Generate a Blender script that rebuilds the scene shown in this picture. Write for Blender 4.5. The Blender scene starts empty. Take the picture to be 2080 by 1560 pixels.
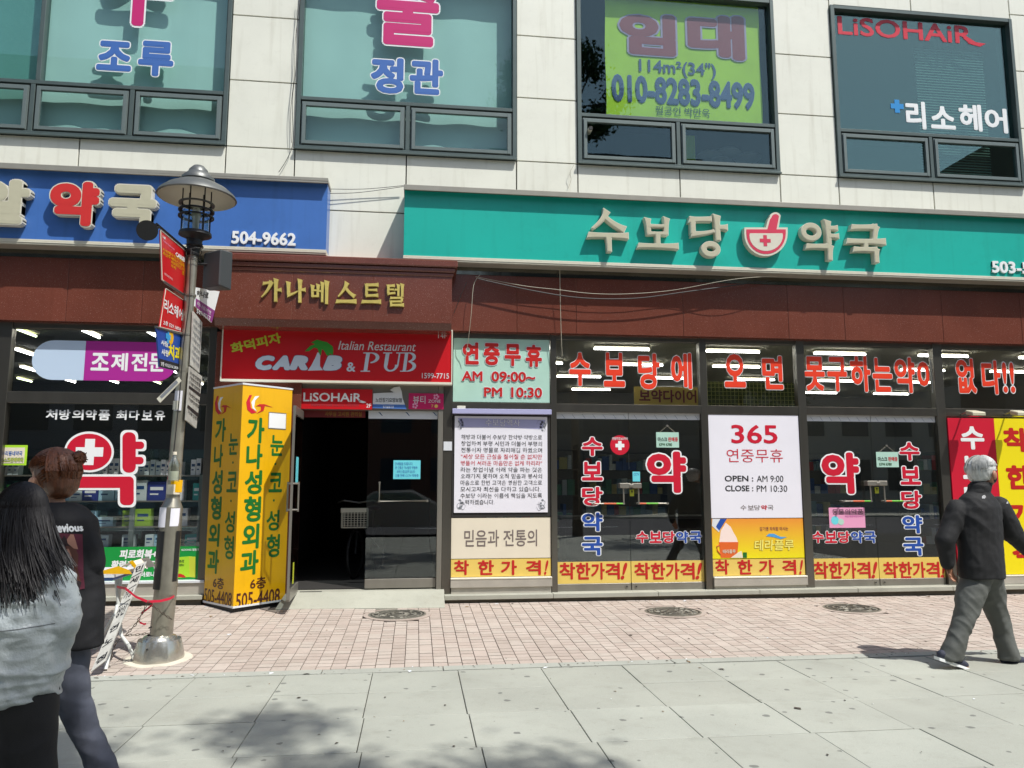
import bpy, bmesh, math, random
import numpy as np
from mathutils import Vector, Matrix, noise
from mathutils.bvhtree import BVHTree
random.seed(7)
D = bpy.data
SC = bpy.context.scene
COL = SC.collection

# ------------------------------------------------------------------ camera
FOC, YAW, PITCH = 1555.26, 0.12371, 0.12559          # in pixels of a 2080 wide frame / radians
CAMP = Vector((0, -9.8, 1.57))
cam = D.objects.new('camera', D.cameras.new('camera'))
COL.objects.link(cam)
cam.data.sensor_width = 36
cam.data.lens = 36 * FOC / 2080
cam.data.clip_end = 900
cam.location = CAMP
cam.rotation_euler = (math.pi / 2 + PITCH, 0, -YAW)
SC.camera = cam
# ------------------------------------------------------------------ sky, sun
SUN = Vector((0.40, -0.43, 1.0)).normalized()
w = D.worlds.new('World'); SC.world = w; w.use_nodes = True
nt = w.node_tree
sky = nt.nodes.new('ShaderNodeTexSky'); sky.sky_type = 'NISHITA'; sky.sun_disc = False
sky.sun_elevation = math.asin(SUN.z)
sky.sun_rotation = math.atan2(SUN.x, SUN.y)
sky.air_density = 1.3; sky.dust_density = 2.0
bg = nt.nodes['Background']; bg.inputs[1].default_value = 0.11
nt.links.new(sky.outputs[0], bg.inputs[0])
sl = D.lights.new('sun', 'SUN'); sl.energy = 4.2; sl.angle = math.radians(0.5); sl.color = (1, 0.985, 0.935)
so = D.objects.new('sun', sl); COL.objects.link(so)
so.rotation_euler = SUN.to_track_quat('Z', 'Y').to_euler()
SC.view_settings.view_transform = 'Standard'
SC.view_settings.look = 'None'
SC.view_settings.exposure = 0.38
SC.view_settings.gamma = 1
SC.cycles.max_bounces = 8
SC.cycles.transparent_max_bounces = 16
SC.cycles.caustics_reflective = False
SC.cycles.caustics_refractive = False

# ------------------------------------------------------------------ helpers
def lin(c):
    c = c / 255.0
    return c / 12.92 if c <= 0.04045 else ((c + 0.055) / 1.055) ** 2.4
def rgb(r, g=None, b=None, k=0.9):
    if g is None: r, g, b = r
    return (min(lin(r) * k, .86), min(lin(g) * k, .86), min(lin(b) * k, .86), 1)

def mat(name, c, rough=.6, metal=0, var=0.0, vscale=3, bump=0, bscale=60, fleck=0, fscale=200, streak=0, spec=None, emit=0, coat=0, vcol=None, stretch=None, dirt=0, dscale=5):
    m = D.materials.new(name); m.use_nodes = True
    n = m.node_tree.nodes; L = m.node_tree.links
    b = n['Principled BSDF']
    col = rgb(c) if max(c) > 1.01 else (*c, 1)
    b.inputs['Base Color'].default_value = col
    b.inputs['Roughness'].default_value = rough
    b.inputs['Metallic'].default_value = metal
    if spec is not None: b.inputs['Specular IOR Level'].default_value = spec
    if coat: b.inputs['Coat Weight'].default_value = coat; b.inputs['Coat Roughness'].default_value = .1
    if emit:
        b.inputs['Emission Color'].default_value = col; b.inputs['Emission Strength'].default_value = emit
    g = n.new('ShaderNodeNewGeometry')
    pos = g.outputs['Position']
    if stretch:
        mp = n.new('ShaderNodeMapping'); mp.inputs['Scale'].default_value = stretch
        L.new(pos, mp.inputs[0]); pos = mp.outputs[0]
    cur = None
    def mixcol(fac_socket, dark, how='MULTIPLY'):
        nonlocal cur
        mx = n.new('ShaderNodeMix'); mx.data_type = 'RGBA'; mx.blend_type = how
        if cur is None: mx.inputs[6].default_value = col
        else: L.new(cur, mx.inputs[6])
        mx.inputs[7].default_value = dark
        L.new(fac_socket, mx.inputs[0]); cur = mx.outputs[2]
    def ramp(sock, a, bb):
        mr = n.new('ShaderNodeMapRange'); mr.inputs[1].default_value = a; mr.inputs[2].default_value = bb
        L.new(sock, mr.inputs[0]); return mr.outputs[0]
    if var:
        t = n.new('ShaderNodeTexNoise'); t.inputs['Scale'].default_value = vscale; t.inputs['Detail'].default_value = 6
        L.new(pos, t.inputs['Vector'])
        mixcol(ramp(t.outputs[0], .35, .7), (1 - var, 1 - var, 1 - var, 1))
        oi = n.new('ShaderNodeObjectInfo')
        mixcol(ramp(oi.outputs['Random'], 0, 1), (1 - var * .7, 1 - var * .75, 1 - var * .8, 1))
    if fleck:
        t = n.new('ShaderNodeTexNoise'); t.inputs['Scale'].default_value = fscale; t.inputs['Detail'].default_value = 3
        L.new(pos, t.inputs['Vector'])
        mixcol(ramp(t.outputs[0], .52, .66), (1 - fleck, 1 - fleck, 1 - fleck, 1))
        t2 = n.new('ShaderNodeTexNoise'); t2.inputs['Scale'].default_value = fscale * .7; t2.inputs['Detail'].default_value = 3
        L.new(pos, t2.inputs['Vector'])
        mixcol(ramp(t2.outputs[0], .62, .72), (.16, .13, .11, 1), 'SCREEN' if fleck < .9 else 'MIX')
    if dirt:
        for q_, (sc_, lo, hi) in enumerate(((dscale, .52, .72), (dscale * 4.3, .56, .74))):
            t = n.new('ShaderNodeTexNoise'); t.inputs['Scale'].default_value = sc_; t.inputs['Detail'].default_value = 8; t.inputs['Roughness'].default_value = .65
            L.new(g.outputs['Position'], t.inputs['Vector'])
            mixcol(ramp(t.outputs[0], lo, hi), (1 - dirt, 1 - dirt * 1.05, 1 - dirt * 1.15, 1))
    if streak:
        mp = n.new('ShaderNodeMapping'); mp.inputs['Scale'].default_value = (7, 7, .5)
        L.new(g.outputs['Position'], mp.inputs[0])
        t = n.new('ShaderNodeTexNoise'); t.inputs['Scale'].default_value = 1.4; t.inputs['Detail'].default_value = 5
        L.new(mp.outputs[0], t.inputs['Vector'])
        mixcol(ramp(t.outputs[0], .54, .85), (1 - streak, 1 - streak * 1.08, 1 - streak * 1.25, 1))
    if cur is not None: L.new(cur, b.inputs['Base Color'])
    if bump:
        t = n.new('ShaderNodeTexNoise'); t.inputs['Scale'].default_value = bscale; t.inputs['Detail'].default_value = 4
        L.new(pos, t.inputs['Vector'])
        bp = n.new('ShaderNodeBump'); bp.inputs['Strength'].default_value = bump; bp.inputs['Distance'].default_value = .01
        L.new(t.outputs[0], bp.inputs['Height']); L.new(bp.outputs[0], b.inputs['Normal'])
    return m

def glass(name, tint, refl=1.0, rough=0.0, wav=0.0, gc=(1, 1, 1)):
    m = D.materials.new(name); m.use_nodes = True
    n = m.node_tree.nodes; L = m.node_tree.links
    n.remove(n['Principled BSDF'])
    out = n['Material Output']
    tr = n.new('ShaderNodeBsdfTransparent'); tr.inputs[0].default_value = (*tint, 1)
    gl = n.new('ShaderNodeBsdfGlossy'); gl.inputs['Roughness'].default_value = rough; gl.inputs[0].default_value = (*gc, 1)
    lw_ = n.new('ShaderNodeLayerWeight'); lw_.inputs[0].default_value = .5
    pw = n.new('ShaderNodeMath'); pw.operation = 'POWER'; pw.inputs[1].default_value = 5; L.new(lw_.outputs['Facing'], pw.inputs[0])
    fr = n.new('ShaderNodeMath'); fr.operation = 'MULTIPLY_ADD'; fr.inputs[1].default_value = .93; fr.inputs[2].default_value = .045; L.new(pw.outputs[0], fr.inputs[0])
    mu = n.new('ShaderNodeMath'); mu.operation = 'MULTIPLY'; mu.inputs[1].default_value = refl; mu.use_clamp = True
    mx = n.new('ShaderNodeMixShader')
    L.new(fr.outputs[0], mu.inputs[0]); L.new(mu.outputs[0], mx.inputs[0])
    L.new(tr.outputs[0], mx.inputs[1]); L.new(gl.outputs[0], mx.inputs[2]); L.new(mx.outputs[0], out.inputs[0])
    if wav:
        g = n.new('ShaderNodeNewGeometry')
        t = n.new('ShaderNodeTexNoise'); t.inputs['Scale'].default_value = 1.3
        L.new(g.outputs['Position'], t.inputs['Vector'])
        bp = n.new('ShaderNodeBump'); bp.inputs['Strength'].default_value = wav; bp.inputs['Distance'].default_value = .02
        L.new(t.outputs[0], bp.inputs['Height'])
        L.new(bp.outputs[0], gl.inputs['Normal'])
    return m

def tag(o, label=None, cat=None, group=None, kind=None):
    if label: o['label'] = label
    if cat: o['category'] = cat
    if group: o['group'] = group
    if kind: o['kind'] = kind
    return o

def thing(name, loc, label, cat, group=None):
    o = D.objects.new(name, None); COL.objects.link(o); o.location = loc
    o.empty_display_size = .1
    return tag(o, label, cat, group)

def origin(o):
    v = Vector(o.location)
    while o.parent: o = o.parent; v += Vector(o.location)
    return v

class MB:
    def __init__(s): s.v = []; s.f = []; s.m = []
    def add(s, vs, fs, mi=0):
        k = len(s.v); s.v += [tuple(v) for v in vs]
        s.f += [tuple(k + i for i in f) for f in fs]; s.m += [mi] * len(fs); return s
    def box(s, x0, x1, y0, y1, z0, z1, mi=0):
        vs = [(x, y, z) for z in (z0, z1) for y in (y0, y1) for x in (x0, x1)]
        return s.add(vs, [(0, 2, 3, 1), (4, 5, 7, 6), (0, 1, 5, 4), (2, 6, 7, 3), (0, 4, 6, 2), (1, 3, 7, 5)], mi)
    def obox(s, pl, s0, s1, z0, z1, d0, d1, mi=0):      # box on a vertical plane, d = distance out of it
        vs = [pl.at(a, z, d) for z in (z0, z1) for d in (d1, d0) for a in (s0, s1)]
        return s.add(vs, [(0, 2, 3, 1), (4, 5, 7, 6), (0, 1, 5, 4), (2, 6, 7, 3), (0, 4, 6, 2), (1, 3, 7, 5)], mi)
    def tube(s, pts, r, n=8, mi=0, cap=True):
        pts = [Vector(p) for p in pts]
        if not isinstance(r, (list, tuple)): r = [r] * len(pts)
        base = len(s.v); up = None
        for i, p in enumerate(pts):
            d = (pts[min(i + 1, len(pts) - 1)] - pts[max(i - 1, 0)]).normalized()
            if up is None: up = Vector((0, 0, 1)) if abs(d.z) < .9 else Vector((1, 0, 0))
            a = d.cross(up)
            if a.length < 1e-4: a = d.orthogonal()
            a.normalize(); b = d.cross(a).normalized(); up = -b if False else up
            for k in range(n):
                t = 2 * math.pi * k / n
                s.v.append(tuple(p + a * (r[i] * math.cos(t)) + b * (r[i] * math.sin(t))))
        for i in range(len(pts) - 1):
            for k in range(n):
                q = base + i * n; s.f.append((q + k, q + (k + 1) % n, q + n + (k + 1) % n, q + n + k)); s.m.append(mi)
        if cap:
            s.f.append(tuple(base + k for k in range(n))[::-1]); s.m.append(mi)
            q = base + (len(pts) - 1) * n; s.f.append(tuple(q + k for k in range(n))); s.m.append(mi)
        return s
    def lathe(s, c, prof, n=24, mi=0, jit=0):           # prof: [(r, z)]
        base = len(s.v)
        for r, z in prof:
            for k in range(n):
                t = 2 * math.pi * k / n
                rr = r * (1 + jit * noise.noise(Vector((math.cos(t) * 2, math.sin(t) * 2, z * 12))))
                s.v.append((c[0] + rr * math.cos(t), c[1] + rr * math.sin(t), c[2] + z))
        for i in range(len(prof) - 1):
            for k in range(n):
                q = base + i * n; s.f.append((q + k, q + (k + 1) % n, q + n + (k + 1) % n, q + n + k)); s.m.append(mi)
        return s
    def prism(s, pl, poly, d0, d1, mi=0, back=False):   # poly [(s,z)] ccw seen from outside
        n = len(poly); a = sum(poly[i][0] * poly[(i + 1) % n][1] - poly[(i + 1) % n][0] * poly[i][1] for i in range(n))
        if a < 0: poly = poly[::-1]
        vs = [pl.at(p[0], p[1], d1) for p in poly] + [pl.at(p[0], p[1], d0) for p in poly]
        fs = [tuple(range(n))]
        if abs(d1 - d0) > 1e-5: fs += [(i + n, (i + 1) % n + n, (i + 1) % n, i) for i in range(n)]
        return s.add(vs, fs, mi)
    def build(s, name, mats, parent=None, smooth=False, bevel=0, loc=None, kind=None, label=None, cat=None, group=None):
        if not isinstance(mats, (list, tuple)): mats = [mats]
        o0 = origin(parent) if parent else (Vector(loc) if loc is not None else Vector((0, 0, 0)))
        me = D.meshes.new(name)
        vv = np.array(s.v, dtype=float).reshape(-1, 3) - np.array(o0)
        me.from_pydata(vv.tolist(), [], s.f)
        for m in mats: me.materials.append(m)
        if len(mats) > 1: me.polygons.foreach_set('material_index', s.m)
        if bevel:
            bm = bmesh.new(); bm.from_mesh(me)
            bmesh.ops.remove_doubles(bm, verts=bm.verts, dist=1e-6)
            ed = [e for e in bm.edges if e.is_manifold and e.calc_face_angle(0) > .6]
            bmesh.ops.bevel(bm, geom=ed, offset=bevel, segments=1, affect='EDGES', profile=.5)
            bm.to_mesh(me); bm.free()
        if smooth:
            me.polygons.foreach_set('use_smooth', [True] * len(me.polygons))
            try: me.set_sharp_from_angle(angle=math.radians(40))
            except Exception: pass
        me.update()
        o = D.objects.new(name, me); COL.objects.link(o)
        if parent: o.parent = parent
        else: o.location = o0
        return tag(o, label, cat, group, kind)

# the lens used to measure the photograph: turns a place in the picture into a point on a known vertical plane
_cy, _sy, _cp, _sp = math.cos(YAW), math.sin(YAW), math.cos(PITCH), math.sin(PITCH)
_F = Vector((_sy * _cp, _cy * _cp, _sp)); _R = Vector((_cy, -_sy, 0)); _U = _R.cross(_F)
def ray(px, py): return _F + _R * ((px - 1040) / FOC) - _U * ((py - 780) / FOC)
class Plane:
    def __init__(s, x, y, ux=1, uy=0):
        l = math.hypot(ux, uy); s.o = Vector((x, y, 0)); s.u = Vector((ux / l, uy / l, 0)); s.n = Vector((s.u.y, -s.u.x, 0))
    def at(s, a, z, d=0):
        p = s.o + s.u * a + s.n * d; return Vector((p.x, p.y, z))
    def px(s, x, y):
        d = ray(x, y); t = (s.o - CAMP).dot(s.n) / d.dot(s.n); p = CAMP + d * t
        return (p - s.o).dot(s.u), p.z
    def rect(s, x0, y0, x1, y1):                        # -> s0, s1, z0, z1
        xm, ym = (x0 + x1) / 2, (y0 + y1) / 2
        a = s.px(x0, ym)[0]; b = s.px(x1, ym)[0]
        return min(a, b), max(a, b), s.px(xm, y1)[1], s.px(xm, y0)[1]
def W(Y): return Plane(0, Y)
def G(px, py, z=0):
    d = ray(px, py); t = (z - CAMP.z) / d.z; return CAMP + d * t

_tc = {}
def textmesh(body, off, shear=0, res=2):
    key = (body, round(off, 4), shear, res)
    if key in _tc: return _tc[key]
    c = D.curves.new('t', 'FONT'); c.body = body; c.resolution_u = res; c.offset = off; c.shear = shear; c.fill_mode = 'FRONT'
    o = D.objects.new('t', c)
    me = D.meshes.new_from_object(o)
    v = np.array([tuple(x.co) for x in me.vertices]); f = [tuple(p.vertices) for p in me.polygons]
    # boundary edges, for side walls
    cnt = {}
    for p in f:
        for i in range(len(p)):
            a, b = p[i], p[(i + 1) % len(p)]
            cnt.setdefault((min(a, b), max(a, b)), []).append((a, b))
    be = [x[0] for x in cnt.values() if len(x) == 1]
    D.objects.remove(o); D.curves.remove(c); D.meshes.remove(me)
    _tc[key] = (v, f, be); return _tc[key]

def text(pl, body, box, m, parent, d=.003, depth=0, w=.012, ow=0, om=None, shear=0, name='lettering', mb=None, odepth=None, rot=0, res=3, real=None, omb=None, back=0):
    """letters on plane pl filling the measured box; w = stroke weight, ow = extra outline weight"""
    s0, s1, z0, z1 = real if real else pl.rect(*box)
    v0, f0, e0 = textmesh(body, min(w, 0), shear, res)
    mn, mx = v0.min(0), v0.max(0)
    sx = (s1 - s0) / max(mx[0] - mn[0], 1e-4); sz = (z1 - z0) / max(mx[1] - mn[1], 1e-4)
    cs, cz = (s0 + s1) / 2, (z0 + z1) / 2; cc = (mn + mx) / 2
    ca, sa = math.cos(rot), math.sin(rot)
    def put(mb, vfe, dd, dep, mi=0):
        v, f, e = vfe
        def pt(p, q):
            a = (p[0] - cc[0]) * sx; b = (p[1] - cc[1]) * sz
            return tuple(pl.at(cs + a * ca - b * sa, cz + a * sa + b * ca, q))
        vs = [pt(p, dd) for p in v]; fs = list(f); n = len(v)
        if dep > 0:
            vs += [pt(p, dd - dep) for p in v]
            fs += [(b, a, a + n, b + n) for a, b in e]
        mb.add(vs, fs, mi)
    own = mb is None
    if own: mb = MB()
    wb = min(w, 0); sh = max(w - wb, 0)               # extra weight comes from shifted copies, so strokes stay clean
    def ringput(r, dd, dep, mi):
        base = textmesh(body, wb, shear, res)
        if r <= 0: put(mb, base, dd, dep, mi); return
        nn = 14 if r > .03 else (10 if r > .012 else 4)
        v, f, e = base
        for k in range(nn):
            a = 2 * math.pi * (k + .5) / nn
            put(mb, (v + np.array([r * math.cos(a), r * math.sin(a), 0]), f, e), dd - .00008 * (k + 1), dep, mi)
        put(mb, base, dd, dep, mi)
    mn = mn - sh; mx = mx + sh
    sx = (s1 - s0) / max(mx[0] - mn[0], 1e-4); sz = (z1 - z0) / max(mx[1] - mn[1], 1e-4); cc = (mn + mx) / 2
    if ow:
        ringput(sh + ow, d, (odepth if odepth is not None else depth), 1)
        ringput(sh, d + .0025, 0, 0)
    else:
        ringput(sh, d, depth, 0)
    if own:
        o = mb.build(name, [m, om or m], parent)
        return o
    return mb

def chars(pl, lst, m, parent, name='letter', **k):
    for ch, box in lst: text(pl, ch, box, m, parent, name=name, **k)
def spread(s, x0, y0, x1, y1, wch, hch):                # even row of characters, y follows the slope given
    n = len(s); out = []
    for i, c in enumerate(s):
        t = i / max(n - 1, 1); x = x0 + (x1 - x0) * t; y = y0 + (y1 - y0) * t
        if c != ' ': out.append((c, (x - wch / 2, y - hch / 2, x + wch / 2, y + hch / 2)))
    return out

# ------------------------------------------------------------------ materials
M = {}
M['panel'] = mat('white cladding', (245, 245, 231), .38, 0, var=.07, vscale=1.6, streak=.20, dirt=.06, dscale=2.5)
M['joint'] = mat('dark joint sealant', (44, 42, 36), .8)  # dark sealant between the white panels, its own colour
M['alu'] = mat('dark grey green aluminium', (92, 106, 104), .42, .25, var=.12, vscale=6, streak=.12)
M['sash'] = mat('grey aluminium sash', (118, 130, 128), .4, .25, var=.08, vscale=9)
M['gasket'] = mat('black gasket', (24, 30, 32), .7)
M['tglass'] = glass('teal tinted glass', (.83, .925, .91), .8, 0, .015)
M['dglass'] = glass('dark green glass', (.80, .91, .88), 2.8, 0, .02, (.66, .92, .86))
M['bglass'] = glass('clearer banner window glass', (.95, .975, .97), 1.3, 0, .02, (.7, .95, .95))
M['sglass'] = glass('shop glass', (.94, .955, .95), 1.3, 0, .01)
M['dorglass'] = glass('shop door glass', (.80, .83, .83), 2.2, 0, .01)
M['eglass'] = glass('entrance glass', (.72, .76, .77), 1.6, 0, .01)
M['blind'] = mat('pale teal window film', (226, 244, 240), .8, var=.08, vscale=1.5)
M['steel'] = mat('brushed stainless steel', (160, 156, 146), .36, .6, var=.18, vscale=4, bump=.05, bscale=200, stretch=(1, 1, .2))
M['post'] = mat('dark reflecting stainless frame', (128, 124, 116), .28, .85, var=.2, vscale=4, bump=.05, bscale=200, stretch=(1, 1, .2))
M['steel_dull'] = mat('weathered stainless steel', (200, 194, 182), .45, .3, var=.14, vscale=5)
M['mirror'] = mat('polished steel strip', (120, 118, 108), .12, .95, var=.25, vscale=3, bump=.25, bscale=4)
M['marble'] = mat('red brown polished granite', (120, 66, 52), .22, 0, var=.16, vscale=2.2, fleck=.22, fscale=160, streak=.12, spec=.6)
M['marble_joint'] = mat('granite joint sealant', (168, 110, 84), .7)
M['blue'] = mat('blue sign sheet', (72, 118, 192), .32, var=.07, vscale=1, streak=.14, dirt=.07, dscale=2)
M['teal'] = mat('teal sign sheet', (28, 184, 168), .34, var=.07, vscale=1, streak=.14, dirt=.07, dscale=2)
M['signtrim'] = mat('sign edge aluminium', (176, 172, 160), .4, .4, var=.12, vscale=6)
M['white'] = mat('white vinyl', (244, 246, 246), .4)
M['offwhite'] = mat('aged white plastic', (226, 222, 204), .45, var=.06, vscale=20)
M['tan'] = mat('grey tan letter face', (198, 194, 168), .4, var=.05, vscale=12)
M['lred'] = mat('red letter face', (214, 56, 54), .35, var=.04)
M['red'] = mat('red sign sheet', (204, 26, 34), .3, var=.05, vscale=1.5)
M['orange'] = mat('orange red vinyl', (238, 64, 34), .4)
M['crimson'] = mat('crimson vinyl', (206, 24, 52), .4)
M['bluev'] = mat('blue vinyl', (34, 78, 166), .4)
M['skyv'] = mat('light blue vinyl', (70, 112, 184), .4)
M['magenta'] = mat('magenta vinyl', (204, 40, 116), .4)
M['purple'] = mat('purple vinyl', (176, 44, 150), .4)
M['capsule'] = mat('pale blue vinyl', (196, 216, 238), .4)
M['gold'] = mat('aged gold metal letter', (222, 202, 112), .4, .25, var=.15, vscale=25)
M['yellow'] = mat('yellow sign sheet', (242, 184, 8), .35, var=.05, vscale=2, streak=.12, dirt=.06, dscale=4)
M['green'] = mat('green vinyl', (22, 110, 40), .4)
M['dkred'] = mat('dark brown vinyl', (84, 34, 24), .4)
M['lime'] = mat('lime banner fabric', (176, 226, 44), .75, var=.10, vscale=3, bump=.2, bscale=5)
M['ygreen'] = mat('yellow green vinyl', (196, 206, 60), .4)
M['maroon'] = mat('maroon print', (138, 62, 72), .7)
M['navy'] = mat('navy print', (28, 74, 122), .6)
M['dkgreen'] = mat('dark green print', (30, 84, 40), .6)
M['black'] = mat('black paint', (22, 22, 24), .5)
M['ink'] = mat('black ink', (30, 30, 34), .5)
M['greyink'] = mat('grey ink', (120, 108, 104), .5)
M['paper'] = mat('white lightbox sheet', (240, 238, 246), .4, var=.03, vscale=3)
M['cream'] = mat('cream lightbox sheet', (238, 228, 206), .4, var=.05, vscale=3)
M['pyellow'] = mat('dull yellow vinyl', (236, 204, 104), .45, var=.06)
M['bred'] = mat('brick red vinyl', (196, 34, 30), .4)
M['mint'] = mat('pale mint sheet', (186, 224, 208), .35, var=.08, vscale=4)
M['byellow'] = mat('bright yellow sheet', (246, 226, 20), .4)
M['cyan'] = mat('cyan paper', (110, 214, 226), .6)
M['pink'] = mat('pink paper', (234, 160, 196), .6)
M['hotpink'] = mat('hot pink sheet', (196, 26, 96), .4)
M['lilac'] = mat('lilac print', (176, 176, 214), .4)
M['ogrey'] = mat('grey ornament print', (132, 136, 142), .5)
M['film'] = mat('white protective film', (226, 230, 234), .35, var=.06, vscale=9)
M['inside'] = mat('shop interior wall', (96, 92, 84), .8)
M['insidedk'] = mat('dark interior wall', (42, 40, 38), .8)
M['ceil'] = mat('shop ceiling', (200, 192, 168), .9)
M['tube'] = mat('fluorescent tube', (1., 1., .96), .5, emit=11)
M['tubeg'] = mat('warm fluorescent tube', (.9, 1., .62), .5, emit=4)
M['spot'] = mat('small ceiling lamp', (1, 1, 1), .5, emit=6)
M['granite'] = mat('pale granite', (176, 176, 162), .75, dirt=.12, dscale=3, var=.12, vscale=2.2, fleck=.18, fscale=260, bump=.15, bscale=120)
M['kerb'] = mat('grey granite kerb', (172, 174, 164), .8, var=.14, vscale=3, fleck=.22, fscale=240, bump=.2, bscale=120)
M['skin'] = mat('skin', (206, 156, 126), .5)
M['skin_dk'] = mat('older skin', (168, 118, 92), .55)
M['rope'] = mat('cable', (40, 38, 36), .6)
M['cable'] = mat('pale cable', (186, 180, 160), .6)
M['pole'] = mat('worn stainless pole', (172, 168, 154), .3, .55, var=.28, vscale=7, bump=.12, bscale=14, streak=.2)
M['base'] = mat('dented stainless base', (200, 198, 188), .24, .8, var=.15, vscale=6, bump=.5, bscale=9)
M['lampmetal'] = mat('grey lamp metal', (110, 112, 110), .42, .5, var=.12, vscale=12)
M['lampin'] = mat('lamp reflector', (206, 200, 184), .5)
M['lampglass'] = glass('grey lamp glass', (.7, .76, .76), 1.3)
M['tape'] = mat('black tape', (26, 26, 28), .4, var=.2)
# ================================================================== ground
def zb(x, y):                                           # the brick pavement rises gently towards the shops
    t = min(max((y + 3.0) / 3.0, 0), 1)
    zf = .08 + .013 * (.4 - x) if x < .4 else .08 - .003 * (x - .4)
    return t * zf
gm = mat('bare ground', (92, 90, 86), .9, var=.1)
MB().box(-420, 420, -420, 420, -.3, -.14).build('ground', gm, kind='structure', label='ground under and around the street', loc=(0, 0, -.14))
asph = mat('asphalt', (84, 84, 86), .9, var=.15, vscale=2, fleck=.2, bump=.2)
MB().box(-60, 60, -24, -12.2, -.14, -.12).build('road', asph, kind='structure', loc=(0, -18, -.12))
ln = MB()
for i in range(-12, 12): ln.box(i * 5, i * 5 + 2.4, -18.1, -17.95, -.12, -.114)
ln.build('road_marking', M['white'], kind='structure', loc=(0, -18, -.12))

# concrete slabs, each its own piece
slabmat = mat('pavement slab', (173, 175, 164), .72, var=.15, vscale=1.1, fleck=.15, dirt=.11, dscale=3.5, fscale=300, bump=.12, bscale=90)
n = slabmat.node_tree.nodes; L = slabmat.node_tree.links          # trodden gum and soot spots
vo = n.new('ShaderNodeTexVoronoi'); vo.inputs['Scale'].default_value = 4.2; vo.feature = 'F1'; vo.voronoi_dimensions = '2D'
geo = n.new('ShaderNodeNewGeometry'); wn = n.new('ShaderNodeTexNoise'); wn.inputs['Scale'].default_value = 22
va = n.new('ShaderNodeVectorMath'); va.operation = 'MULTIPLY_ADD'; va.inputs[1].default_value = (.035, .035, .035)
L.new(geo.outputs['Position'], wn.inputs['Vector']); L.new(wn.outputs['Color'], va.inputs[0]); L.new(geo.outputs['Position'], va.inputs[2])
L.new(va.outputs[0], vo.inputs['Vector'])
sc = n.new('ShaderNodeSeparateColor'); L.new(vo.outputs['Color'], sc.inputs[0])
r1 = n.new('ShaderNodeMath'); r1.operation = 'MULTIPLY'; r1.inputs[1].default_value = .12
L.new(sc.outputs[0], r1.inputs[0])
r3 = n.new('ShaderNodeMath'); r3.operation = 'SUBTRACT'; L.new(r1.outputs[0], r3.inputs[0]); L.new(vo.outputs['Distance'], r3.inputs[1])
r4 = n.new('ShaderNodeMapRange'); r4.inputs[1].default_value = 0; r4.inputs[2].default_value = .02; L.new(r3.outputs[0], r4.inputs[0])
gt = n.new('ShaderNodeMath'); gt.operation = 'GREATER_THAN'; gt.inputs[1].default_value = .48; L.new(sc.outputs[1], gt.inputs[0])
r5 = n.new('ShaderNodeMath'); r5.operation = 'MULTIPLY'; L.new(r4.outputs[0], r5.inputs[0]); L.new(gt.outputs[0], r5.inputs[1])
r6 = n.new('ShaderNodeMath'); r6.operation = 'MULTIPLY'; r6.inputs[1].default_value = .62; L.new(r5.outputs[0], r6.inputs[0])
mx = n.new('ShaderNodeMix'); mx.data_type = 'RGBA'; mx.inputs[7].default_value = rgb(66, 66, 66)
bs = n['Principled BSDF']; src = bs.inputs['Base Color'].links[0].from_socket
L.new(src, mx.inputs[6]); L.new(r6.outputs[0], mx.inputs[0]); L.new(mx.outputs[2], bs.inputs['Base Color'])

jm = mat('dirty sand bed', (78, 76, 68), .9, var=.2, vscale=12)
pv = MB().box(-30, 30, -12.2, -3.15, -.14, -.012).build('slab_pavement', jm, kind='structure', loc=(0, -7, -.022))
sx0 = -.33
ys = [-3.155, -3.75, -4.37, -5.03, -5.68, -6.33]
rnd = random.Random(3)
for i in range(-9, 13):
    for j in range(len(ys) - 1):
        off = [0, 0, .01, .04, -.03][j]
        x0 = sx0 + .70 * i + off; x1 = x0 + .70
        y1, y0 = ys[j], ys[j + 1]
        dz = rnd.uniform(-.002, .002); g = .003
        MB().box(x0 + g, x1 - g, y0 + g, y1 - g, -.022, dz).build('slab', slabmat, pv, bevel=.0025)
far = MB()
for i in range(-9, 13):
    for j in range(9):
        x0 = sx0 + .70 * i; y1 = ys[-1] - .65 * j
        far.box(x0 + .005, x0 + .695, max(y1 - .645, -12.19), y1 - .005, -.022, 0)
far.build('slab_area', slabmat, pv, kind='stuff')
kb = MB().box(-30, 30, -3.15, -3.0, -.14, -.02).build('kerb', jm, kind='structure', loc=(0, -3.08, -.02))
for i in range(-11, 14):
    x0 = .35 + i * 1.0 + .9
    MB().box(x0 + .003, x0 + .997, -3.135, -3.005, -.02, .004 + rnd.uniform(-.002, .002)).build('kerb_stone', M['kerb'], kb, bevel=.004)

# bricks
bmats = []
for k, c in enumerate([(186, 172, 161), (183, 168, 157), (190, 177, 166), (178, 164, 153), (186, 174, 163)]):
    bmats.append(mat('paving brick %d' % k, c, .85, var=.08, vscale=2.5, fleck=.12, fscale=300, dirt=.10, dscale=3, bump=.2, bscale=160))
bp = D.objects.new('brick_pavement', D.meshes.new('brick_pavement')); COL.objects.link(bp); bp['kind'] = 'structure'
bp.location = (0, -1.5, 0)
vs, fs = [], []
xs = [-9 + i * .5 for i in range(40)]
for x in xs:
    vs += [(x, -1.5, -.14), (x, -1.5, -.012), (x, 1.6, zb(x, 0) - .012)]
for i in range(len(xs) - 1):
    a = i * 3; fs += [(a + 1, a + 4, a + 5, a + 2), (a, a + 3, a + 4, a + 1)]
bp.data.from_pydata(vs, [], fs); bp.data.materials.append(mat('brick joint sand', (104, 93, 83), .95, var=.15, vscale=8))
bw, bl = .1235, .108
holes = [(G(807, 1251, .05), .33), (G(1367, 1243, .05), .33), (G(1730, 1235, .05), .33)]
holes = [(p, r) for p, r in holes]
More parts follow.
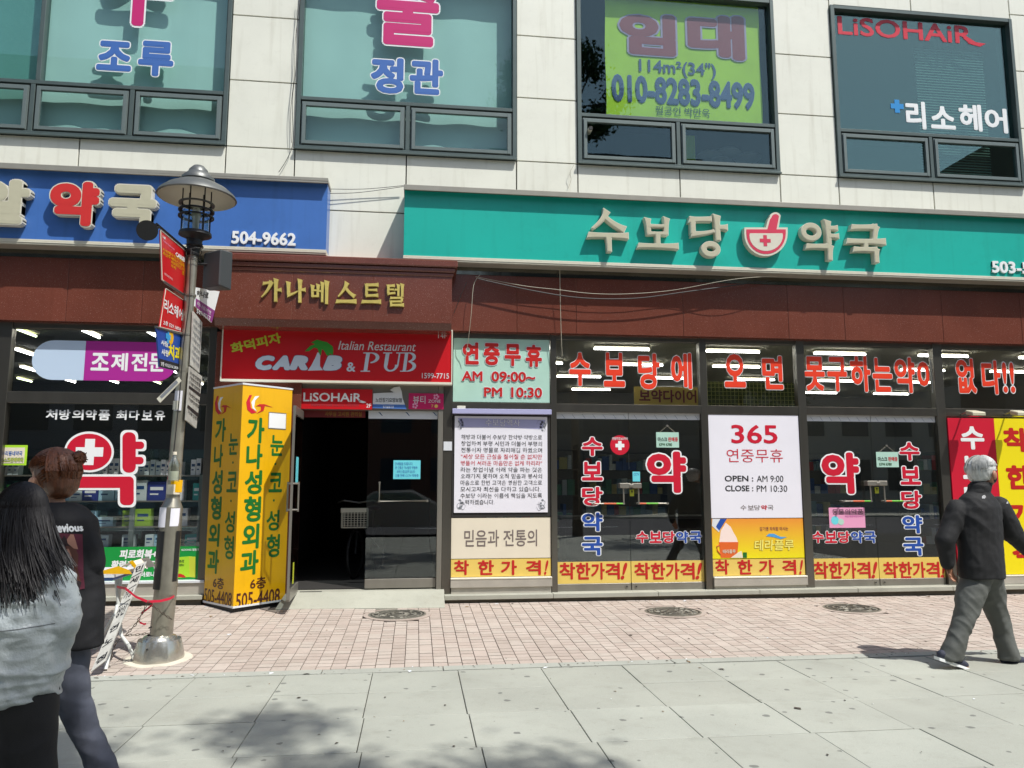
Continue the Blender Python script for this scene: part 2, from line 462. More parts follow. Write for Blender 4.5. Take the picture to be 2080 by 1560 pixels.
lamp_c = G(322, 1345, .01)
bricks = []
nx = int(17 / bw)
for i in range(nx):
    x = -8.1 + i * bw; sh = rnd.uniform(-.008, .008) + .03 * math.sin(i * .7)
    y = -3.0
    first = True
    while y < -.16:
        ll = (bl + sh if first else bl * (2 if rnd.random() < .10 else 1)); first = False
        if ll < .03: y += ll; continue
        y2 = min(y + ll, -.13)
        cx_, cy_ = x + bw / 2, (y + y2) / 2
        inh = any((cx_ - h.x) ** 2 + (cy_ - h.y) ** 2 < (r + .03) ** 2 for h, r in holes)
        if not inh and not (-1.62 < cx_ < .30 and cy_ > -.39) : bricks.append((x, x + bw, y, y2, rnd.random()))
        y = y2
    
def brick_verts(b, o=(0, 0, 0)):
    g, gy = .0034, .0062; x0, x1, y0, y1, r = b; dz = (r - .5) * .003
    v = []
    for zt in (0, 1):
        for (x, y) in ((x0 + g, y0 + gy), (x1 - g, y0 + gy), (x1 - g, y1 - gy), (x0 + g, y1 - gy)):
            z = zb(x, y) + dz - (.012 if not zt else 0)
            v.append((x - o[0], y - o[1], z - o[2]))
    return v
BF = [(4, 5, 6, 7), (0, 1, 5, 4), (1, 2, 6, 5), (2, 3, 7, 6), (3, 0, 4, 7)]
vis = [b for b in bricks if -3.4 < b[0] + .1 and b[0] < 6.4]
vis.sort(key=lambda b: (round(b[2], 1), abs(b[0] - 1.5)))
single = set(id(b) for b in vis[:300])
boxm = {k: MB() for k in range(5)}
rb = MB()
for b in bricks:
    mi = int(b[4] * 4.999); mi = [0, 1, 2, 3, 4][mi]
    if id(b) in single:
        me = D.meshes.new('brick'); me.from_pydata(brick_verts(b, bp.location), [], BF); me.materials.append(bmats[mi])
        o = D.objects.new('brick', me); COL.objects.link(o); o.parent = bp
    else: rb.add(brick_verts(b), BF, mi)
rb.build('brick_area', bmats, bp, kind='stuff')

# manhole covers
mh = mat('worn cast iron', (140, 136, 124), .55, .3, var=.25, vscale=20)
mh2 = mat('cast iron recess', (76, 73, 66), .7, .3, var=.2, vscale=20)
lab = ['round iron manhole cover in front of the dark entrance', 'round iron manhole cover in front of the white opening hours panel', 'round iron manhole cover nearest the walking old man']
for k, (h, r) in enumerate(holes):
    z0 = zb(h.x, h.y)
    t = thing('manhole_cover', (h.x, h.y, z0), lab[k], 'manhole cover', 'round manhole covers set in the brick pavement')
    c = (h.x, h.y, z0)
    MB().lathe(c, [(r * .99, -.02), (r * .99, .006), (r * .93, .008), (r * .92, -.004)], 40).build('rim', mh, t, smooth=True)
    m = MB(); m.lathe(c, [(.0001, .001), (r * .92, .001)], 40, 0)
    m.build('cover', mh2, t)
    p = MB(); rr = random.Random(k)
    for ring in (.86, .66, .42, .2):
        p.lathe(c, [(r * ring, .001), (r * ring, .007), (r * (ring - .05), .007), (r * (ring - .05), .001)], 40)
    for q in range(46):
        a = rr.uniform(0, 6.28); ra = r * rr.choice([.31, .54, .76]); le = .05
        cxy = Vector((h.x + ra * math.cos(a), h.y + ra * math.sin(a), z0 + .006)); b = a + rr.uniform(-1.2, 1.2)
        dv = Vector((math.cos(b), math.sin(b), 0)) * le * .5
        p.tube([cxy - dv, cxy + dv], .006, 4)
    p.build('raised_pattern', mh, t, kind='stuff')
    MB().lathe(c, [(r * 1.16, -.01), (r * 1.16, .002), (r * .98, .003)], 40).build('collar', bmats[3], t)

# ================================================================== building upper floor
bld = thing('building', (2, 0, 0), 'white panelled upper storey with green framed windows above the shops', 'building')
P0 = W(0)
def zz(x, y, pl=P0): return pl.px(x, y)[1]
def xx(x, y, pl=P0): return pl.px(x, y)[0]
zw = np.mean([zz(463, 296), zz(1048, 327), zz(1580, 352), zz(598, 305)])          # bottom of windows
ph = np.mean([zz(530, 162) - zz(530, 297), zz(530, 32) - zz(530, 162), zz(1110, 200) - zz(1110, 328), zz(1110, 73) - zz(1110, 200)])
ztop = zz(1700, 13)
zmid = zz(740, 430)                                     # joint between the two big signs
zbot = 3.9
def panel(x0, x1, z0, z1):
    g = .0078
    MB().box(x0 + g, x1 - g, -.0, .025, z0 + g, z1 - g).build('white_panel', M['panel'], bld, bevel=.003)
core = MB()
wx = [(-9.5, xx(464, 200)), (xx(603, 200), xx(1049, 200)), (xx(1172, 200), xx(1577, 200)), (xx(1694, 200), xx(2068, 230)), (9.2, 13)]
def wall_core(x0, x1, z0, z1): core.box(x0, x1, .022, .3, z0, z1)
wall_core(-9.5, 13, zbot - .35, zw); wall_core(-9.5, 13, ztop, ztop + 1.6)
cols_ = [(wx[i][1], wx[i + 1][0]) for i in range(3)] + [(wx[3][1], 13)]
for a, b in cols_: wall_core(a, b, zw, ztop)
core.build('wall_core', M['joint'], bld)
for a, b in cols_[:3]:
    z = zw
    while z < ztop + .6:
        panel(a, b, z, z + ph); z += ph
    panel(a, b, zmid, zw)
z = zw
while z < ztop + .6:
    panel(cols_[3][0], cols_[3][0] + 1.0, z, z + ph); panel(cols_[3][0] + 1.0, cols_[3][0] + 2.3, z, z + ph); z += ph
for a, b, z0, z1 in ((wx[3][0] - .0, wx[3][0] + 1.3, ztop, ztop + .7), (wx[3][0] + 1.3, wx[3][1], ztop, ztop + .7), (wx[2][0], wx[2][1], ztop, ztop + .7), (wx[1][0], wx[1][1], ztop, ztop + .7), (-9.5, wx[0][1], ztop, ztop + .7)):
    panel(a, b, z0, z1)
# panels under the windows
vj = [-9.5, -6.7, xx(160, 310), wx[0][1], wx[1][0], xx(825, 345), wx[1][1], wx[2][0], xx(1381, 360), wx[2][1], wx[3][0], xx(1896, 385), wx[3][1], 9.3, 11.6]
colset = [(round(a, 3), round(b, 3)) for a, b in cols_[:3]]
for a, b in zip(vj[:-1], vj[1:]):
    if (round(a, 3), round(b, 3)) in colset: continue
    panel(a, b, zmid, zw)
pa = xx(640, 430)
for a, b in ((-9.5, -4.5), (-4.5, wx[0][1]), (wx[0][1], xx(822, 470)), (xx(822, 470), 3.5), (3.5, 7), (7, 12)):
    panel(a, b, zmid - ph * .98, zmid)

# windows
sz = .075
def window(x0, x1, zt, zmulls, topmulls=(), gmat='tglass', label=None, blind=True, sashes=()):
    """frame at the wall plane, fixed pane above, awning sashes below"""
    zb_ = zw
    ztr = zmulls
    f = MB(); yf, yb = -.035, .10; t = .055
    f.box(x0, x0 + t, yf, yb, zb_, zt); f.box(x1 - t, x1, yf, yb, zb_, zt)
    f.box(x0 + t, x1 - t, yf, yb, zb_, zb_ + t); f.box(x0 + t, x1 - t, yf, yb, zt - t, zt)
    f.box(x0 + t, x1 - t, yf + .003, yb, ztr, ztr + t * .9)
    for xm in topmulls: f.box(xm - t / 2, xm + t / 2, yf + .005, yb, ztr + t * .9, zt - t)
    ed = [x0 + t] + [s for s in sashes] + [x1 - t]
    for s in sashes: f.box(s - t / 2, s + t / 2, yf + .004, yb, zb_ + t, ztr)
    f.box(x0 - .004, x1 + .004, -.06, -.035, zb_ - .012, zb_ + .015)
    w = f.build('window', M['alu'], bld, bevel=.004, label=label)
    gls = MB()
    tx = [x0 + t] + list(topmulls) + [x1 - t]
    for a, b in zip(tx[:-1], tx[1:]):
        MB().box(a, b, .045, .053, ztr + t * .9, zt - t).build('pane', M[gmat], w)
    for k in range(len(ed) - 1):
        a = ed[k] + (t / 2 if k else 0) + .006; b = ed[k + 1] - (t / 2 if k < len(ed) - 2 else 0) - .006
        z0, z1 = zb_ + t + .006, ztr - .006
        s = MB(); q = .018
        for lay, (yy, off, mm) in enumerate([(-.010, 0, 1), (-.028, q, 0), (-.046, q * 2, 0)]):
            i0, i1, j0, j1 = a + off * .6, b - off * .6, z0 + off * .3, z1 - off * .9
            ww = .034 - lay * .004 if lay < 2 else .045
            y0_, y1_ = yy, yy + .05
            s.box(i0, i0 + ww, y0_, y1_, j0, j1, mm); s.box(i1 - ww, i1, y0_, y1_, j0, j1, mm)
            s.box(i0 + ww, i1 - ww, y0_ + .001, y1_, j0, j0 + ww, mm); s.box(i0 + ww, i1 - ww, y0_ + .001, y1_, j1 - ww, j1, mm)
        s.build('sash', [M['sash'], M['gasket']], w, bevel=.002)
        MB().box(a + .07, b - .07, -.012, -.005, z0 + .055, z1 - .07).build('sash_pane', M[gmat], w)
    return w
wt1 = np.mean([zz(265, 181), zz(830, 212)]) - .025
wt3 = wt1
w1 = window(wx[0][0], wx[0][1], ztop, wt1, (xx(85, 90), -7.1), label='wide window with teal panes at the left above the blue sign', sashes=(-8.3, -6.9, xx(65, 230), xx(267, 240)))
w2 = window(wx[1][0], wx[1][1], ztop, wt1, (), label='window with teal panes second from the left', sashes=(xx(828, 265),))
w3 = window(wx[2][0], wx[2][1], ztop, wt1, (), 'bglass', 'window with the lime green banner behind it', sashes=(xx(1377, 292),))
w4 = window(wx[3][0], wx[3][1], ztop, wt1, (), 'dglass', 'window at the right with red and white hair salon lettering', sashes=(xx(1890, 320),))
# blinds close behind the teal glass
for (a, b) in (wx[0], wx[1]):
    vs, fs = [], []
    nn = 60
    for i in range(nn + 1):
        x = a + (b - a) * i / nn
        y = .175 + .004 * math.sin(x * 9) + .004 * noise.noise(Vector((x * 2, 0, 0)))
        vs += [(x, y, zw), (x, y, ztop)]
    for i in range(nn): fs.append((2 * i, 2 * i + 2, 2 * i + 3, 2 * i + 1))
    m = MB().add(vs, fs); m.build('window_blind', M['blind'], w1 if a < -5 else w2)
# folded cloth heaps visible in the lower sashes
for (x0, x1, h, wd) in ((xx(90, 240), xx(250, 240), .17, w1), (xx(290, 240), xx(450, 240), .2, w1), (xx(840, 270), xx(960, 270), .16, w2), (xx(620, 270), xx(800, 270), .10, w2)):
    vs, fs = [], []; nn = 24
    for i in range(nn + 1):
        x = x0 + (x1 - x0) * i / nn
        hh = h * (.75 + .35 * noise.noise(Vector((x * 3, 5, 0)))) + zw + .09
        vs += [(x, .12, zw + .03), (x, .11, hh - .03), (x, .165, hh)]
    for i in range(nn):
        k = 3 * i; fs += [(k, k + 3, k + 4, k + 1), (k + 1, k + 4, k + 5, k + 2)]
    MB().add(vs, fs).build('folded_cloth', M['blind'], wd, smooth=True)
# room behind the dark windows
rm = MB(); x0, x1 = wx[2][0] - .3, 11
rm.box(x0, x1, 5, 5.1, zw - .1, ztop + .3); rm.box(x0, x1, .3, 5, zw - .2, zw - .1, 1); rm.box(x0 - .1, x0, .3, 5, zw - .1, ztop + .3)
rm.box(x1, x1 + .1, .3, 5, zw - .1, ztop + .3); rm.box(xx(1635, 200) - .05, xx(1635, 200) + .05, .3, 5, zw - .1, ztop + .3); rm.box(x0, x1, .3, 5, ztop + .3, ztop + .4)
rm.build('upper_room', [M['insidedk'], M['inside']], bld)
# slats built in place of a louvred reflection in the right window
sb = MB(); bx0, bx1 = xx(1862, 190, W(.2)), xx(2000, 190, W(.2))
reflection_slat = mat('grey green reflected louvres', (120, 150, 142), .6)
za, zbb = zz(1930, 370, W(.2)), zz(1930, 105, W(.2)); k = 0; z = za
while z < zbb:
    MB().add([(bx0, .18, z), (bx1, .18, z), (bx1, .205, z + .03), (bx0, .205, z + .03)], [(0, 1, 2, 3)]).build('reflection_slat', reflection_slat, w4); z += .042
# lamps and stock inside, seen through the low sashes
bg_ = mat('grey sacks', (128, 140, 138), .8, var=.2)
for k, (px_, py_) in enumerate(((1440, 318), (1478, 312), (1520, 322), (1460, 330))):
    s_, z_ = W(.6).px(px_, py_); o = MB().lathe((s_, .6, z_), [(.001, -.07), (.14, -.05), (.2, 0), (.14, .05), (.001, .07)], 12).build('storage_bag', bg_, None, smooth=True, loc=(s_, .6, z_ - .07))
    tag(o, 'grey folded bag behind the low pane under green banner, %s' % ['leftmost of the heap', 'on top of the heap', 'rightmost of the heap', 'bottom of the heap'][k], 'bag', 'bags behind the window')
MB().box(xx(1393, 300, W(.5)), xx(1412, 300, W(.5)), .5, .52, zw + .05, zz(1400, 275, W(.5))).build('curtain_edge', M['lime'], w3)
# window lettering
gl = W(.045)
text(gl, '수', (212, -112, 356, 53), M['magenta'], w1, w=.035, ow=.022, om=M['white'])
chars(gl, [('조', (197, 84, 268, 144)), ('루', (281, 84, 353, 155))], M['skyv'], w1, w=.045, ow=.03, om=M['white'], name='lettering')
text(gl, '술', (765, -54, 892, 93), M['magenta'], w2, w=.035, ow=.02, om=M['white'])
chars(gl, [('정', (753, 117, 820, 190)), ('관', (832, 120, 900, 192))], M['skyv'], w2, w=.045, ow=.028, om=M['white'], name='lettering')
text(gl, 'LiSOHAiR', (1702, 43, 1975, 80), M['crimson'], w4, w=.018)
m = MB(); pl = gl
m.prism(pl, [pl.px(1956, 78), pl.px(1966, 76), pl.px(1982, 86), pl.px(2002, 89), pl.px(1990, 95), pl.px(1972, 90)], 0, .004); m.build('lettering_tail', M['crimson'], w4)
chars(gl, [('리', (1840, 206, 1880, 262)), ('소', (1890, 216, 1940, 262)), ('헤', (1948, 212, 1994, 266)), ('어', (2000, 220, 2046, 270))], M['white'], w4, w=.035, name='lettering')
def cross(pl, cx, cy, r, t, m, parent, d=.004, depth=0, name='cross'):
    s, z = pl.px(cx, cy); a = abs(pl.px(cx + r, cy)[0] - s); b = abs(pl.px(cx + t, cy)[0] - s)
    return MB().prism(pl, [(s - b, z - a), (s + b, z - a), (s + b, z - b), (s + a, z - b), (s + a, z + b), (s + b, z + b), (s + b, z + a), (s - b, z + a), (s - b, z + b), (s - a, z + b), (s - a, z - b), (s - b, z - b)], d - depth, d).build(name, m, parent)
cross(gl, 1822, 216, 13, 5, mat('bright blue vinyl', (30, 140, 210), .4), w4)
# vent pipe in the sash under the banner
s_, z_ = P0.px(1197, 266)
o = MB().tube([(s_, -.09, z_), (s_, .05, z_)], .032, 16, cap=False).tube([(s_, -.092, z_), (s_, .05, z_)], .026, 16, 1).build('vent_pipe', [M['offwhite'], M['black']], w3, smooth=True)

# banner behind window 3
pb = W(.10)
s0, s1, z0, z1 = pb.rect(1230, -6, 1544, 243)
bn = thing('rental_banner', (s0, .10, z0), 'lime green fabric banner with maroon and blue lettering inside a window', 'banner')
vs, fs = [], []; nx_, nz_ = 40, 30
def bny(a, b): return .015 * noise.noise(Vector((a * 3, b * 1.6, 1))) + .006 * noise.noise(Vector((a * 9, b * 5, 3)))
for j in range(nz_ + 1):
    for i in range(nx_ + 1):
        a = i / nx_; b = j / nz_
        vs.append((s0 + (s1 - s0) * a + .006 * math.sin(b * 9), .104 + bny(a * 2, b * 2) * .18, z0 + (z1 - z0) * b))
for j in range(nz_):
    for i in range(nx_):
        k = j * (nx_ + 1) + i; fs.append((k, k + 1, k + nx_ + 2, k + nx_ + 1))
MB().add(vs, fs).build('cloth', M['lime'], bn, smooth=True)
pbt = W(.097)
chars(pbt, [('임', (1258, 28, 1372, 112)), ('대', (1396, 30, 1512, 120))], M['maroon'], bn, w=.055, ow=.03, om=mat('pale lilac print', (170, 160, 190), .7), name='lettering')
text(pbt, '114m²(34")', (1298, 124, 1454, 158), M['navy'], bn, w=.02)
text(pbt, '010-8283-8499', (1243, 160, 1532, 214), M['navy'], bn, w=.03, ow=.012, om=M['skyv'])
text(pbt, '필공인 박만욱', (1332, 218, 1442, 236), M['dkgreen'], bn, w=.005)

# ================================================================== signboards
pS = W(-.30)
def signboard(x0, x1, z0, z1, face, label, trimz, name='signboard'):
    t = thing(name, ((x0 + x1) / 2, -.2, z0), label, 'shop sign')
    MB().box(x0, x1, -.297, -.005, z0 + .06, z1 - .0).build('face_panel', face, t)
    b = MB().box(x0 - .01, x1 + .01, -.385, -.01, z1, z1 + .045)
    b.box(x0 - .01, x1 + .01, -.385, -.375, z1 - .025, z1); b.build('top_cap', M['signtrim'], t, bevel=.004)
    b = MB().box(x0 - .004, x1 + .004, -.308, -.012, z0 + .042, z0 + .06); b.box(x0 - .004, x1 + .004, -.312, -.012, z0 + .020, z0 + .038); b.box(x0 - .004, x1 + .004, -.305, -.012, z0, z0 + .016)
    b.box(x0, x1, -.300, -.03, z0 + .005, z0 + .055)
    b.build('bottom_trim', M['offwhite'], t)
    MB().box(x0, x1, -.29, -.02, z0 - .01, z0 - .002).build('underside', M['steel_dull'], t)
    return t
x1b = xx(664, 440, pS); zt_b = np.mean([zz(665, 372, pS), zz(0, 344, pS)]); zb_b = np.mean([zz(660, 514, pS), zz(0, 497, pS)])
blue = signboard(-9.0, x1b, zb_b, zt_b, M['blue'], 'blue pharmacy signboard with grey and red block letters at upper left', 0)
x0t = xx(821, 440, pS); zt_t = np.mean([zz(822, 384, pS), zz(2080, 446, pS)]); zb_t = np.mean([zz(820, 528, pS), zz(2080, 572, pS)])
teal = signboard(x0t, 11.5, zb_t, zt_t, M['teal'], 'long teal pharmacy signboard with brush style letters at upper right', 0)
pL = W(-.40)
def block(ch, box, facem, parent, wt=.075):
    k = 1.0
    mb = MB()
    text(pL, ch, box, M['offwhite'], parent, d=0, depth=.095, w=wt + .02, mb=mb)
    text(pL, ch, box, facem, parent, d=.004, depth=0, w=wt, mb=mb, real=shrink(pL.rect(*box), .96)); 
    # second call faces get material 1
    return mb
def shrink(r, k):
    a, b, c, d = r; m, n_ = (a + b) / 2, (c + d) / 2
    return (m + (a - m) * k, m + (b - m) * k, n_ + (c - n_) * k, n_ + (d - n_) * k)
def letter3(pl, ch, box, face, side, parent, depth=.09, wt=.06, name='letter'):
    mb = MB()
    text(pl, ch, box, None, parent, d=0, depth=depth, w=wt + .018, mb=mb, res=5)
    k = len(mb.f)
    text(pl, ch, box, None, parent, d=.004, depth=0, w=wt, mb=mb, real=shrink(pl.rect(*box), .95), res=5)
    for i in range(k, len(mb.f)): mb.m[i] = 1
    return mb.build(name, [side, face], parent)
letter3(pL, '알', (-62, 362, 62, 456), M['tan'], M['offwhite'], blue)
letter3(pL, '약', (98, 366, 204, 461), M['lred'], M['offwhite'], blue)
letter3(pL, '국', (219, 374, 319, 464), M['tan'], M['offwhite'], blue)
text(W(-.318), '504-9662', (470, 471, 601, 497), M['white'], blue, w=.03, depth=.02, d=0)

# brush stroke letters --------------------------------------------------
GL = {
 '수': [((.46,.99,.10),(.42,.80,.09),(.10,.56,.03)), ((.44,.84,.05),(.62,.68,.09),(.92,.56,.10)), ((.0,.40,.07),(1.,.41,.09)), ((.5,.41,.10),(.52,.02,.07))],
 '보': [((.24,.93,.10),(.27,.45,.08)), ((.72,.97,.10),(.70,.45,.08)), ((.27,.72,.05),(.70,.73,.05)), ((.27,.48,.05),(.70,.49,.06)), ((.49,.48,.09),(.49,.14,.09)), ((.0,.08,.07),(1.,.10,.10))],
 '당': [((.06,.88,.08),(.60,.91,.08)), ((.13,.90,.09),(.13,.54,.08)), ((.11,.53,.07),(.45,.55,.06),(.66,.62,.04)), ((.74,.99,.10),(.76,.40,.08)), ((.78,.72,.06),(1.,.72,.09)), 'o(.56,.17,.22,.17)'],
 '약': [ 'o(.27,.70,.25,.21)', ((.72,.99,.10),(.74,.42,.08)), ((.76,.82,.06),(.98,.83,.08)), ((.76,.62,.06),(1.,.62,.08)), ((.14,.33,.07),(.78,.35,.09)), ((.76,.36,.10),(.74,.0,.08))],
 '국': [((.14,.92,.07),(.80,.95,.09)), ((.78,.96,.10),(.72,.60,.07)), ((.0,.54,.07),(1.,.56,.10)), ((.48,.55,.08),(.47,.34,.08)), ((.16,.33,.07),(.76,.34,.08)), ((.74,.35,.10),(.74,.0,.08))],
 '가': [((.10,.80,.07),(.52,.86,.08)), ((.50,.88,.10),(.40,.52,.09),(.04,.20,.02)), ((.72,1.,.10),(.74,.02,.08)), ((.76,.52,.06),(1.,.54,.10))],
 '나': [((.10,.88,.10),(.13,.34,.08)), ((.10,.32,.09),(.35,.36,.07),(.60,.50,.03)), ((.70,1.,.10),(.73,.02,.08)), ((.75,.56,.06),(1.,.58,.10))],
 '베': [((.06,.80,.09),(.08,.30,.07)), ((.38,.84,.09),(.37,.30,.07)), ((.08,.58,.05),(.37,.59,.05)), ((.08,.32,.05),(.37,.34,.06)), ((.40,.55,.05),(.60,.56,.06)), ((.62,.94,.09),(.63,.08,.06)), ((.86,1.,.11),(.88,.0,.08))],
 '스': [((.50,.97,.11),(.42,.66,.09),(.08,.34,.03)), ((.46,.72,.06),(.66,.48,.10),(.92,.36,.10)), ((.0,.12,.08),(1.,.14,.11))],
 '트': [((.20,.90,.08),(.84,.93,.10)), ((.22,.92,.09),(.22,.40,.08)), ((.22,.67,.05),(.78,.68,.07)), ((.22,.40,.07),(.84,.43,.09)), ((.0,.11,.08),(1.,.13,.11))],
 '텔': [((.04,.90,.07),(.42,.93,.08)), ((.07,.92,.08),(.07,.56,.07)), ((.07,.74,.05),(.38,.75,.05)), ((.06,.55,.06),(.46,.60,.06)), ((.44,.74,.05),(.62,.75,.05)), ((.63,.97,.08),(.64,.46,.06)), ((.85,1.,.09),(.86,.44,.07)), ((.20,.36,.06),(.86,.38,.07)), ((.84,.38,.08),(.84,.22,.06)), ((.22,.20,.05),(.84,.22,.06)), ((.24,.21,.07),(.24,.06,.06)), ((.22,.04,.06),(.96,.06,.09))],
}
def brush(pl, ch, box, facem, sidem, parent, depth=.07, grow=.028, name='letter', kw=1.0):
    s0, s1, z0, z1 = pl.rect(*box); sw, sh = s1 - s0, z1 - z0
    mb = MB(); lay = 0
    def add(poly, ring=None):
        nonlocal lay
        lay += 1
    for layer, (gw, dd, dep, mi) in enumerate(((grow, 0, depth, 0), (0, .004, .003, 1))):
        for q, st in enumerate(GL[ch]):
            e = dd + q * .0006
            if isinstance(st, str):
                cx_, cy_, rx, ry = eval(st[1:]); n_ = 28
                t = .085 * kw + gw * 2
                out = [(cx_ + (rx - .0425 + t / 2) * math.cos(a), cy_ + (ry - .0425 + t / 2) * math.sin(a)) for a in [2 * math.pi * k / n_ for k in range(n_)]]
                inn = [(cx_ + (rx - .0425 - t / 2) * math.cos(a), cy_ + (ry - .0425 - t / 2) * math.sin(a)) for a in [2 * math.pi * k / n_ for k in range(n_)]]
                vs = [pl.at(s0 + a * sw, z0 + b * sh, f) for f in (e, e - dep) for lst in (out, inn) for a, b in lst]
                fs = []
                for k in range(n_):
                    j = (k + 1) % n_
                    fs += [(k, j, n_ + j, n_ + k), (j, k, 2 * n_ + k, 2 * n_ + j), (n_ + k, n_ + j, 3 * n_ + j, 3 * n_ + k)]
                mb.add(vs, fs, mi); continue
            pts = [Vector((p[0] * sw, p[1] * sh)) for p in st]; ws = [p[2] * kw * (sw + sh) / 2 for p in st]
            # resample, flare at the start like a brush
            R, Wd = [], []
            nn = 9
            for k in range(nn):
                t = k / (nn - 1) * (len(pts) - 1); i = min(int(t), len(pts) - 2); f = t - i
                if len(pts) == 3:
                    u = k / (nn - 1); p = pts[0] * (1 - u) ** 2 + pts[1] * 2 * u * (1 - u) + pts[2] * u * u
                    wd = ws[0] * (1 - u) ** 2 + ws[1] * 2 * u * (1 - u) + ws[2] * u * u
                else: p = pts[i].lerp(pts[i + 1], f); wd = ws[i] + (ws[i + 1] - ws[i]) * f
                u = k / (nn - 1)
                wd *= 1 + .35 * math.exp(-u * 9) - .12 * math.sin(u * math.pi) + (.25 * math.exp(-(1 - u) * 9) if ws[-1] > ws[0] else 0)
                R.append(p); Wd.append(wd / 2 + gw * (sw + sh) / 2)
            lft, rgt = [], []
            for k in range(nn):
                d = (R[min(k + 1, nn - 1)] - R[max(k - 1, 0)]).normalized(); nrm = Vector((-d.y, d.x))
                sk = d * (Wd[0] * .5 if k == 0 else 0)
                ext = -d * (gw * .5 * (sw + sh)) if k == 0 else (d * (gw * .5 * (sw + sh)) if k == nn - 1 else d * 0)
                lft.append(R[k] + nrm * Wd[k] + ext + sk * .3); rgt.append(R[k] - nrm * Wd[k] + ext - sk * .9)
            poly = [(s0 + p.x, z0 + p.y) for p in rgt + lft[::-1]]
            mb.prism(pl, poly, e - dep, e, mi)
    return mb.build(name, [sidem, facem], parent)
pT = W(-.385)
bxs = [('수', (1196, 428, 1276, 512)), ('보', (1297, 441, 1377, 505)), ('당', (1398, 437, 1478, 520)), ('약', (1628, 448, 1704, 527)), ('국', (1722, 456, 1799, 532))]
for c, b in bxs: brush(pT, c, b, M['tan'], M['offwhite'], teal, depth=.085, grow=.013, kw=1.3)
# mortar emblem
em = MB()
def ppx(pl, pts): return [pl.px(*p) for p in pts]
def arc(cx, cy, rx, ry, a0, a1, n=16): return [(cx + rx * math.cos(math.radians(a0 + (a1 - a0) * i / n)), cy - ry * math.sin(math.radians(a0 + (a1 - a0) * i / n))) for i in range(n + 1)]
def bowl(e): return [(1512 - e, 462 - e)] + [(1556 + (44 + e) * math.cos(math.radians(a)), 474 + (46 + e) * math.sin(math.radians(a))) for a in range(180, -1, -12)] + [(1600 + e, 462 - e)]
def pestle(e):
    return [(1553 - e, 472), (1560 - e, 446)] + [(1575 + (12 + e) * math.cos(math.radians(a)), 443 + (12 + e) * math.sin(math.radians(a))) for a in range(190, 345, 18)] + [(1580 + e, 472)]
em.prism(pT, ppx(pT, bowl(0)), -.085, 0, 0); em.prism(pT, ppx(pT, pestle(0)), -.085, .0007, 0)
em.prism(pT, ppx(pT, bowl(-4)), 0, .003, 1); em.prism(pT, ppx(pT, pestle(-4)), .0007, .0037, 1)
em.prism(pT, ppx(pT, [(1523, 474)] + [(1556 + 34 * math.cos(math.radians(a)), 478 + 32 * math.sin(math.radians(a))) for a in range(180, -1, -12)] + [(1589, 474)]), .003, .005, 2)
emb = em.build('mortar_emblem', [M['offwhite'], mat('rose emblem', (216, 66, 92), .35), M['offwhite']], teal)
cross(pT, 1554, 489, 11, 3.6, D.materials['rose emblem'], emb, d=.0075)
text(W(-.318), '503-5000', (2015, 532, 2142, 556), M['white'], teal, w=.03, depth=.02, d=0)
# ================================================================== red granite band and stainless shopfronts
YM, YG = -.10, .045
pM = W(YM); pG = W(YG); pF = W(-.0)
zmb = np.mean([zz(919, 672, pM), zz(2080, 699, pM)])    # bottom of the granite band, right
zmbl = zmb
xp0, xp1 = xx(437, 600, W(-.45)), xx(918, 610, W(-.45))  # portal width
band = thing('granite_band', (3, YM, zmb), 'red brown polished granite band over the shop windows', 'stone cladding')
def mpanel(x0, x1, z0, z1, y=YM, dep=.03, parent=band, m='marble', nm='granite_panel'):
    MB().box(x0 + .0025, x1 - .0025, y, y + dep, z0, z1).build(nm, M[m], parent, bevel=.002)
ztm = zb_t + .02
MB().box(-9.5, 13, YM + .012, .25, zmb + .005, ztm + .05).build('backing', M['marble_joint'], band)
lj = [-9.5, -8.0, -6.6, xx(137, 590, pM), xx(290, 590, pM), xp0 + .02]
for a, b in zip(lj[:-1], lj[1:]): mpanel(a, b, zmb, ztm - .0)
rj = [xp1 - .02, xx(1050, 640, pM), xx(1171, 640, pM), xx(1388, 650, pM), xx(1602, 660, pM), xx(1716, 660, pM), xx(1915, 660, pM), xx(2075, 660, pM), 9.2, 10.6, 12]
for a, b in zip(rj[:-1], rj[1:]): mpanel(a, b, zmb, ztm)
# polished steel strip that mirrors the trees, between band and signs
st_l = MB().box(-9.4, xp0, YM - .012, YM + .01, zz(200, 527, pM), zz(200, 496, pM))
st_l.build('mirror_strip', M['mirror'], band)
MB().box(xp1 + .02, 12, YM - .012, YM + .01, zz(1400, 573, pM), zz(1400, 545, pM)).build('mirror_strip', M['mirror'], band)
# soffit under the band, down to the frames
MB().box(-9.4, 12, YM + .03, .2, zmb - .012, zmb + .004).build('soffit', M['marble'], band)

# ---- portal
pP = W(-.45)
por = thing('entrance_portal', ((xp0 + xp1) / 2, -.2, 1.5), 'red granite entrance portal with gold brush style letters', 'portal')
zp0, zp1 = zz(700, 652, pP), zz(700, 556, pP)
js = [xp0, xx(593, 610, pP), xx(757, 610, pP), xp1]
for a, b in zip(js[:-1], js[1:]):
    MB().box(a + .0015, b - .0015, -.45, -.08, zp0, zp1).build('granite_panel', M['marble'], por, bevel=.003)
MB().box(xp0 + .004, xp1 - .004, -.445, -.06, zp0 + .004, zp1).build('joint_core', M['marble_joint'], por)
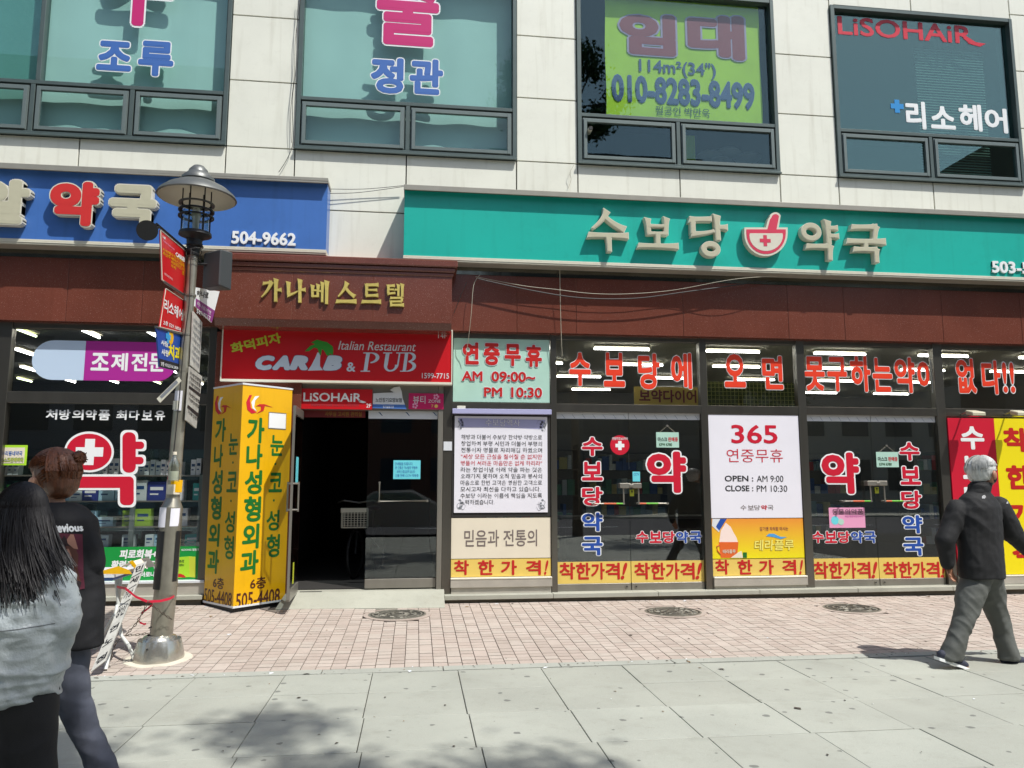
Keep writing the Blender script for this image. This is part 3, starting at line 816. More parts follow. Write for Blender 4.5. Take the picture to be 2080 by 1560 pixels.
# chamfered lower lip
def lip(prof, name, x0, x1):
    vs = [(x, y, z) for x in (x0, x1) for y, z in prof]; n = len(prof)
    fs = [(i, (i + 1) % n, (i + 1) % n + n, i + n) for i in range(n)] + [tuple(range(n))[::-1], tuple(range(n, 2 * n))]
    MB().add(vs, fs).build(name, M['marble'], por)
lip([(-.45, zp0), (-.41, zp0 - .085), (.02, zp0 - .085), (.02, zp0)], 'lower_lip', xp0 + .002, xp1 - .002)
h = zp1
for k, (ex, za, zb2) in enumerate([(.015, 0, .05), (.035, .05, .11), (.065, .11, .20)]):
    MB().box(xp0 - ex, xp1 + ex, -.45 - ex, -.05, h + za + .001, h + zb2).build('cornice', M['marble'], por, bevel=.012)
zcor = h + .20
# side pier behind the yellow sign, and jamb
for (a, b) in ((430, 452),):
    MB().box(xx(430, 900, pM), xx(612, 900, pM) - .02, YM, .1, .1, zp0 - .1).build('pier', M['marble'], por, bevel=.003)
gk = W(-.478)
for c, b in [('가', (530, 567, 571, 613)), ('나', (581, 568, 620, 615)), ('베', (632, 571, 668, 617)), ('스', (684, 573, 724, 618)), ('트', (736, 575, 774, 618)), ('텔', (786, 577, 822, 622))]:
    brush(gk, c, b, M['gold'], M['gold'], por, depth=.028, grow=.012, kw=1.6)

# ---- red pub sign
pC = W(-.15)
s0, s1, z0, z1 = pC.rect(452, 662, 917, 776)
z0 = np.mean([zz(452, 769, pC), zz(917, 777, pC)]); z1 = np.mean([zz(455, 661, pC), zz(917, 673, pC)])
pub = thing('restaurant_sign', ((s0 + s1) / 2, -.1, z0), 'wide red restaurant sign with white lettering and a palm tree', 'shop sign')
MB().box(s0, s1, -.15, .0, z0, z1).build('sign_box', M['red'], pub)
fr = MB(); t = .014
fr.box(s0 - t, s1 + t, -.16, .0, z1, z1 + t); fr.box(s0 - t, s1 + t, -.16, .0, z0 - .03, z0 - .001); fr.box(s0 - t, s0, -.16, 0, z0, z1); fr.box(s1, s1 + t, -.16, 0, z0, z1)
fr.build('sign_frame', M['offwhite'], pub)
k1 = dict(d=.003)
text(pC, '화덕피자', (466, 686, 574, 706), M['ygreen'], pub, w=.035, rot=.26, ow=.0, real=(lambda r: (r[0], r[1], r[2], r[3]))(pC.rect(468, 686, 572, 708)))
lw = mat('pale blue white print', (206, 218, 230), .4)
chars(pC, [('C', (519, 722, 558, 752)), ('A', (553, 722, 590, 752)), ('R', (588, 722, 626, 752)), ('B', (656, 722, 695, 753))], lw, pub, w=.09, ow=.02, om=M['navy'], shear=.25, name='lettering')
m = MB()
m.prism(pC, ppx(pC, [(625, 753), (632, 743), (640, 728), (645, 716), (651, 717), (650, 732), (650, 744), (656, 752)]), 0, .004, 0)
m.prism(pC, ppx(pC, [(650, 722), (645, 708), (638, 706), (628, 713), (619, 714), (630, 703), (640, 699), (632, 696), (644, 690), (654, 693), (664, 695), (676, 704), (677, 713), (676, 722), (668, 716), (672, 722), (664, 722), (658, 712), (654, 709), (652, 722)]), 0, .0045, 1)
m.build('palm_tree_print', [lw, mat('palm green', (54, 158, 46), .4)], pub)
text(pC, 'Italian Restaurant', (687, 694, 845, 712), M['film'], pub, w=.004, shear=.25)
text(pC, '&', (704, 736, 722, 755), lw, pub, w=.02)
def serif(letter, x0, x1, y0, y1):
    w_ = x1 - x0; h_ = y1 - y0
    def q(a, b): return pC.px(x0 + w_ * (a + .16 * (1 - b)) , y0 + h_ * b)   # slanted
    m = MB(); e = .004
    def bar(a0, b0, a1, b1, a2, b2, a3, b3):
        nonlocal e
        e += .0004; m.prism(pC, [q(a0, b0), q(a1, b1), q(a2, b2), q(a3, b3)], 0, e)
    def curve(cx, cy, rx, ry, a0, a1, t0, t1, tm):
        nonlocal e
        e += .0004; n_ = 18
        for i in range(n_):
            A = math.radians(a0 + (a1 - a0) * i / n_); B = math.radians(a0 + (a1 - a0) * (i + 1) / n_)
            def th(a, u): return t0 + (tm - t0) * math.sin(math.pi * u)
            ta, tb = th(A, i / n_), th(B, (i + 1) / n_)
            m.prism(pC, [q(cx + rx * math.cos(A), cy - ry * math.sin(A)), q(cx + rx * math.cos(B), cy - ry * math.sin(B)), q(cx + (rx - tb) * math.cos(B), cy - (ry - tb * .7) * math.sin(B)), q(cx + (rx - ta) * math.cos(A), cy - (ry - ta * .7) * math.sin(A))], e - .0002, e)
    if letter in 'PB':
        bar(.14, .02, .34, .02, .34, .98, .14, .98); bar(-.02, 0, .5, 0, .5, .05, -.02, .05); bar(-.02, .95, .5, .95, .5, 1, -.02, 1)
        if letter == 'P': curve(.45, .28, .45, .28, 90, -90, .08, .08, .2)
        else: curve(.42, .25, .42, .25, 90, -90, .08, .08, .2); curve(.45, .73, .48, .27, 90, -90, .08, .08, .22)
    else:
        bar(.10, .02, .30, .02, .30, .66, .10, .66); bar(-.04, 0, .44, 0, .44, .05, -.04, .05)
        bar(.80, .02, .88, .02, .88, .66, .80, .66); bar(.66, 0, 1.02, 0, 1.02, .05, .66, .05)
        curve(.49, .64, .39, .36, 180, 360, .2, .08, .12)
    m.build('lettering', lw, pub)
serif('P', 733, 770, 716, 755); serif('U', 774, 812, 716, 755); serif('B', 813, 846, 716, 755)
text(pC, '14F', (890, 678, 908, 687), M['film'], pub, w=.0); text(pC, '1599-7715', (857, 758, 912, 769), M['film'], pub, w=.008)

# ================================================================== stainless frames: helpers
def post(x0, x1, z0, z1, parent, y0=-.015, y1=.09, m='post', nm='post'):
    MB().box(x0, x1, y0, y1, z0, z1).build(nm, M[m], parent, bevel=.003)
def rail(x0, x1, z0, z1, parent, y0=-.01, y1=.09, m='post', nm='rail'):
    MB().box(x0, x1, y0, y1, z0, z1).build(nm, M[m], parent, bevel=.003)
ztf = zmb - .005
# ---- right shopfront
rs = thing('shopfront', (4, 0, .15), 'stainless steel framed glass pharmacy shopfront below the teal signboard', 'shopfront')
zledge = np.mean([zz(902, 1204, W(-.14)), zz(2080, 1194, W(-.14))])
lx0 = xx(903, 1204, W(-.14))
for k in range(9):
    a = lx0 + k * 1.35
    MB().box(a + .002, a + 1.348, -.15, .1, zledge - .055, zledge).build('ledge_stone', M['granite'], rs, bevel=.004)
MB().box(lx0 + .01, 12, -.11, .1, -.05, zledge - .056).build('plinth', mat('dark weathered plinth', (112, 108, 94), .85, var=.3, vscale=8), rs)
zr1 = np.mean([zz(1280, 822, pG), zz(1770, 829, pG)]); zr0 = np.mean([zz(1280, 838, pG), zz(1770, 846, pG)])
posts = [(xx(899, 950), xx(917, 950)), (xx(1119, 950), xx(1131, 950)), (xx(1427, 950), xx(1441, 950)), (xx(1627, 950), xx(1643, 950)), (xx(1910, 950), xx(1928, 950)), (xx(2180, 950), xx(2200, 950))]
for a, b in posts: post(a, b, zledge, ztf, rs)
for i in range(5):
    a, b = posts[i][1], posts[i + 1][0]
    rail(a, b, zr0, zr1, rs); rail(a, b, ztf - .06, ztf, rs, y0=.0)
    MB().box(a, b, YG, YG + .008, zr1, ztf - .06).build('transom_pane', M['sglass'], rs)
# mint panel in bay A
s0, s1, z0, z1 = pG.rect(922, 690, 1113, 815)
mp = MB().box(posts[0][1] + .01, posts[1][0] - .01, .0, .03, zr1 + .01, ztf - .07).build('hours_panel', M['mint'], rs)
pA = W(0.0)
chars(pA, spread('연중무휴', 956, 718, 1084, 723, 33, 45), M['bred'], rs, w=.045, ow=.03, om=M['film'], name='lettering', d=.008, depth=.006)
text(pA, 'AM', (938, 754, 980, 774), M['bred'], rs, w=.03, ow=.035, om=M['film'], d=.008, depth=.006)
text(pA, '09:00~', (998, 755, 1087, 776), M['bred'], rs, w=.03, ow=.035, om=M['film'], d=.008, depth=.006)
text(pA, 'PM', (983, 787, 1020, 806), M['bred'], rs, w=.03, ow=.035, om=M['film'], d=.008, depth=.006)
text(pA, '10:30', (1038, 787, 1101, 808), M['bred'], rs, w=.03, ow=.035, om=M['film'], d=.008, depth=.006)
# big transom letters
for s, boxes in (('수보당에', [(1156, 716, 1200, 784), (1226, 716, 1269, 786), (1296, 718, 1340, 791), (1363, 717, 1405, 790)]),
                 ('오면', [(1471, 719, 1514, 787), (1548, 723, 1590, 791)]),
                 ('못구하는약이', [(1634, 724, 1675, 794), (1680, 725, 1720, 795), (1727, 723, 1768, 796), (1772, 727, 1812, 796), (1817, 726, 1858, 798), (1863, 730, 1900, 799)]),
                 ('없다', [(1942, 728, 1982, 799), (1994, 732, 2032, 801)]), ('!!', [(2036, 736, 2060, 798)])):
    if s == '!!': text(pG, s, boxes[0], M['orange'], rs, w=.02, ow=.025, om=M['white'])
    else:
        for c, b in zip(s, boxes): text(pG, c, b, M['orange'], rs, w=.036, ow=.02, om=M['white'])
zdt = zz(1280, 838, pG); zdb = zz(1280, 1200, pG)
zst1 = np.mean([zz(1280, 1137, pG), zz(1770, 1136, pG)]); zst0 = np.mean([zz(1280, 1181, pG), zz(1770, 1178, pG)])
def price(pl, x0, x1, yc, parent, wide):
    w_ = x1 - x0
    if wide: lst = [(.03, .18), (.27, .43), (.50, .66), (.75, .90)]; hh = 15
    else: lst = [(.03, .25), (.26, .46), (.47, .66), (.67, .87)]; hh = 17
    for c, (a, b) in zip('착한가격', lst): text(pl, c, (x0 + w_ * a, yc - hh, x0 + w_ * b, yc + hh), M['bred'], parent, w=.03 if wide else .028, name='price_letter', d=.004)
    text(pl, '!', (x0 + w_ * (.93 if wide else .88), yc - hh, x0 + w_ * .975, yc + hh), M['bred'], parent, w=.03, name='price_letter', shear=.3, d=.004)
def leaf(x0, x1, name='door', lock=1, parent=rs, strip=True, px=None):
    d = MB().box(x0, x1, YG - .004, YG + .014, zst1 if strip else zdb + .15, zdt - .09).build(name, M['dorglass'], parent)
    MB().box(x0 + .002, x1 - .002, YG - .012, YG + .024, zdt - .09, zdt - .005).build('top_rail', M['film'], d)
    MB().box(x0 + .002, x1 - .002, YG - .012, YG + .024, zdb, zst0 - .002).build('bottom_rail', M['steel'], d, bevel=.003)
    if strip:
        MB().box(x0 + .002, x1 - .002, YG - .006, YG + .012, zst0, zst1).build('price_strip', M['pyellow'], d)
    lx = x1 - .06 if lock > 0 else x0 + .06
    MB().tube([(lx, YG - .02, zdb + .055), (lx, YG, zdb + .055)], .018, 14).tube([(lx, YG - .0215, zdb + .055), (lx, YG, zdb + .055)], .010, 10, 1).build('floor_lock', [M['steel'], M['black']], d)
    # faint printing on the protective film
    mb = MB(); n_ = 7
    for i in range(n_):
        cx_ = x0 + (x1 - x0) * (i + .5) / n_
        mb.prism(pG, [(cx_, zdt - .03), (cx_ + .004, zdt - .03), (cx_ + .045, zdt - .085), (cx_ + .041, zdt - .085)], .013, .0135)
    mb.build('film_print', M['navy'], d, kind='stuff')
    return d
def pull(xc, d):                                        # paired handles clasped by a hasp
    pass
doors = []
for (xa, xm, xb, ls) in ((1132, 1279, 1426, ('left', 'right')), (1643, 1777, 1909, ('', ''))):
    a, b = xx(xa, 950) , xx(xb, 950); a = posts[1][1] + .004 if xa < 1500 else posts[3][1] + .004; b = posts[2][0] - .004 if xa < 1500 else posts[4][0] - .004
    m_ = xx(xm, 1020, pG)
    dl = leaf(a, m_ - .003, lock=1); dr = leaf(m_ + .003, b, lock=-1); doors += [dl, dr]
    yh = 1023 if xa < 1500 else 1018
    zh = zz(xm, yh, W(-.03)); zc = zz(xm, yh - 33, W(-.03))
    for dd, sg, colr in ((dl, -1, 0), (dr, 1, 1)):
        xe = m_ + sg * .10; xo = m_ + sg * (.52 if sg < 0 else .50)
        mb = MB().tube([(xe, -.03, zh), (xe + sg * .10, -.03, zh)], .011, 10, 1 if sg < 0 else 2)
        mb.tube([(xe + sg * .10, -.03, zh), (xe + sg * .26, -.03, zh)], .0112, 10, 2 if sg < 0 else 1)
        mb.tube([(xe + sg * .26, -.03, zh), (xo, -.03, zh)], .009, 10, 0)
        mb.tube([(xo - sg * .02, -.05, zh), (xo - sg * .02, .04, zh)], .014, 10, 0)
        mb.tube([(xe, -.03, zh - .01), (xe, -.03, zc)], .010, 10, 0).tube([(xe, -.045, zh), (xe, .04, zh)], .013, 10, 0)
        mb.build('handle', [M['steel'], mat('green handle tape', (96, 180, 40), .5), mat('orange handle tape', (206, 90, 40), .5)], dd, smooth=True)
    hb = MB().box(m_ - .155, m_ - .004, -.06, .03, zc - .01, zc + .055).box(m_ + .004, m_ + .135, -.06, .03, zc - .01, zc + .055).box(m_ - .03, m_ + .03, -.066, -.03, zc + .005, zc + .04)
    hb.build('door_clasp', M['steel'], dl, bevel=.005)
    MB().box(m_ - .0, m_ + .055, .025, .03, zc - .115, zc - .03).build('warning_sticker', M['ygreen'], dr)
    text(W(.025), '!', None, M['ink'], dr, real=(m_ + .015, m_ + .04, zc - .075, zc - .04), w=.02)
# stickers on door glass
P_ = W(YG - .004)
def vword(x, ys, hw, hh, d, slope=0):
    for c, y, mm in zip('수보당약국', ys, ('crimson', 'crimson', 'crimson', 'bluev', 'bluev')):
        text(P_, c, (x - hw, y - hh, x + hw, y + hh), M[mm], d, w=.035, ow=.042, om=M['white'])
        x += slope
vword(1203, (907, 957, 1008, 1060, 1109), 21, 19, doors[0])
vword(1847, (917, 966, 1015, 1065, 1110), 20.5, 18.5, doors[3], 2)
text(P_, '약', (1314, 917, 1394, 1001), M['crimson'], doors[1], w=.045, ow=.035, om=M['white'])
text(P_, '약', (1669, 919, 1745, 1003), M['crimson'], doors[2], w=.045, ow=.035, om=M['white'])
def hword(x0, x1, y, hh, d):
    n_ = 5; w_ = (x1 - x0) / n_
    for i, (c, mm) in enumerate(zip('수보당약국', ('crimson', 'crimson', 'crimson', 'bluev', 'bluev'))):
        text(P_, c, (x0 + w_ * i + 1, y - hh, x0 + w_ * (i + 1) - 1, y + hh), M[mm], d, w=.035, ow=.04, om=M['white'])
hword(1291, 1426, 1091, 12, doors[1]); hword(1648, 1780, 1091, 12, doors[2])
pr = W(YG - .006)
price(pr, 1132, 1278, 1160, doors[0], False); price(pr, 1284, 1430, 1160, doors[1], False)
price(pr, 1648, 1786, 1158, doors[2], False); price(pr, 1790, 1926, 1158, doors[3], False)
# round red sticker, cyan sticker, pink paper
def disc(pl, cx, cy, r, m, parent, d=.003, name='sticker', n_=28):
    s, z = pl.px(cx, cy); R = abs(pl.px(cx + r, cy)[0] - s)
    return MB().prism(pl, [(s + R * math.cos(2 * math.pi * k / n_), z + R * math.sin(2 * math.pi * k / n_)) for k in range(n_)], 0, d).build(name, m, parent)
disc(P_, 1259, 904, 19.5, M['crimson'], doors[0]); cross(P_, 1259, 905, 9, 3.5, M['white'], doors[0], d=.005)
text(P_, '연중무휴365약국', (1243, 888, 1275, 894), M['white'], doors[0], d=.005, w=.01)
def sheet(pl, x0, y0, x1, y1, m, parent, name='paper', d=.002, th=.0015):
    s0, s1, z0, z1 = pl.rect(x0, y0, x1, y1)
    return MB().prism(pl, [(s0, z0), (s1, z0), (s1, z1), (s0, z1)], d - th, d).build(name, m, parent)
sheet(P_, 1285, 958, 1300, 978, M['cyan'], doors[1], 'sticker'); text(P_, 'CCTV', (1287, 961, 1298, 966), M['bluev'], doors[1], w=.01)
sheet(P_, 1684, 1031, 1757, 1072, M['pink'], doors[2])
text(P_, '동물의약품', (1690, 1034, 1753, 1045), M['ink'], doors[2], w=.0, d=.004)
text(P_, '취급 병원처방전약국', (1716, 1047, 1752, 1051), M['purple'], doors[2], w=.0, d=.004)
disc(P_, 1696, 1057, 8, M['cyan'], doors[2], .004); disc(P_, 1708, 1060, 6, M['mint'], doors[2], .0045)
# hanging mask notices
for (x0, y0, x1, y1, dd, nm) in ((1333, 878, 1379, 909, doors[1], 'left'), (1780, 918, 1825, 949, doors[3], 'right')):
    pl = W(YG - .02); s0, s1, z0, z1 = pl.rect(x0, y0, x1, y1)
    t = thing('hanging_notice', ((s0 + s1) / 2, YG - .02, z1), 'small pale notice on a string hung on the %s glass door' % ('left pair, right leaf,' if nm == 'left' else 'right pair, right leaf,'), 'notice', 'small notices hung on the door glass')
    MB().prism(pl, [(s0, z0), (s1, z0), (s1, z1), (s0, z1)], -.002, .001).build('board', M['mint'], t)
    cxm = (s0 + s1) / 2
    MB().tube([pl.at(s0 + .04, z1 - .01), pl.at(cxm, z1 + .085), pl.at(s1 - .04, z1 - .01)], .0022, 5).build('string', M['cable'], t)
    MB().tube([pl.at(cxm, z1 + .085, .012), pl.at(cxm, z1 + .085, -.015)], .014, 12).build('suction_hook', M['steel'], t)
    text(pl, '마스크', (x0 + 3, y0 + 10, x0 + 22, y0 + 19), M['ink'], t, w=.03, d=.003); text(pl, '판매중', (x0 + 24, y0 + 10, x1 - 2, y0 + 19), M['crimson'], t, w=.03, d=.003)
    text(pl, 'KF94 KF80', (x0 + 6, y0 + 22, x1 - 14, y0 + 28), M['dkgreen'], t, w=.02, d=.003)
# bay A lower: history panel, cream board, price strip
sa0, sa1 = posts[0][1] + .006, posts[1][0] - .006
zA = lambda y: zz(1018, y, pF)
hp = thing('history_poster', ((sa0 + sa1) / 2, 0, zA(1040)), 'framed lilac white notice board covered with dark paragraph text', 'notice board')
MB().box(sa0, sa1, .0, .06, zA(1050), zA(838)).build('frame', M['insidedk'], hp)
MB().box(sa0 + .03, sa1 - .04, -.012, .0, zA(1041), zA(846)).build('sheet', M['paper'], hp)
MB().box(sa0 - .005, sa1 + .005, -.09, .05, zA(842), zA(832)).build('lamp_cover', M['lilac'], hp, bevel=.004)
ph_ = W(-.012)
MB().prism(ph_, [ph_.px(930, 849), ph_.px(1108, 853), ph_.px(1100, 872), ph_.px(1018, 868), ph_.px(936, 868)], 0, .0015).build('header_print', M['lilac'], hp)
text(ph_, '수보당역사', (986, 851, 1056, 866), M['paper'], hp, w=.0, ow=.018, om=M['ink'], d=.004)
lines = ['해방과 더불어 수보당 한약방·약방으로', '창업하여 부평 시민과 더불어 부평의', '전통이자 명물로 자리매김 하였으며', '"세상 모든 근심을 짊어질 순 없지만', '병들어 서러운 마음만은 없게 하리라"', '라는 창업이념 아래 약을 파는 것은', '오래가지 못하며 오직 믿음과 봉사의', '마음으로 한번 고객은 영원한 고객으로', '모시고자 최선을 다하고 있습니다.', '수보당 이라는 이름에 책임을 지도록', '노력하겠습니다.']
for i, s in enumerate(lines):
    y = 888 + i * 13.2; x1 = 1101 if i != 10 else 1004
    text(ph_, s, (937 - i * .2, y - 5, x1 - (3 if i == 8 else 0), y + 5), M['crimson'] if i in (3, 4) else M['ink'], hp, w=.0, res=1)
orn = MB(); rr = random.Random(5)
for (cx_, cy_, sx_, sy_) in ((930, 852, 1, 1), (1108, 856, -1, 1), (928, 1034, 1, -1), (1108, 1034, -1, -1)):
    for q in range(5):
        a0 = rr.uniform(0, 1.4); pts = []
        for u in range(8):
            r = 3 + u * 2.6; a = a0 + .25 * math.sin(u * .9 + q)
            s, z = ph_.px(cx_ + sx_ * r * math.cos(a) * .9, cy_ + sy_ * r * math.sin(a)); pts.append(ph_.at(s, z, .002))
        orn.tube(pts, [.0035 * (1 - u / 9) for u in range(8)], 4)
    for q in range(4):
        r = 7 + q * 4; a = .2 + q * .35; s, z = ph_.px(cx_ + sx_ * r * math.cos(a), cy_ + sy_ * r * math.sin(a))
        orn.prism(ph_, [(s + .014 * math.cos(k * .9) * (1 + .3 * (k % 2)), z + .014 * math.sin(k * .9)) for k in range(7)], 0, .0015)
orn.build('ornament_print', M['ogrey'], hp, kind='stuff')
cb = thing('slogan_panel', ((sa0 + sa1) / 2, 0, zA(1170)), 'cream panel with grey slogan and price strip beneath the notice board', 'sign panel')
MB().box(sa0, sa1, .005, .05, zA(1134), zA(1052)).build('cream_board', M['cream'], cb)
text(W(.005), '믿음과 전통의', (943, 1076, 1091, 1110), M['greyink'], cb, w=.01)
MB().box(sa0, sa1, .002, .05, zA(1171), zA(1135.5)).build('price_strip', M['pyellow'], cb)
price(W(.002), 916, 1119, 1153, cb, True)
def baserails(a, b, parent, ztop_):
    MB().box(a, b, -.05, .09, ztop_ - .022, ztop_).build('sill', M['offwhite'], parent, bevel=.005)
    MB().box(a, b, -.045, .09, ztop_ - .12, ztop_ - .023).build('base_rail', M['steel_dull'], parent, bevel=.003)
    MB().box(a + .01, b - .01, -.02, .09, zledge, ztop_ - .121).build('base_panel', M['steel_dull'], parent)
baserails(posts[0][1], posts[1][0], rs, zA(1172))
# bay C lightbox
pc0, pc1 = posts[2][1] + .006, posts[3][0] - .006
zC = lambda y: zz(1535, y, pF)
lb = thing('opening_hours_panel', ((pc0 + pc1) / 2, 0, zC(1050)), 'tall white panel with red 365 and opening hours between the doors', 'sign panel')
MB().box(pc0, pc1, -.0, .06, zC(1052), zC(843)).build('sheet', M['paper'], lb)
pW = W(0.0)
text(pW, '365', (1485, 863, 1579, 901), M['crimson'], lb, w=.018)
text(pW, '연중무휴', (1476, 912, 1590, 939), M['crimson'], lb, w=-.006)
text(pW, 'OPEN :', (1472, 966, 1530, 978), M['ink'], lb, w=.02); text(pW, 'AM 9:00', (1537, 966, 1591, 979), M['ink'], lb, w=-.002)
text(pW, 'CLOSE :', (1473, 986, 1530, 998), M['ink'], lb, w=.02); text(pW, 'PM 10:30', (1537, 986, 1599, 999), M['ink'], lb, w=-.002)
for c, x in zip('수보당약국', (1510, 1525, 1538, 1552, 1565)): text(pW, c, (x - 6, 1026, x + 6, 1036), M['crimson'] if c == '약' else M['greyink'], lb, w=.03 if c == '약' else 0)
og = thing('drink_advert', ((pc0 + pc1) / 2, 0, zC(1134)), 'orange and yellow printed advert with a steaming cup and sachet', 'advert')
go = D.materials.new('orange to yellow print'); go.use_nodes = True
n = go.node_tree.nodes; L = go.node_tree.links; g = n.new('ShaderNodeNewGeometry'); sp = n.new('ShaderNodeSeparateXYZ'); mr = n.new('ShaderNodeMapRange'); cr = n.new('ShaderNodeValToRGB')
L.new(g.outputs['Position'], sp.inputs[0]); L.new(sp.outputs[2], mr.inputs[0]); mr.inputs[1].default_value = zC(1134); mr.inputs[2].default_value = zC(1053)
cr.color_ramp.elements[0].color = rgb(240, 226, 20); cr.color_ramp.elements[1].color = rgb(238, 150, 56); L.new(mr.outputs[0], cr.inputs[0]); L.new(cr.outputs[0], n['Principled BSDF'].inputs['Base Color']); n['Principled BSDF'].inputs['Roughness'].default_value = .4
MB().box(pc0, pc1, .0, .05, zC(1134), zC(1053.5)).build('sheet', go, og)
ors = mat('orange cup print', (226, 104, 40), .4)
MB().prism(pW, ppx(pW, [(1460, 1101), (1500, 1101), (1497, 1133), (1464, 1133)]), 0, .002).build('cup_print', ors, og)
MB().tube([pW.at(*pW.px(x, y), .002) for x, y in ((1461, 1107), (1456, 1110), (1457, 1118), (1464, 1126))], .008, 6).build('cup_handle_print', ors, og)
MB().prism(pW, ppx(pW, [(1461, 1102), (1464, 1078), (1474, 1062), (1484, 1070), (1490, 1082), (1496, 1092), (1499, 1102)]), 0, .0012).build('steam_print', mat('pale steam print', (248, 226, 216), .5), og)
MB().prism(pW, ppx(pW, [(1447, 1054), (1475, 1054), (1460, 1081), (1446, 1068)]), 0, .0025).build('sachet_print', M['film'], og)
MB().prism(pW, ppx(pW, [(1463, 1054), (1476, 1054), (1461, 1078), (1454, 1070)]), 0, .003).build('sachet_print', M['bluev'], og)
MB().prism(pW, ppx(pW, [(1484, 1133), (1498, 1123), (1506, 1119), (1509, 1133)]), 0, .003).build('lemon_print', M['cream'], og)
MB().prism(pW, ppx(pW, [(1509, 1122), (1517, 1122), (1517, 1133), (1509, 1133)]), 0, .003).build('box_print', M['green'], og)
text(pW, '감기엔 차처럼 마시는', (1543, 1070, 1601, 1078), M['maroon'], og, w=.01)
MB().prism(pW, ppx(pW, [(1556, 1089), (1562, 1084), (1572, 1084), (1584, 1090), (1598, 1091), (1586, 1095), (1572, 1091)]), 0, .003).build('swoosh_print', mat('swoosh blue', (80, 160, 220), .4), og)
text(pW, '테라플루', (1532, 1096, 1612, 1118), mat('lemon yellow print', (246, 236, 120), .4), og, w=.02, ow=.02, om=mat('gold outline print', (206, 160, 20), .4), shear=.1)
text(pW, '테라플루', (1468, 1116, 1494, 1124), M['cream'], og, w=.02, d=.005)
ps = thing('price_panel', ((pc0 + pc1) / 2, 0, zC(1169)), 'dull yellow price strip with red letters under the orange advert', 'sign panel')
MB().box(pc0, pc1, .001, .05, zC(1169), zC(1135.5)).build('strip', M['pyellow'], ps)
price(W(.001), 1447, 1636, 1152, ps, True)
baserails(posts[2][1], posts[3][0], rs, zC(1170))
# bay E
e0, e1 = posts[4][1] + .004, xx(2027, 1000, pF)
zE = lambda y: zz(2000, y, pF)
rp = thing('crimson_panel', ((e0 + e1) / 2, 0, zE(1166)), 'tall crimson panel with white letters behind the old man', 'sign panel')
MB().box(e0, e1 - .001, -.03, .05, zE(1167), zE(850)).build('sheet', M['crimson'], rp)
pE = W(-.03)
for i, c in enumerate('수보당약국'): text(pE, c, (1951 + i * 4, 866 + i * 60, 1999 + i * 4, 913 + i * 60), M['white'], rp, w=.035)
yp = thing('yellow_panel', (e1 + .4, 0, zE(1166)), 'tall bright yellow panel with red letters at the right edge', 'sign panel')
MB().box(e1 + .001, posts[5][0], -.03, .05, zE(1167), zE(850)).build('sheet', M['byellow'], yp)
for i, c in enumerate('착한가격'): text(pE, c, (2038 + i * 6, 869 + i * 76, 2088 + i * 6, 918 + i * 76), M['bred'], yp, w=.045)
baserails(posts[4][1], posts[5][0], rs, zE(1168))
# floodlights over bay E
for k, xf in enumerate((1972, 2062)):
    s, z = W(-.2).px(xf, 842)
    t = thing('floodlight', (s, -.05, z), 'grey floodlight on a bracket over the %s panel' % ('crimson' if k == 0 else 'bright yellow'), 'floodlight', 'floodlights over the right hand panels')
    MB().tube([(s, -.0, z + .02), (s, -.16, z + .05), (s - .05, -.24, z + .0)], .012, 8).build('bracket', M['steel'], t)
    m = MB(); hw = .10
    vs = [(s - hw, -.36, z - .03), (s + hw, -.36, z - .03), (s + hw, -.36, z + .02), (s - hw, -.36, z + .02), (s - hw * .8, -.2, z + .0), (s + hw * .8, -.2, z + .0), (s + hw * .8, -.2, z + .06), (s - hw * .8, -.2, z + .06)]
    m.add(vs, [(0, 1, 2, 3), (1, 5, 6, 2), (5, 4, 7, 6), (4, 0, 3, 7), (3, 2, 6, 7), (0, 4, 5, 1)]); m.build('housing', M['tan'], t, bevel=.008)
    MB().box(s - hw * .8, s + hw * .8, -.34, -.22, z - .034, z - .02).build('lens', M['lampglass'], t)
# interior visible through right shopfront
ORD = ['leftmost', 'second from the left', 'third from the left', 'fourth from the left', 'fifth from the left', 'sixth from the left', 'seventh from the left']
def room(x0, x1, y1, z1, name, parent, wallm, ceilm, floorm, y0=.12, z0=.12):
    MB().box(x0, x1, y1, y1 + .1, z0, z1).box(x0 - .1, x0, y0, y1, z0, z1).box(x1, x1 + .1, y0, y1, z0, z1).build(name + '_wall', wallm, parent)
    MB().box(x0 - .1, x1 + .1, y0, y1 + .1, z1, z1 + .1).build(name + '_ceiling', ceilm, parent)
    MB().box(x0 - .1, x1 + .1, y0, y1 + .1, z0 - .1, z0).build(name + '_floor', floorm, parent)
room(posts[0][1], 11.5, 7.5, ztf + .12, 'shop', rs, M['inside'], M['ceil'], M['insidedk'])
ztube = ztf + .06
tlabels = 'ceiling fluorescent tube seen through the pharmacy transom glass'
def tube_light(x, y, z, dx, dy, m, lab, grp, ln=.85):
    t = thing('fluorescent_light', (x, y, z), lab, 'ceiling light', grp)
    MB().box(x - (ln / 2 if dx else .05), x + (ln / 2 if dx else .05), y - (ln / 2 if dy else .05), y + (ln / 2 if dy else .05), z + .03, z + .07).build('batten', M['ceil'], t)
    MB().tube([(x - dx * ln / 2, y - dy * ln / 2, z), (x + dx * ln / 2, y + dy * ln / 2, z)], .017, 8).build('tube', m, t)
for r_, yy in enumerate((1.3, 2.8, 4.4, 6.4)):
    for i in range(6):
        x = 1.3 + i * 1.75 + (r_ % 2) * .7
        if x < 11: tube_light(x, yy, ztube, 1, 0, M['tube'], 'fluorescent tube in right pharmacy, %s in %s row behind glass' % (ORD[i], ['first', 'second', 'third', 'fourth', 'rearmost'][r_]), 'fluorescent tubes of the right pharmacy')
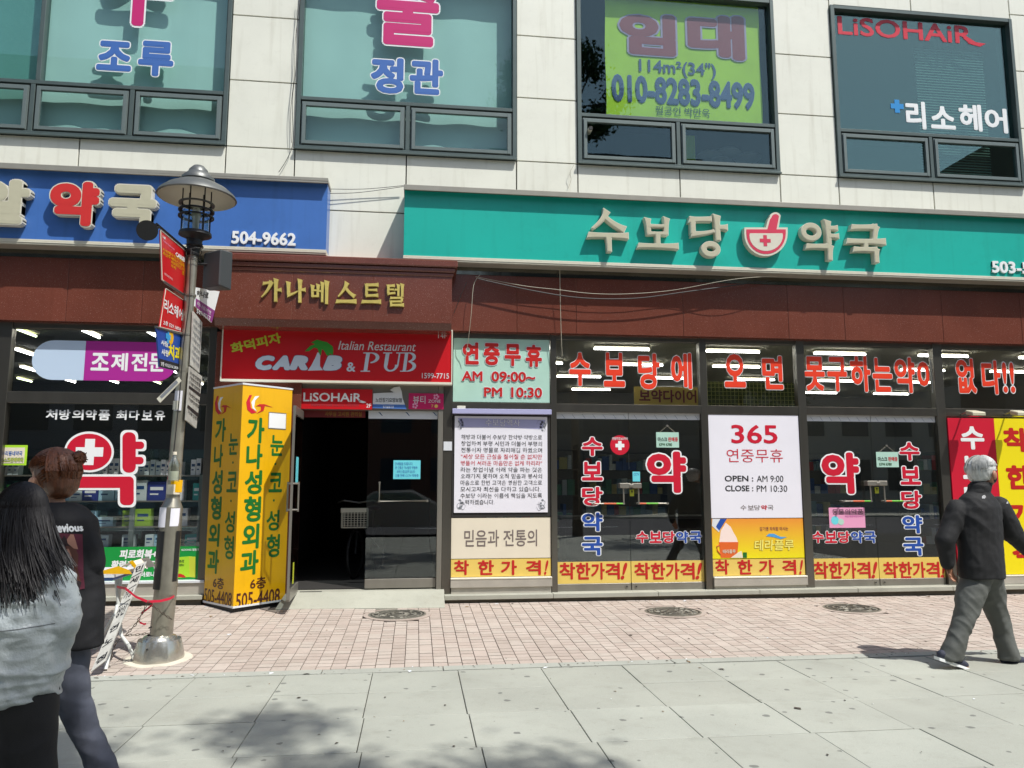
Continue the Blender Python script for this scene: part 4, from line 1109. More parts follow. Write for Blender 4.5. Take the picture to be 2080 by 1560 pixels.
# hanging yellow banner, sign with wire mesh
ib = thing('interior_banner', (4, 1.6, 3), 'dull yellow banner hanging inside behind the transom glass', 'banner')
q = W(1.6); s0, s1, z0, z1 = q.rect(1288, 786, 1424, 826); MB().box(s0, s1, 1.6, 1.61, z0 - .1, z1).build('cloth', M['pyellow'], ib)
text(q, '보약다이어트', (1298, 792, 1440, 818), M['maroon'], ib, w=.03)
q = W(1.4); wm = thing('wire_mesh', (4.5, 1.4, 2.6), 'wire mesh rack standing inside behind the transom glass', 'wire rack')
s0, s1, z0, z1 = q.rect(1437, 775, 1620, 830); m = MB(); k = s0
while k < s1: m.box(k, k + .006, 1.4, 1.406, z0 - .3, z1); k += .062
k = z0 - .3
while k < z1: m.box(s0, s1, 1.407, 1.412, k, k + .006); k += .062
m.build('grid', mat('yellowed wire', (200, 200, 120), .4, .3), wm)
MB().box(s0, s1, 1.43, 1.44, z0 - .3, z1 - .01).build('backing', mat('olive board', (96, 104, 60), .7), wm)
# shelves and counters deep inside
shc = [(200, 206, 206), (90, 140, 110), (60, 90, 150), (170, 60, 60), (190, 180, 120), (120, 150, 160)]
shm = [mat('stock box %d' % i, c, .6) for i, c in enumerate(shc)]
for k in range(5):
    x0 = 1.2 + k * 2.0; y0 = 3.4 + (k % 2) * 1.2
    t = thing('stock_shelf', (x0 + .8, y0, .12), 'tall shelf of small boxes inside the right pharmacy, %s' % ORD[k], 'shelf', 'shelves inside the right pharmacy')
    m = MB()
    for zs in (.4, .85, 1.3, 1.75, 2.1): m.box(x0, x0 + 1.6, y0, y0 + .4, zs, zs + .02)
    m.box(x0 - .02, x0, y0, y0 + .42, .12, 2.2).box(x0 + 1.6, x0 + 1.62, y0, y0 + .42, .12, 2.2).build('rack', M['inside'], t)
    m = MB(); rr = random.Random(k)
    for zs in (.42, .87, 1.32, 1.77):
        x = x0 + .02
        while x < x0 + 1.5:
            w_ = rr.uniform(.06, .16); m.box(x, x + w_ - .01, y0 + .03, y0 + .3, zs, zs + rr.uniform(.12, .3), rr.randrange(6)); x += w_
    m.build('stock', shm, t, kind='stuff')
t = thing('shop_counter', (3.2, 1.6, .12), 'dark shop counter behind the glass doors', 'counter')
MB().box(2.2, 4.6, 1.5, 2.0, .12, 1.0).build('body', M['insidedk'], t); MB().box(2.15, 4.65, 1.45, 2.05, 1.0, 1.04).build('top', M['inside'], t)

# ================================================================== entrance
en = thing('building_entrance', (-.5, .05, .15), 'dark building entrance with glass doors under the small red signs', 'entrance')
ex0, ex1 = xx(607, 1000, pF), posts[0][0]
zen = zz(745, 1196, pG)
MB().box(ex1 - xx(0, 0) * 0 - .001, posts[0][0] + .0, -.02, .1, zen, zz(750, 790, pF)).build('jamb_gap', M['steel'], en) if False else None
jx0 = xx(888, 1000, pF)
MB().box(jx0, ex1 - .002, -.018, .12, zen - .02, zz(880, 780, pF)).build('jamb', M['steel'], en, bevel=.003)
MB().box(ex0 - .06, ex0, -.018, .12, zen - .02, zz(610, 780, pF)).build('jamb', M['steel'], en, bevel=.003)
zhd = zz(750, 834, pF)
MB().box(ex0 + .002, jx0 - .002, .0, .1, zhd, zz(750, 775, pF)).build('header', M['steel'], en)
# corridor
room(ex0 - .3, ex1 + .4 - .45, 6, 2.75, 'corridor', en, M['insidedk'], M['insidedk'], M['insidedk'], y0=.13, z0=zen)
for i in range(3):
    MB().lathe((-.35 + i * .35, 2.0 + i * .7, 2.735), [(.0001, -.004), (.05, -.004), (.06, .01)], 14).build('ceiling_spot', M['spot'], en)
# right leaf, closed
dx0 = xx(745, 1000, pG)
dl = MB().box(dx0, jx0 - .004, YG, YG + .012, zz(820, 1174, pG), zz(820, 851, pG)).build('door', M['eglass'], en)
MB().box(dx0, jx0 - .004, YG - .012, YG + .024, zz(820, 851, pG), zz(820, 835, pG)).build('top_rail', M['film'], dl)
MB().box(dx0, jx0 - .004, YG - .014, YG + .026, zen + .004, zz(820, 1175, pG)).build('bottom_rail', M['steel'], dl, bevel=.003)
hx, hz = W(-.03).px(770, 1018); hx2 = W(-.03).px(868, 1018)[0]
MB().tube([(hx, -.03, hz + .24), (hx, -.03, hz), (hx2, -.03, hz)], .011, 10).tube([(hx, -.05, hz), (hx, .05, hz)], .014, 10).tube([(hx2, -.05, hz), (hx2, .05, hz)], .014, 10).tube([(hx, -.04, hz + .23), (hx, .05, hz + .23)], .012, 10).build('handle', M['steel'], dl, smooth=True)
sheet(pG, 799, 935, 854, 973, M['cyan'], dl, 'notice')
for i, (a, b) in enumerate(((802, 838), (803, 848), (806, 843), (803, 850))): text(pG, ['안내말씀 드립니다', '본 건물은 가나빌딩 방범용', '외부인 출입금지 입니다', '건물 전체 CCTV 작동중'][i], (a, 939 + i * 8, b, 945 + i * 8), M['bluev'], dl, w=.0, d=.004, res=1)
mb = MB()
for i in range(3):
    s, z = pG.px(768 + i * 55, 840); mb.prism(pG, [(s, z + .02), (s + .03, z + .01), (s + .06, z - .03), (s + .05, z - .03), (s + .02, z)], .013, .0135)
mb.build('film_print', M['navy'], dl, kind='stuff')
# left leaf, swung out
hg = Vector((ex0 + .01, .02, 0)); tip = G(589, 1236, .12); pD = Plane(hg.x, hg.y, tip.x - hg.x, tip.y - hg.y)
LW = .78
dlf = MB().obox(pD, 0.01, LW, zen + .1, 2.33, -.006, .006).build('open_door', M['eglass'], en)
MB().obox(pD, 0.01, LW, 2.33, 2.43, -.018, .018).build('top_rail', M['steel'], dlf)
MB().obox(pD, 0.01, LW, zen - .02, zen + .1, -.018, .018).build('bottom_rail', M['steel'], dlf)
MB().obox(pD, LW, LW + .012, zen, 2.43, -.014, .014).build('edge_strip', M['steel'], dlf)
pn = pD.at(LW - .12, hz)
mb = MB()
for sgn in (-1, 1):
    mb.tube([pD.at(LW - .12, hz + .24, sgn * .06), pD.at(LW - .12, hz - .1, sgn * .06)], .011, 10)
    for zz_ in (hz + .22, hz - .08): mb.tube([pD.at(LW - .12, zz_, sgn * .065), pD.at(LW - .12, zz_, 0)], .012, 8)
mb.build('handle', M['steel'], dlf, smooth=True)
MB().obox(pD, .32, .5, 1.55, 1.85, -.010, -.0065).build('notice', M['cyan'], dlf); MB().obox(pD, .40, .46, .38, .62, -.010, -.0065).build('warning_sticker', M['ygreen'], dlf)
# stone ramp in front of the doors
r0 = [G(598, 1194, .17), G(905, 1201, .17)]
rmp = MB()
xa, xb = ex0 - .10, lx0 - .004
zt_, zf0 = zen - .012, zb(-.5, -.75)
vs = [(xa, .12, zt_), (xb, .12, zt_), (xb, -.08, zt_), (xa, -.08, zt_), (xa - .06, -.41, zb(xa, -.41) + .004), (xb, -.41, zb(xb, -.41) + .004), (xa, .12, -.1), (xb, .12, -.1), (xb, -.41, -.1), (xa - .06, -.41, -.1)]
rmp.add(vs, [(0, 3, 2, 1), (3, 4, 5, 2), (1, 2, 5, 8, 7), (0, 6, 9, 4, 3), (4, 9, 8, 5)])
ro = rmp.build('entrance_ramp', M['granite'], None, loc=(-.6, -.3, .05), kind='structure')
MB().box(xa + .16, xa + .42, -.072, -.035, zt_, zt_ + .004).build('drain_slot', M['black'], ro)
# signs over the doors
def smallsign(name, x0, y0, x1, y1, m, label, Y=-.03, frame=None):
    pl = W(Y); s0, s1, z0, z1 = pl.rect(x0, y0, x1, y1)
    t = thing(name, ((s0 + s1) / 2, Y, z0), label, 'shop sign')
    MB().box(s0, s1, Y, Y + .03, z0, z1).build('board', m, t)
    return t, pl, (s0, s1, z0, z1)
t, pl, r = smallsign('salon_sign', 602, 790, 756, 831, M['red'], 'small red hair salon sign above the open entrance door', Y=-.05)
text(pl, 'LiSOHAiR', (616, 798, 734, 816), M['white'], t, w=.02); MB().prism(pl, ppx(pl, [(728, 812), (736, 814), (744, 817), (738, 819), (730, 817)]), 0, .003).build('lettering_tail', M['white'], t)
text(pl, '2F', (744, 820, 754, 828), M['white'], t, w=0); text(pl, 'PREMIUM HAIR SALON +리소헤어', (632, 820, 728, 826), M['maroon'], t, w=0, res=1)
t, pl, r = smallsign('pink_beauty_sign', 830, 799, 901, 831, M['hotpink'], 'small hot pink sign at the right above the entrance doors')
text(pl, '뷰티', (839, 804, 864, 820), M['film'], t, w=0); text(pl, 'ZONE', (870, 812, 895, 818), M['film'], t, w=0)
text(pl, '7', (876, 822, 880, 828), M['pyellow'], t, w=0); disc(pl, 886, 825, 3.5, M['pyellow'], t, .003)
for cx_, cy_ in ((886, 806), (843, 824)):
    for a in range(5): disc(pl, cx_ + 4 * math.cos(a * 1.26), cy_ + 4 * math.sin(a * 1.26), 2.2, M['pink'], t, .0022 + a * .0003, 'flower_print', 8)
# torn white sign
pl = W(-.035); t = thing('torn_sign', pl.at(*pl.px(790, 830)), 'torn white and blue sign between the red and pink signs', 'shop sign')
MB().prism(pl, ppx(pl, [(758, 799), (776, 798), (800, 797), (792, 792), (800, 787), (812, 785), (816, 795), (818, 810), (826, 831), (757, 829)]), -.02, 0).build('board', M['film'], t)
MB().prism(pl, ppx(pl, [(757, 821), (823, 822), (826, 831), (757, 829)]), 0, .0015).build('lower_band', M['skyv'], t)
text(pl, '노안장기요양보험', (763, 808, 816, 817), M['ink'], t, w=.015, d=.003); text(pl, '등기설정기관', (778, 824, 800, 829), M['white'], t, w=0, d=.004)
# poster with rows of yellow characters behind
pl = W(.03); sheet(pl, 607, 833, 742, 848, mat('dark red poster', (110, 16, 14), .5), en, 'header_poster')
text(pl, '사무실 고시원 관리실', (660, 836, 735, 846), mat('dim yellow print', (150, 110, 30), .5), en, w=.02, d=.004)
# bicycle in the corridor
bk = thing('bicycle', (-.35, 1.1, zen), 'parked bicycle with a white front basket in the dark entrance', 'bicycle')
dkm = mat('bicycle frame', (60, 62, 66), .4, .4)
def ring3(c, r, ax, tr, nm, m):
    pts = []
    for k in range(33):
        a = 2 * math.pi * k / 32; pts.append(Vector(c) + Vector((ax[0] * math.cos(a), ax[1] * math.cos(a), math.sin(a))) * r)
    return MB().tube(pts, tr, 6, cap=False).build(nm, m, bk, smooth=True)
bx = xx(722, 1060, W(1.0)); ax = (.25, .97)
ring3((bx, 1.1, zen + .33), .32, ax, .018, 'front_wheel', M['black']); ring3((bx + .26, 2.1, zen + .33), .32, ax, .018, 'rear_wheel', M['black'])
MB().tube([(bx, 1.1, zen + .33), (bx + .03, 1.2, zen + .95)], .014, 8).tube([(bx + .03, 1.2, zen + .8), (bx + .2, 1.75, zen + .45), (bx + .26, 2.1, zen + .33)], .016, 8).tube([(bx + .2, 1.75, zen + .45), (bx + .2, 1.8, zen + .9)], .014, 8).build('frame', dkm, bk)
MB().tube([(bx - .27, 1.32, zen + 1.02), (bx - .18, 1.2, zen + 1.05), (bx + .03, 1.18, zen + 1.02), (bx + .22, 1.15, zen + 1.05), (bx + .3, 1.25, zen + 1.02)], .012, 8).build('handlebar', M['steel'], bk)
MB().lathe((bx + .2, 1.82, zen + .92), [(.001, .04), (.09, .03), (.11, 0), (.06, -.03)], 14).build('saddle', M['black'], bk)
m = MB(); bw_ = .17; zbk = zen + .70
for k in range(9):
    u = -bw_ + 2 * bw_ * k / 8; m.box(bx + u - .004, bx + u + .004, .80, .806, zbk, zbk + .24); m.box(bx - bw_, bx + bw_, .798, .804, zbk + k * .03, zbk + k * .03 + .006)
    yq = .80 + .25 * k / 8
    m.box(bx - bw_ - .003, bx - bw_ + .003, yq - .004, yq + .004, zbk, zbk + .24); m.box(bx + bw_ - .003, bx + bw_ + .003, yq - .004, yq + .004, zbk, zbk + .24)
m.box(bx - bw_, bx + bw_, .80, 1.05, zbk - .005, zbk); m.box(bx - bw_ - .01, bx + bw_ + .01, .79, .80, zbk + .2, zbk + .26)
m.build('basket', M['offwhite'], bk)
for k in range(9): pass
# yellow clinic sign: prism on the pavement
zy0 = .16; zy1 = zz(440, 788, W(-.25))
fc = G(473, 1243, .105); fcx, fcy = fc.x, fc.y
lx_ = xx(414, 1215, W(-.11)); rx_ = xx(578, 1226, W(-.13))
ys_ = thing('clinic_sign', (fcx, fcy + .15, .1), 'tall yellow V shaped clinic sign with green letters beside the entrance', 'standing sign')
A = Vector((lx_, -.11, 0)); B = Vector((fcx, fcy, 0)); Cc = Vector((rx_, -.12, 0))
zb0 = zz(473, 1232, W(fcy)); zb1 = zz(497, 781, W(fcy))
def tri(pts, z0, z1, nm, m, gx=0):
    vs = [(p.x, p.y, z) for z in (z0, z1) for p in pts]
    return MB().add(vs, [(0, 2, 1), (3, 4, 5), (0, 1, 4, 3), (1, 2, 5, 4), (2, 0, 3, 5)]).build(nm, m, ys_)
def grow(pts, e):
    c = (pts[0] + pts[1] + pts[2]) / 3; return [p + (p - c).normalized() * e for p in pts]
tri([A, B, Cc], zb0, zb1, 'body', M['yellow']); tri(grow([A, B, Cc], .012), zb1, zb1 + .02, 'top_edge', M['film']); tri(grow([A, B, Cc], .012), zb0 - .022, zb0, 'bottom_edge', M['film']); tri(grow([A, B, Cc], -.03), .02, zb0 - .022, 'foot', M['black'])
pY1 = Plane(A.x, A.y, B.x - A.x, B.y - A.y); pY2 = Plane(B.x, B.y, Cc.x - B.x, Cc.y - B.y)
for c, b in zip('가나성형외과', [(438, 850, 459, 898), (435, 903, 453, 950), (431, 955, 452, 1004), (428, 1008, 450, 1056), (424, 1063, 446, 1110), (422, 1116, 445, 1165)]): text(pY1, c, b, M['green'], ys_, w=.035)
for c, b in zip('눈·코·성형', [(465, 880, 484, 924), (472, 937, 475, 942), (461, 958, 482, 1000), (468, 1015, 471, 1020), (457, 1038, 477, 1082), (455, 1088, 475, 1136)]): text(pY1, c, b, M['green'], ys_, w=.02 if c != '·' else .05)
for c, b in zip('가나성형외과', [(502, 848, 537, 900), (500, 902, 533, 953), (497, 955, 532, 1004), (495, 1008, 530, 1060), (492, 1064, 526, 1115), (488, 1118, 525, 1168)]): text(pY2, c, b, M['green'], ys_, w=.035)
for c, b in zip('눈·코·성형', [(549, 884, 576, 926), (557, 940, 561, 945), (546, 960, 573, 1000), (554, 1014, 558, 1019), (541, 1036, 567, 1078), (541, 1085, 568, 1132)]): text(pY2, c, b, M['green'], ys_, w=.025 if c != '·' else .05)
text(pY1, '6층', (433, 1173, 455, 1196), M['dkred'], ys_, w=.02); text(pY1, '505-4408', (415, 1199, 471, 1228), M['dkred'], ys_, w=.01, real=None)
text(pY2, '6층', (508, 1172, 540, 1196), M['dkred'], ys_, w=.02); text(pY2, '505-4408', (479, 1200, 568, 1230), M['dkred'], ys_, w=.015)
# clinic emblem on both faces
for pl, x0, x1, y0 in ((pY1, 437, 470, 804), (pY2, 500, 553, 802)):
    w_ = x1 - x0; f = lambda a, b: pl.px(x0 + w_ * a, y0 + 38 * b)
    MB().prism(pl, [f(.12, .02), f(.22, 0), f(.14, .3), f(.18, .7), f(.4, .95), f(.2, 1), f(.04, .8), f(0, .4)], 0, .003).build('emblem_print', M['crimson'], ys_)
    MB().prism(pl, [f(.34, .08), f(.5, .06), f(.34, .3), f(.3, .65), f(.4, .88), f(.24, .72), f(.2, .4)], 0, .0035).build('emblem_print', M['white'], ys_)
    MB().prism(pl, [f(.38, .6), f(.5, .5), f(.7, .5), f(1, .66), f(.72, .58), f(.66, .85), f(.4, 1.0), f(.56, .82), f(.56, .62)], 0, .004).build('emblem_print', M['bred'], ys_)
sheet(pY2, 546, 840, 580, 870, M['white'], ys_, 'pasted_notice', .005)
sheet(pY2, 545, 838, 581, 872, M['pole'], ys_, 'notice_frame', .003)

# ================================================================== left shopfront
ls = thing('shopfront', (-4, 0, .15), 'glass pharmacy shopfront with capsule and red cross stickers at the left', 'shopfront')
lx1 = xx(431, 900, pF); lxp = xx(7, 900, pF)
zl1 = zz(200, 797, pF); zl0 = zz(200, 820, pF)
post(-9.4, lxp, .2, ztf, ls); post(lx1 - .09, lx1, .2, ztf, ls)
rail(lxp, lx1 - .09, zl0, zl1, ls); rail(lxp, lx1 - .09, ztf - .07, ztf, ls, y0=.0)
MB().box(-9.4, lx1, .0, .2, ztf - .001, ztf + .02).build('head', M['steel'], ls)
MB().box(lxp, lx1 - .09, YG, YG + .008, zl1, ztf - .07).build('transom_pane', M['sglass'], ls)
zbn = zz(250, 1180, pF)
MB().box(lxp, lx1 - .09, YG, YG + .008, zbn, zl0).build('window_pane', M['sglass'], ls)
MB().box(-9.4, lx1, -.06, .1, zbn - .03, zbn).build('sill', M['film'], ls, bevel=.003)
zl_ = zz(250, 1212, W(-.12))
MB().box(-9.4, lx1, -.04, .1, zl_, zbn - .031).build('base_panel', M['steel_dull'], ls)
MB().box(-9.4, lx1 + .0, -.13, .1, zl_ - .05, zl_ - .001).build('ledge_stone', M['granite'], ls, bevel=.004)
MB().box(-9.4, lx1 - .02, -.09, .1, -.05, zl_ - .051).build('plinth', D.materials['dark weathered plinth'], ls)
# stickers
cz0, cz1 = zz(200, 773, pG), zz(200, 693, pG); rad = (cz1 - cz0) / 2; czm = (cz0 + cz1) / 2
cs0 = pG.px(65, 733)[0]; cs1 = pG.px(172, 735)[0]; cs2 = pG.px(430 - 70, 735)[0] + .0
lh = [(cs0 + rad + rad * math.cos(math.radians(a)), czm + rad * math.sin(math.radians(a))) for a in range(90, 271, 12)]
MB().prism(pG, lh + [(cs1, cz0), (cs1, cz1)], 0, .003).build('capsule_sticker', M['capsule'], ls)
rh = [(cs2 - rad + rad * math.cos(math.radians(a)), czm + rad * math.sin(math.radians(a))) for a in range(-90, 91, 12)]
MB().prism(pG, [(cs1 + .001, cz1), (cs1 + .001, cz0)] + rh, 0, .003).build('capsule_sticker', M['purple'], ls)
chars(pG, [('조', (185, 717, 222, 753)), ('제', (226, 717, 260, 754)), ('전', (267, 717, 300, 754)), ('문', (303, 718, 336, 755))], M['white'], ls, w=.03, name='lettering', d=.005)
chars(pG, spread('처방의약품', 105, 842, 212, 843, 23, 21) + spread('최다보유', 247, 843, 325, 844, 21, 20), M['white'], ls, w=.03, name='lettering')
# big 약 with a cross in its ring
def ell(cx, cy, rx, ry, n_=40): return [(cx + rx * math.cos(2 * math.pi * k / n_), cy + ry * math.sin(2 * math.pi * k / n_)) for k in range(n_)]
def rr_(x0, y0, x1, y1, r):
    out = []
    for cx_, cy_, a0 in ((x1 - r, y0 + r, -90), (x1 - r, y1 - r, 0), (x0 + r, y1 - r, 90), (x0 + r, y0 + r, 180)):
        out += [(cx_ + r * math.cos(math.radians(a0 + k * 15)), cy_ + r * math.sin(math.radians(a0 + k * 15))) for k in range(7)]
    return out
for e, mm, dd in ((4.5, 'white', .003), (0, 'crimson', .0045)):
    mb = MB()
    mb.prism(pG, ppx(pG, ell(181, 918, 46 + e, 37 + e)), 0, dd)
    mb.prism(pG, ppx(pG, rr_(249 - e, 878 - e, 276 + e, 960 + e, 12)), 0, dd + .0002)
    mb.prism(pG, ppx(pG, rr_(262, 897 - e, 293 + e, 912 + e, 7)), 0, dd + .0004); mb.prism(pG, ppx(pG, rr_(262, 928 - e, 292 + e, 943 + e, 7)), 0, dd + .0006)
    mb.prism(pG, ppx(pG, rr_(130 - e, 968 - e, 272 + e, 991 + e, 9)), 0, dd + .0008)
    mb.prism(pG, ppx(pG, rr_(244 - e, 968 - e, 272 + e, 1026 + e, 10)), 0, dd + .001)
    mb.build('lettering', M[mm] if mm == 'white' else M['crimson'], ls)
cross(pG, 182, 918, 28, 10, M['white'], ls, d=.006)
# little yellow green notice at left
t = ls; sheet(pG, -30, 904, 55, 945, M['lime'], ls, 'notice'); sheet(pG, -24, 909, 50, 941, M['cream'], ls, 'notice', .004)
text(pG, '우리동네약국', (4, 916, 46, 926), M['skyv'], ls, w=.03, d=.006); text(pG, '마스크판매약국', (2, 929, 48, 939), M['ygreen'], ls, w=.03, ow=.03, om=M['skyv'], d=.006)
# green banner
gb = thing('green_advert', ((lxp + lx1) / 2, .04, zbn), 'green printed advert along the bottom of the left window', 'advert')
zgt = zz(250, 1111, pG); gm_ = mat('advert green', (10, 150, 62), .4, var=.04)
MB().box(lxp, lx1 - .092, YG - .012, YG - .004, zbn + .001, zgt).build('sheet', gm_, gb)
pg_ = W(YG - .012)
text(pg_, '피로회복+', (243, 1116, 320, 1135), M['white'], gb, w=.045, shear=.12); text(pg_, '활력충전까지', (226, 1138, 318, 1156), M['white'], gb, w=.045, shear=.12)
text(pg_, '아로나민', (286, 1161, 324, 1172), M['white'], gb, w=.04); text(pg_, 'ILDONG 일동제약', (369, 1114, 410, 1119), M['white'], gb, w=.02)
MB().prism(pg_, ppx(pg_, [(360, 1132), (384, 1130), (385, 1172), (360, 1174)]), 0, .003).build('box_print', M['lime'], gb)
MB().prism(pg_, ppx(pg_, [(384, 1130), (397, 1131), (397, 1173), (385, 1172)]), 0, .003).build('box_print', M['ygreen'], gb)
text(pg_, '아로나민', (361, 1137, 374, 1143), M['dkgreen'], gb, w=.03, d=.005); text(pg_, '골드플러스', (361, 1145, 374, 1150), M['dkgreen'], gb, w=.02, d=.005)
MB().prism(pg_, ppx(pg_, [(356, 1172), (360, 1166), (366, 1165), (374, 1168), (378, 1173)]), 0, .004).build('red_print', M['bred'], gb)
# interior
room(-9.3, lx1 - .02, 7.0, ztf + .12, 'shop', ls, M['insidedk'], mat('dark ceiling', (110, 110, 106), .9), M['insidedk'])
for r_, yy in enumerate((1.0, 2.7, 4.6, 6.2)):
    for i in range(7):
        x = -2.75 - i * .82
        tube_light(x, yy, ztube, 0, 1, M['tube'] if (i + r_) % 3 else M['tubeg'], 'fluorescent tube in left pharmacy, %s in %s row behind glass' % (ORD[6 - i], ['first', 'second', 'third', 'rearmost'][r_]), 'fluorescent tubes of the left pharmacy', ln=.55)
# glass display shelves with medicine boxes
ds = thing('display_shelf', (-3.6, .45, .3), 'glass display shelves behind the left pharmacy window', 'shelf')
pD2 = W(.32)
shz = [zz(300, y, pD2) for y in (1112, 1071, 1019, 967)]
shx0, shx1 = -5.6, lx1 - .14
sg = glass('shelf glass', (.8, .9, .88), 1.0)
for z in shz: MB().box(shx0, shx1, .32, .72, z, z + .012).build('shelf', mat('shelf edge', (130, 150, 148), .3, .2) if False else M['lampglass'], ds)
for z in shz: MB().box(shx0, shx1, .310, .319, z - .004, z + .014).build('shelf_edge', M['steel'], ds)
for xq in (265, 403): a = xx(xq, 1040, W(.30)); MB().box(a, a + .055, .27, .305, .2, shz[-1] + .03).build('upright', M['sash'], ds)
MB().box(shx0, shx1, .75, .77, .2, shz[-1] + .35).build('back_glass', M['dglass'], ds)
MB().box(shx0, shx1, .3, .76, .2, shz[0] - .01).build('cabinet', M['insidedk'], ds)
cols2 = {'white': (250, 252, 250), 'pale grey': (215, 228, 228), 'pale blue': (170, 212, 232), 'green': (60, 160, 70), 'dark blue': (44, 60, 140), 'turquoise': (40, 170, 160), 'red': (180, 50, 60), 'lime': (150, 190, 60)}
cm = {k: mat(k + ' carton', v, .5, var=.05) for k, v in cols2.items()}
rows = ['bottom', 'lower', 'middle', 'top']
rr = random.Random(11); BN = {}
def carton(x, y, z, w_, h_, d_, colr, row):
    if D.objects.get('x'): pass
    global BN
    NUM = ['first', 'second', 'third', 'fourth', 'fifth', 'sixth', 'seventh', 'eighth', 'ninth', 'tenth', 'eleventh', 'twelfth', 'thirteenth', 'fourteenth', 'fifteenth', 'sixteenth', 'seventeenth', 'eighteenth', 'nineteenth', 'twentieth', 'twentyfirst', 'twentysecond', 'rightmost']
    BN[(row, colr)] = k_ = BN.get((row, colr), -1) + 1
    lab = '%s %s medicine box from the left on the %s glass shelf' % (NUM[min(k_, 22)], colr, row)
    m = MB().box(x, x + w_, y, y + d_, z, z + h_, 0)
    m.box(x + w_ * .15, x + w_ * .85, y - .0012, y, z + h_ * .55, z + h_ * .72, 1)
    m.box(x + w_ * .15, x + w_ * .6, y - .0012, y, z + h_ * .3, z + h_ * .38, 1)
    o = m.build('medicine_box', [cm[colr], M['navy'] if colr in ('white', 'pale grey', 'pale blue', 'lime') else M['white']], None, loc=(x + w_ / 2, y + d_ / 2, z))
    tag(o, lab, 'medicine box', 'medicine boxes on the glass shelves')
specs = [['pale grey', 'white', 'turquoise', 'pale blue'], ['white', 'pale blue', 'lime', 'red', 'green', 'pale grey'], ['pale grey', 'pale blue', 'dark blue', 'green', 'turquoise', 'white'], ['white', 'white', 'pale grey']]
for r_ in range(4):
    z = shz[r_] + .013; x = shx0 + .03
    while x < shx1 - .1:
        colr = rr.choice(specs[r_])
        if r_ == 3: w_, h_ = .065, rr.uniform(.16, .21); colr = rr.choice(['white', 'white', 'pale grey'])
        elif r_ == 0: w_, h_ = rr.uniform(.09, .2), .14
        else: w_, h_ = rr.uniform(.1, .24), rr.uniform(.10, .26)
        if rr.random() < (.98 if r_ == 3 else .9): carton(x, .34 + rr.uniform(0, .03), z, w_ - .008, h_, .12, colr, rows[r_])
        x += w_ + (rr.random() < .12) * .1
# ================================================================== lamp post with its signs
YP = -2.5
pp = W(YP)
def pw_(x, y, dy=0): s, z = W(YP + dy).px(x, y); return Vector((s, YP + dy, z))
b0 = pw_(322, 1342); zg = zb(b0.x, YP)
lamp = thing('street_lamp', (b0.x, YP, zg), 'stainless street lamp post with wide round shade in front of the blue sign', 'street lamp')
ax = [pw_(327, 1290), pw_(350, 1018), pw_(361, 880), pw_(389, 560), pw_(393, 492)]
def rad_(x, y, px): return abs(pp.px(x + px / 2, y)[0] - pp.px(x - px / 2, y)[0]) / 2
MB().tube([ax[0] - Vector((.003, 0, .12)), pw_(338, 1180), pw_(349, 1030)], [rad_(327, 1290, 46), rad_(338, 1180, 45), rad_(349, 1030, 43)], 28).tube([pw_(349, 1030), pw_(351, 1012)], [rad_(349, 1030, 43), rad_(350, 1015, 27)], 28).build('lower_shaft', M['pole'], lamp, smooth=True)
MB().tube([pw_(351, 1015), ax[2], ax[3], ax[4]], [rad_(350, 1018, 27), rad_(361, 880, 26), rad_(389, 560, 20), rad_(393, 492, 20)], 24).build('upper_shaft', M['pole'], lamp, smooth=True)
MB().tube([pw_(345, 1010), pw_(355, 880), pw_(367, 760)], rad_(360, 880, 11), 12).build('side_pipe', M['lampmetal'], lamp, smooth=True)
cb_ = (ax[0].x - .012, YP, zg)
R0 = rad_(322, 1340, 101); zt1 = pw_(330, 1288).z - zg
MB().lathe(cb_, [(R0, 0), (R0 * 1.0, .02), (R0 * .96, .10), (R0 * .84, .17), (R0 * .76, zt1 * .58), (R0 * .74, zt1 * .60), (R0 * .72, zt1 * .75), (R0 * .62, zt1 * .93), (R0 * .48, zt1)], 48, 0, jit=.05).build('base_cover', M['base'], lamp, smooth=True)
pm_ = []
for k in range(40):
    a = 2 * math.pi * k / 40; r = R0 * (1.33 + .10 * noise.noise(Vector((math.cos(a) * 2, math.sin(a) * 2, 0))))
    pm_.append((cb_[0] + r * math.cos(a), cb_[1] + r * math.sin(a)))
vs = [(x, y, zb(x, y) + .006) for x, y in pm_] + [(x + (cb_[0] - x) * -.03, y + (cb_[1] - y) * -.03, zb(x, y) - .01) for x, y in pm_]
MB().add(vs, [tuple(range(40))] + [(i, i + 40, (i + 1) % 40 + 40, (i + 1) % 40) for i in range(40)]).build('mortar_patch', mat('pale mortar', (216, 208, 190), .9, var=.15, vscale=9, bump=.4, bscale=40), None, kind='structure', loc=cb_)
m = MB()
for a, zf in ((-1.75, .12), (-1.7, .30), (-1.72, .03)):
    m.tube([(cb_[0] + R0 * .8 * math.cos(a), cb_[1] + R0 * .8 * math.sin(a), zg + zf), (cb_[0] + R0 * 1.0 * math.cos(a), cb_[1] + R0 * 1.0 * math.sin(a), zg + zf)], .007, 8)
m.build('rivet', M['black'], lamp, kind='stuff')
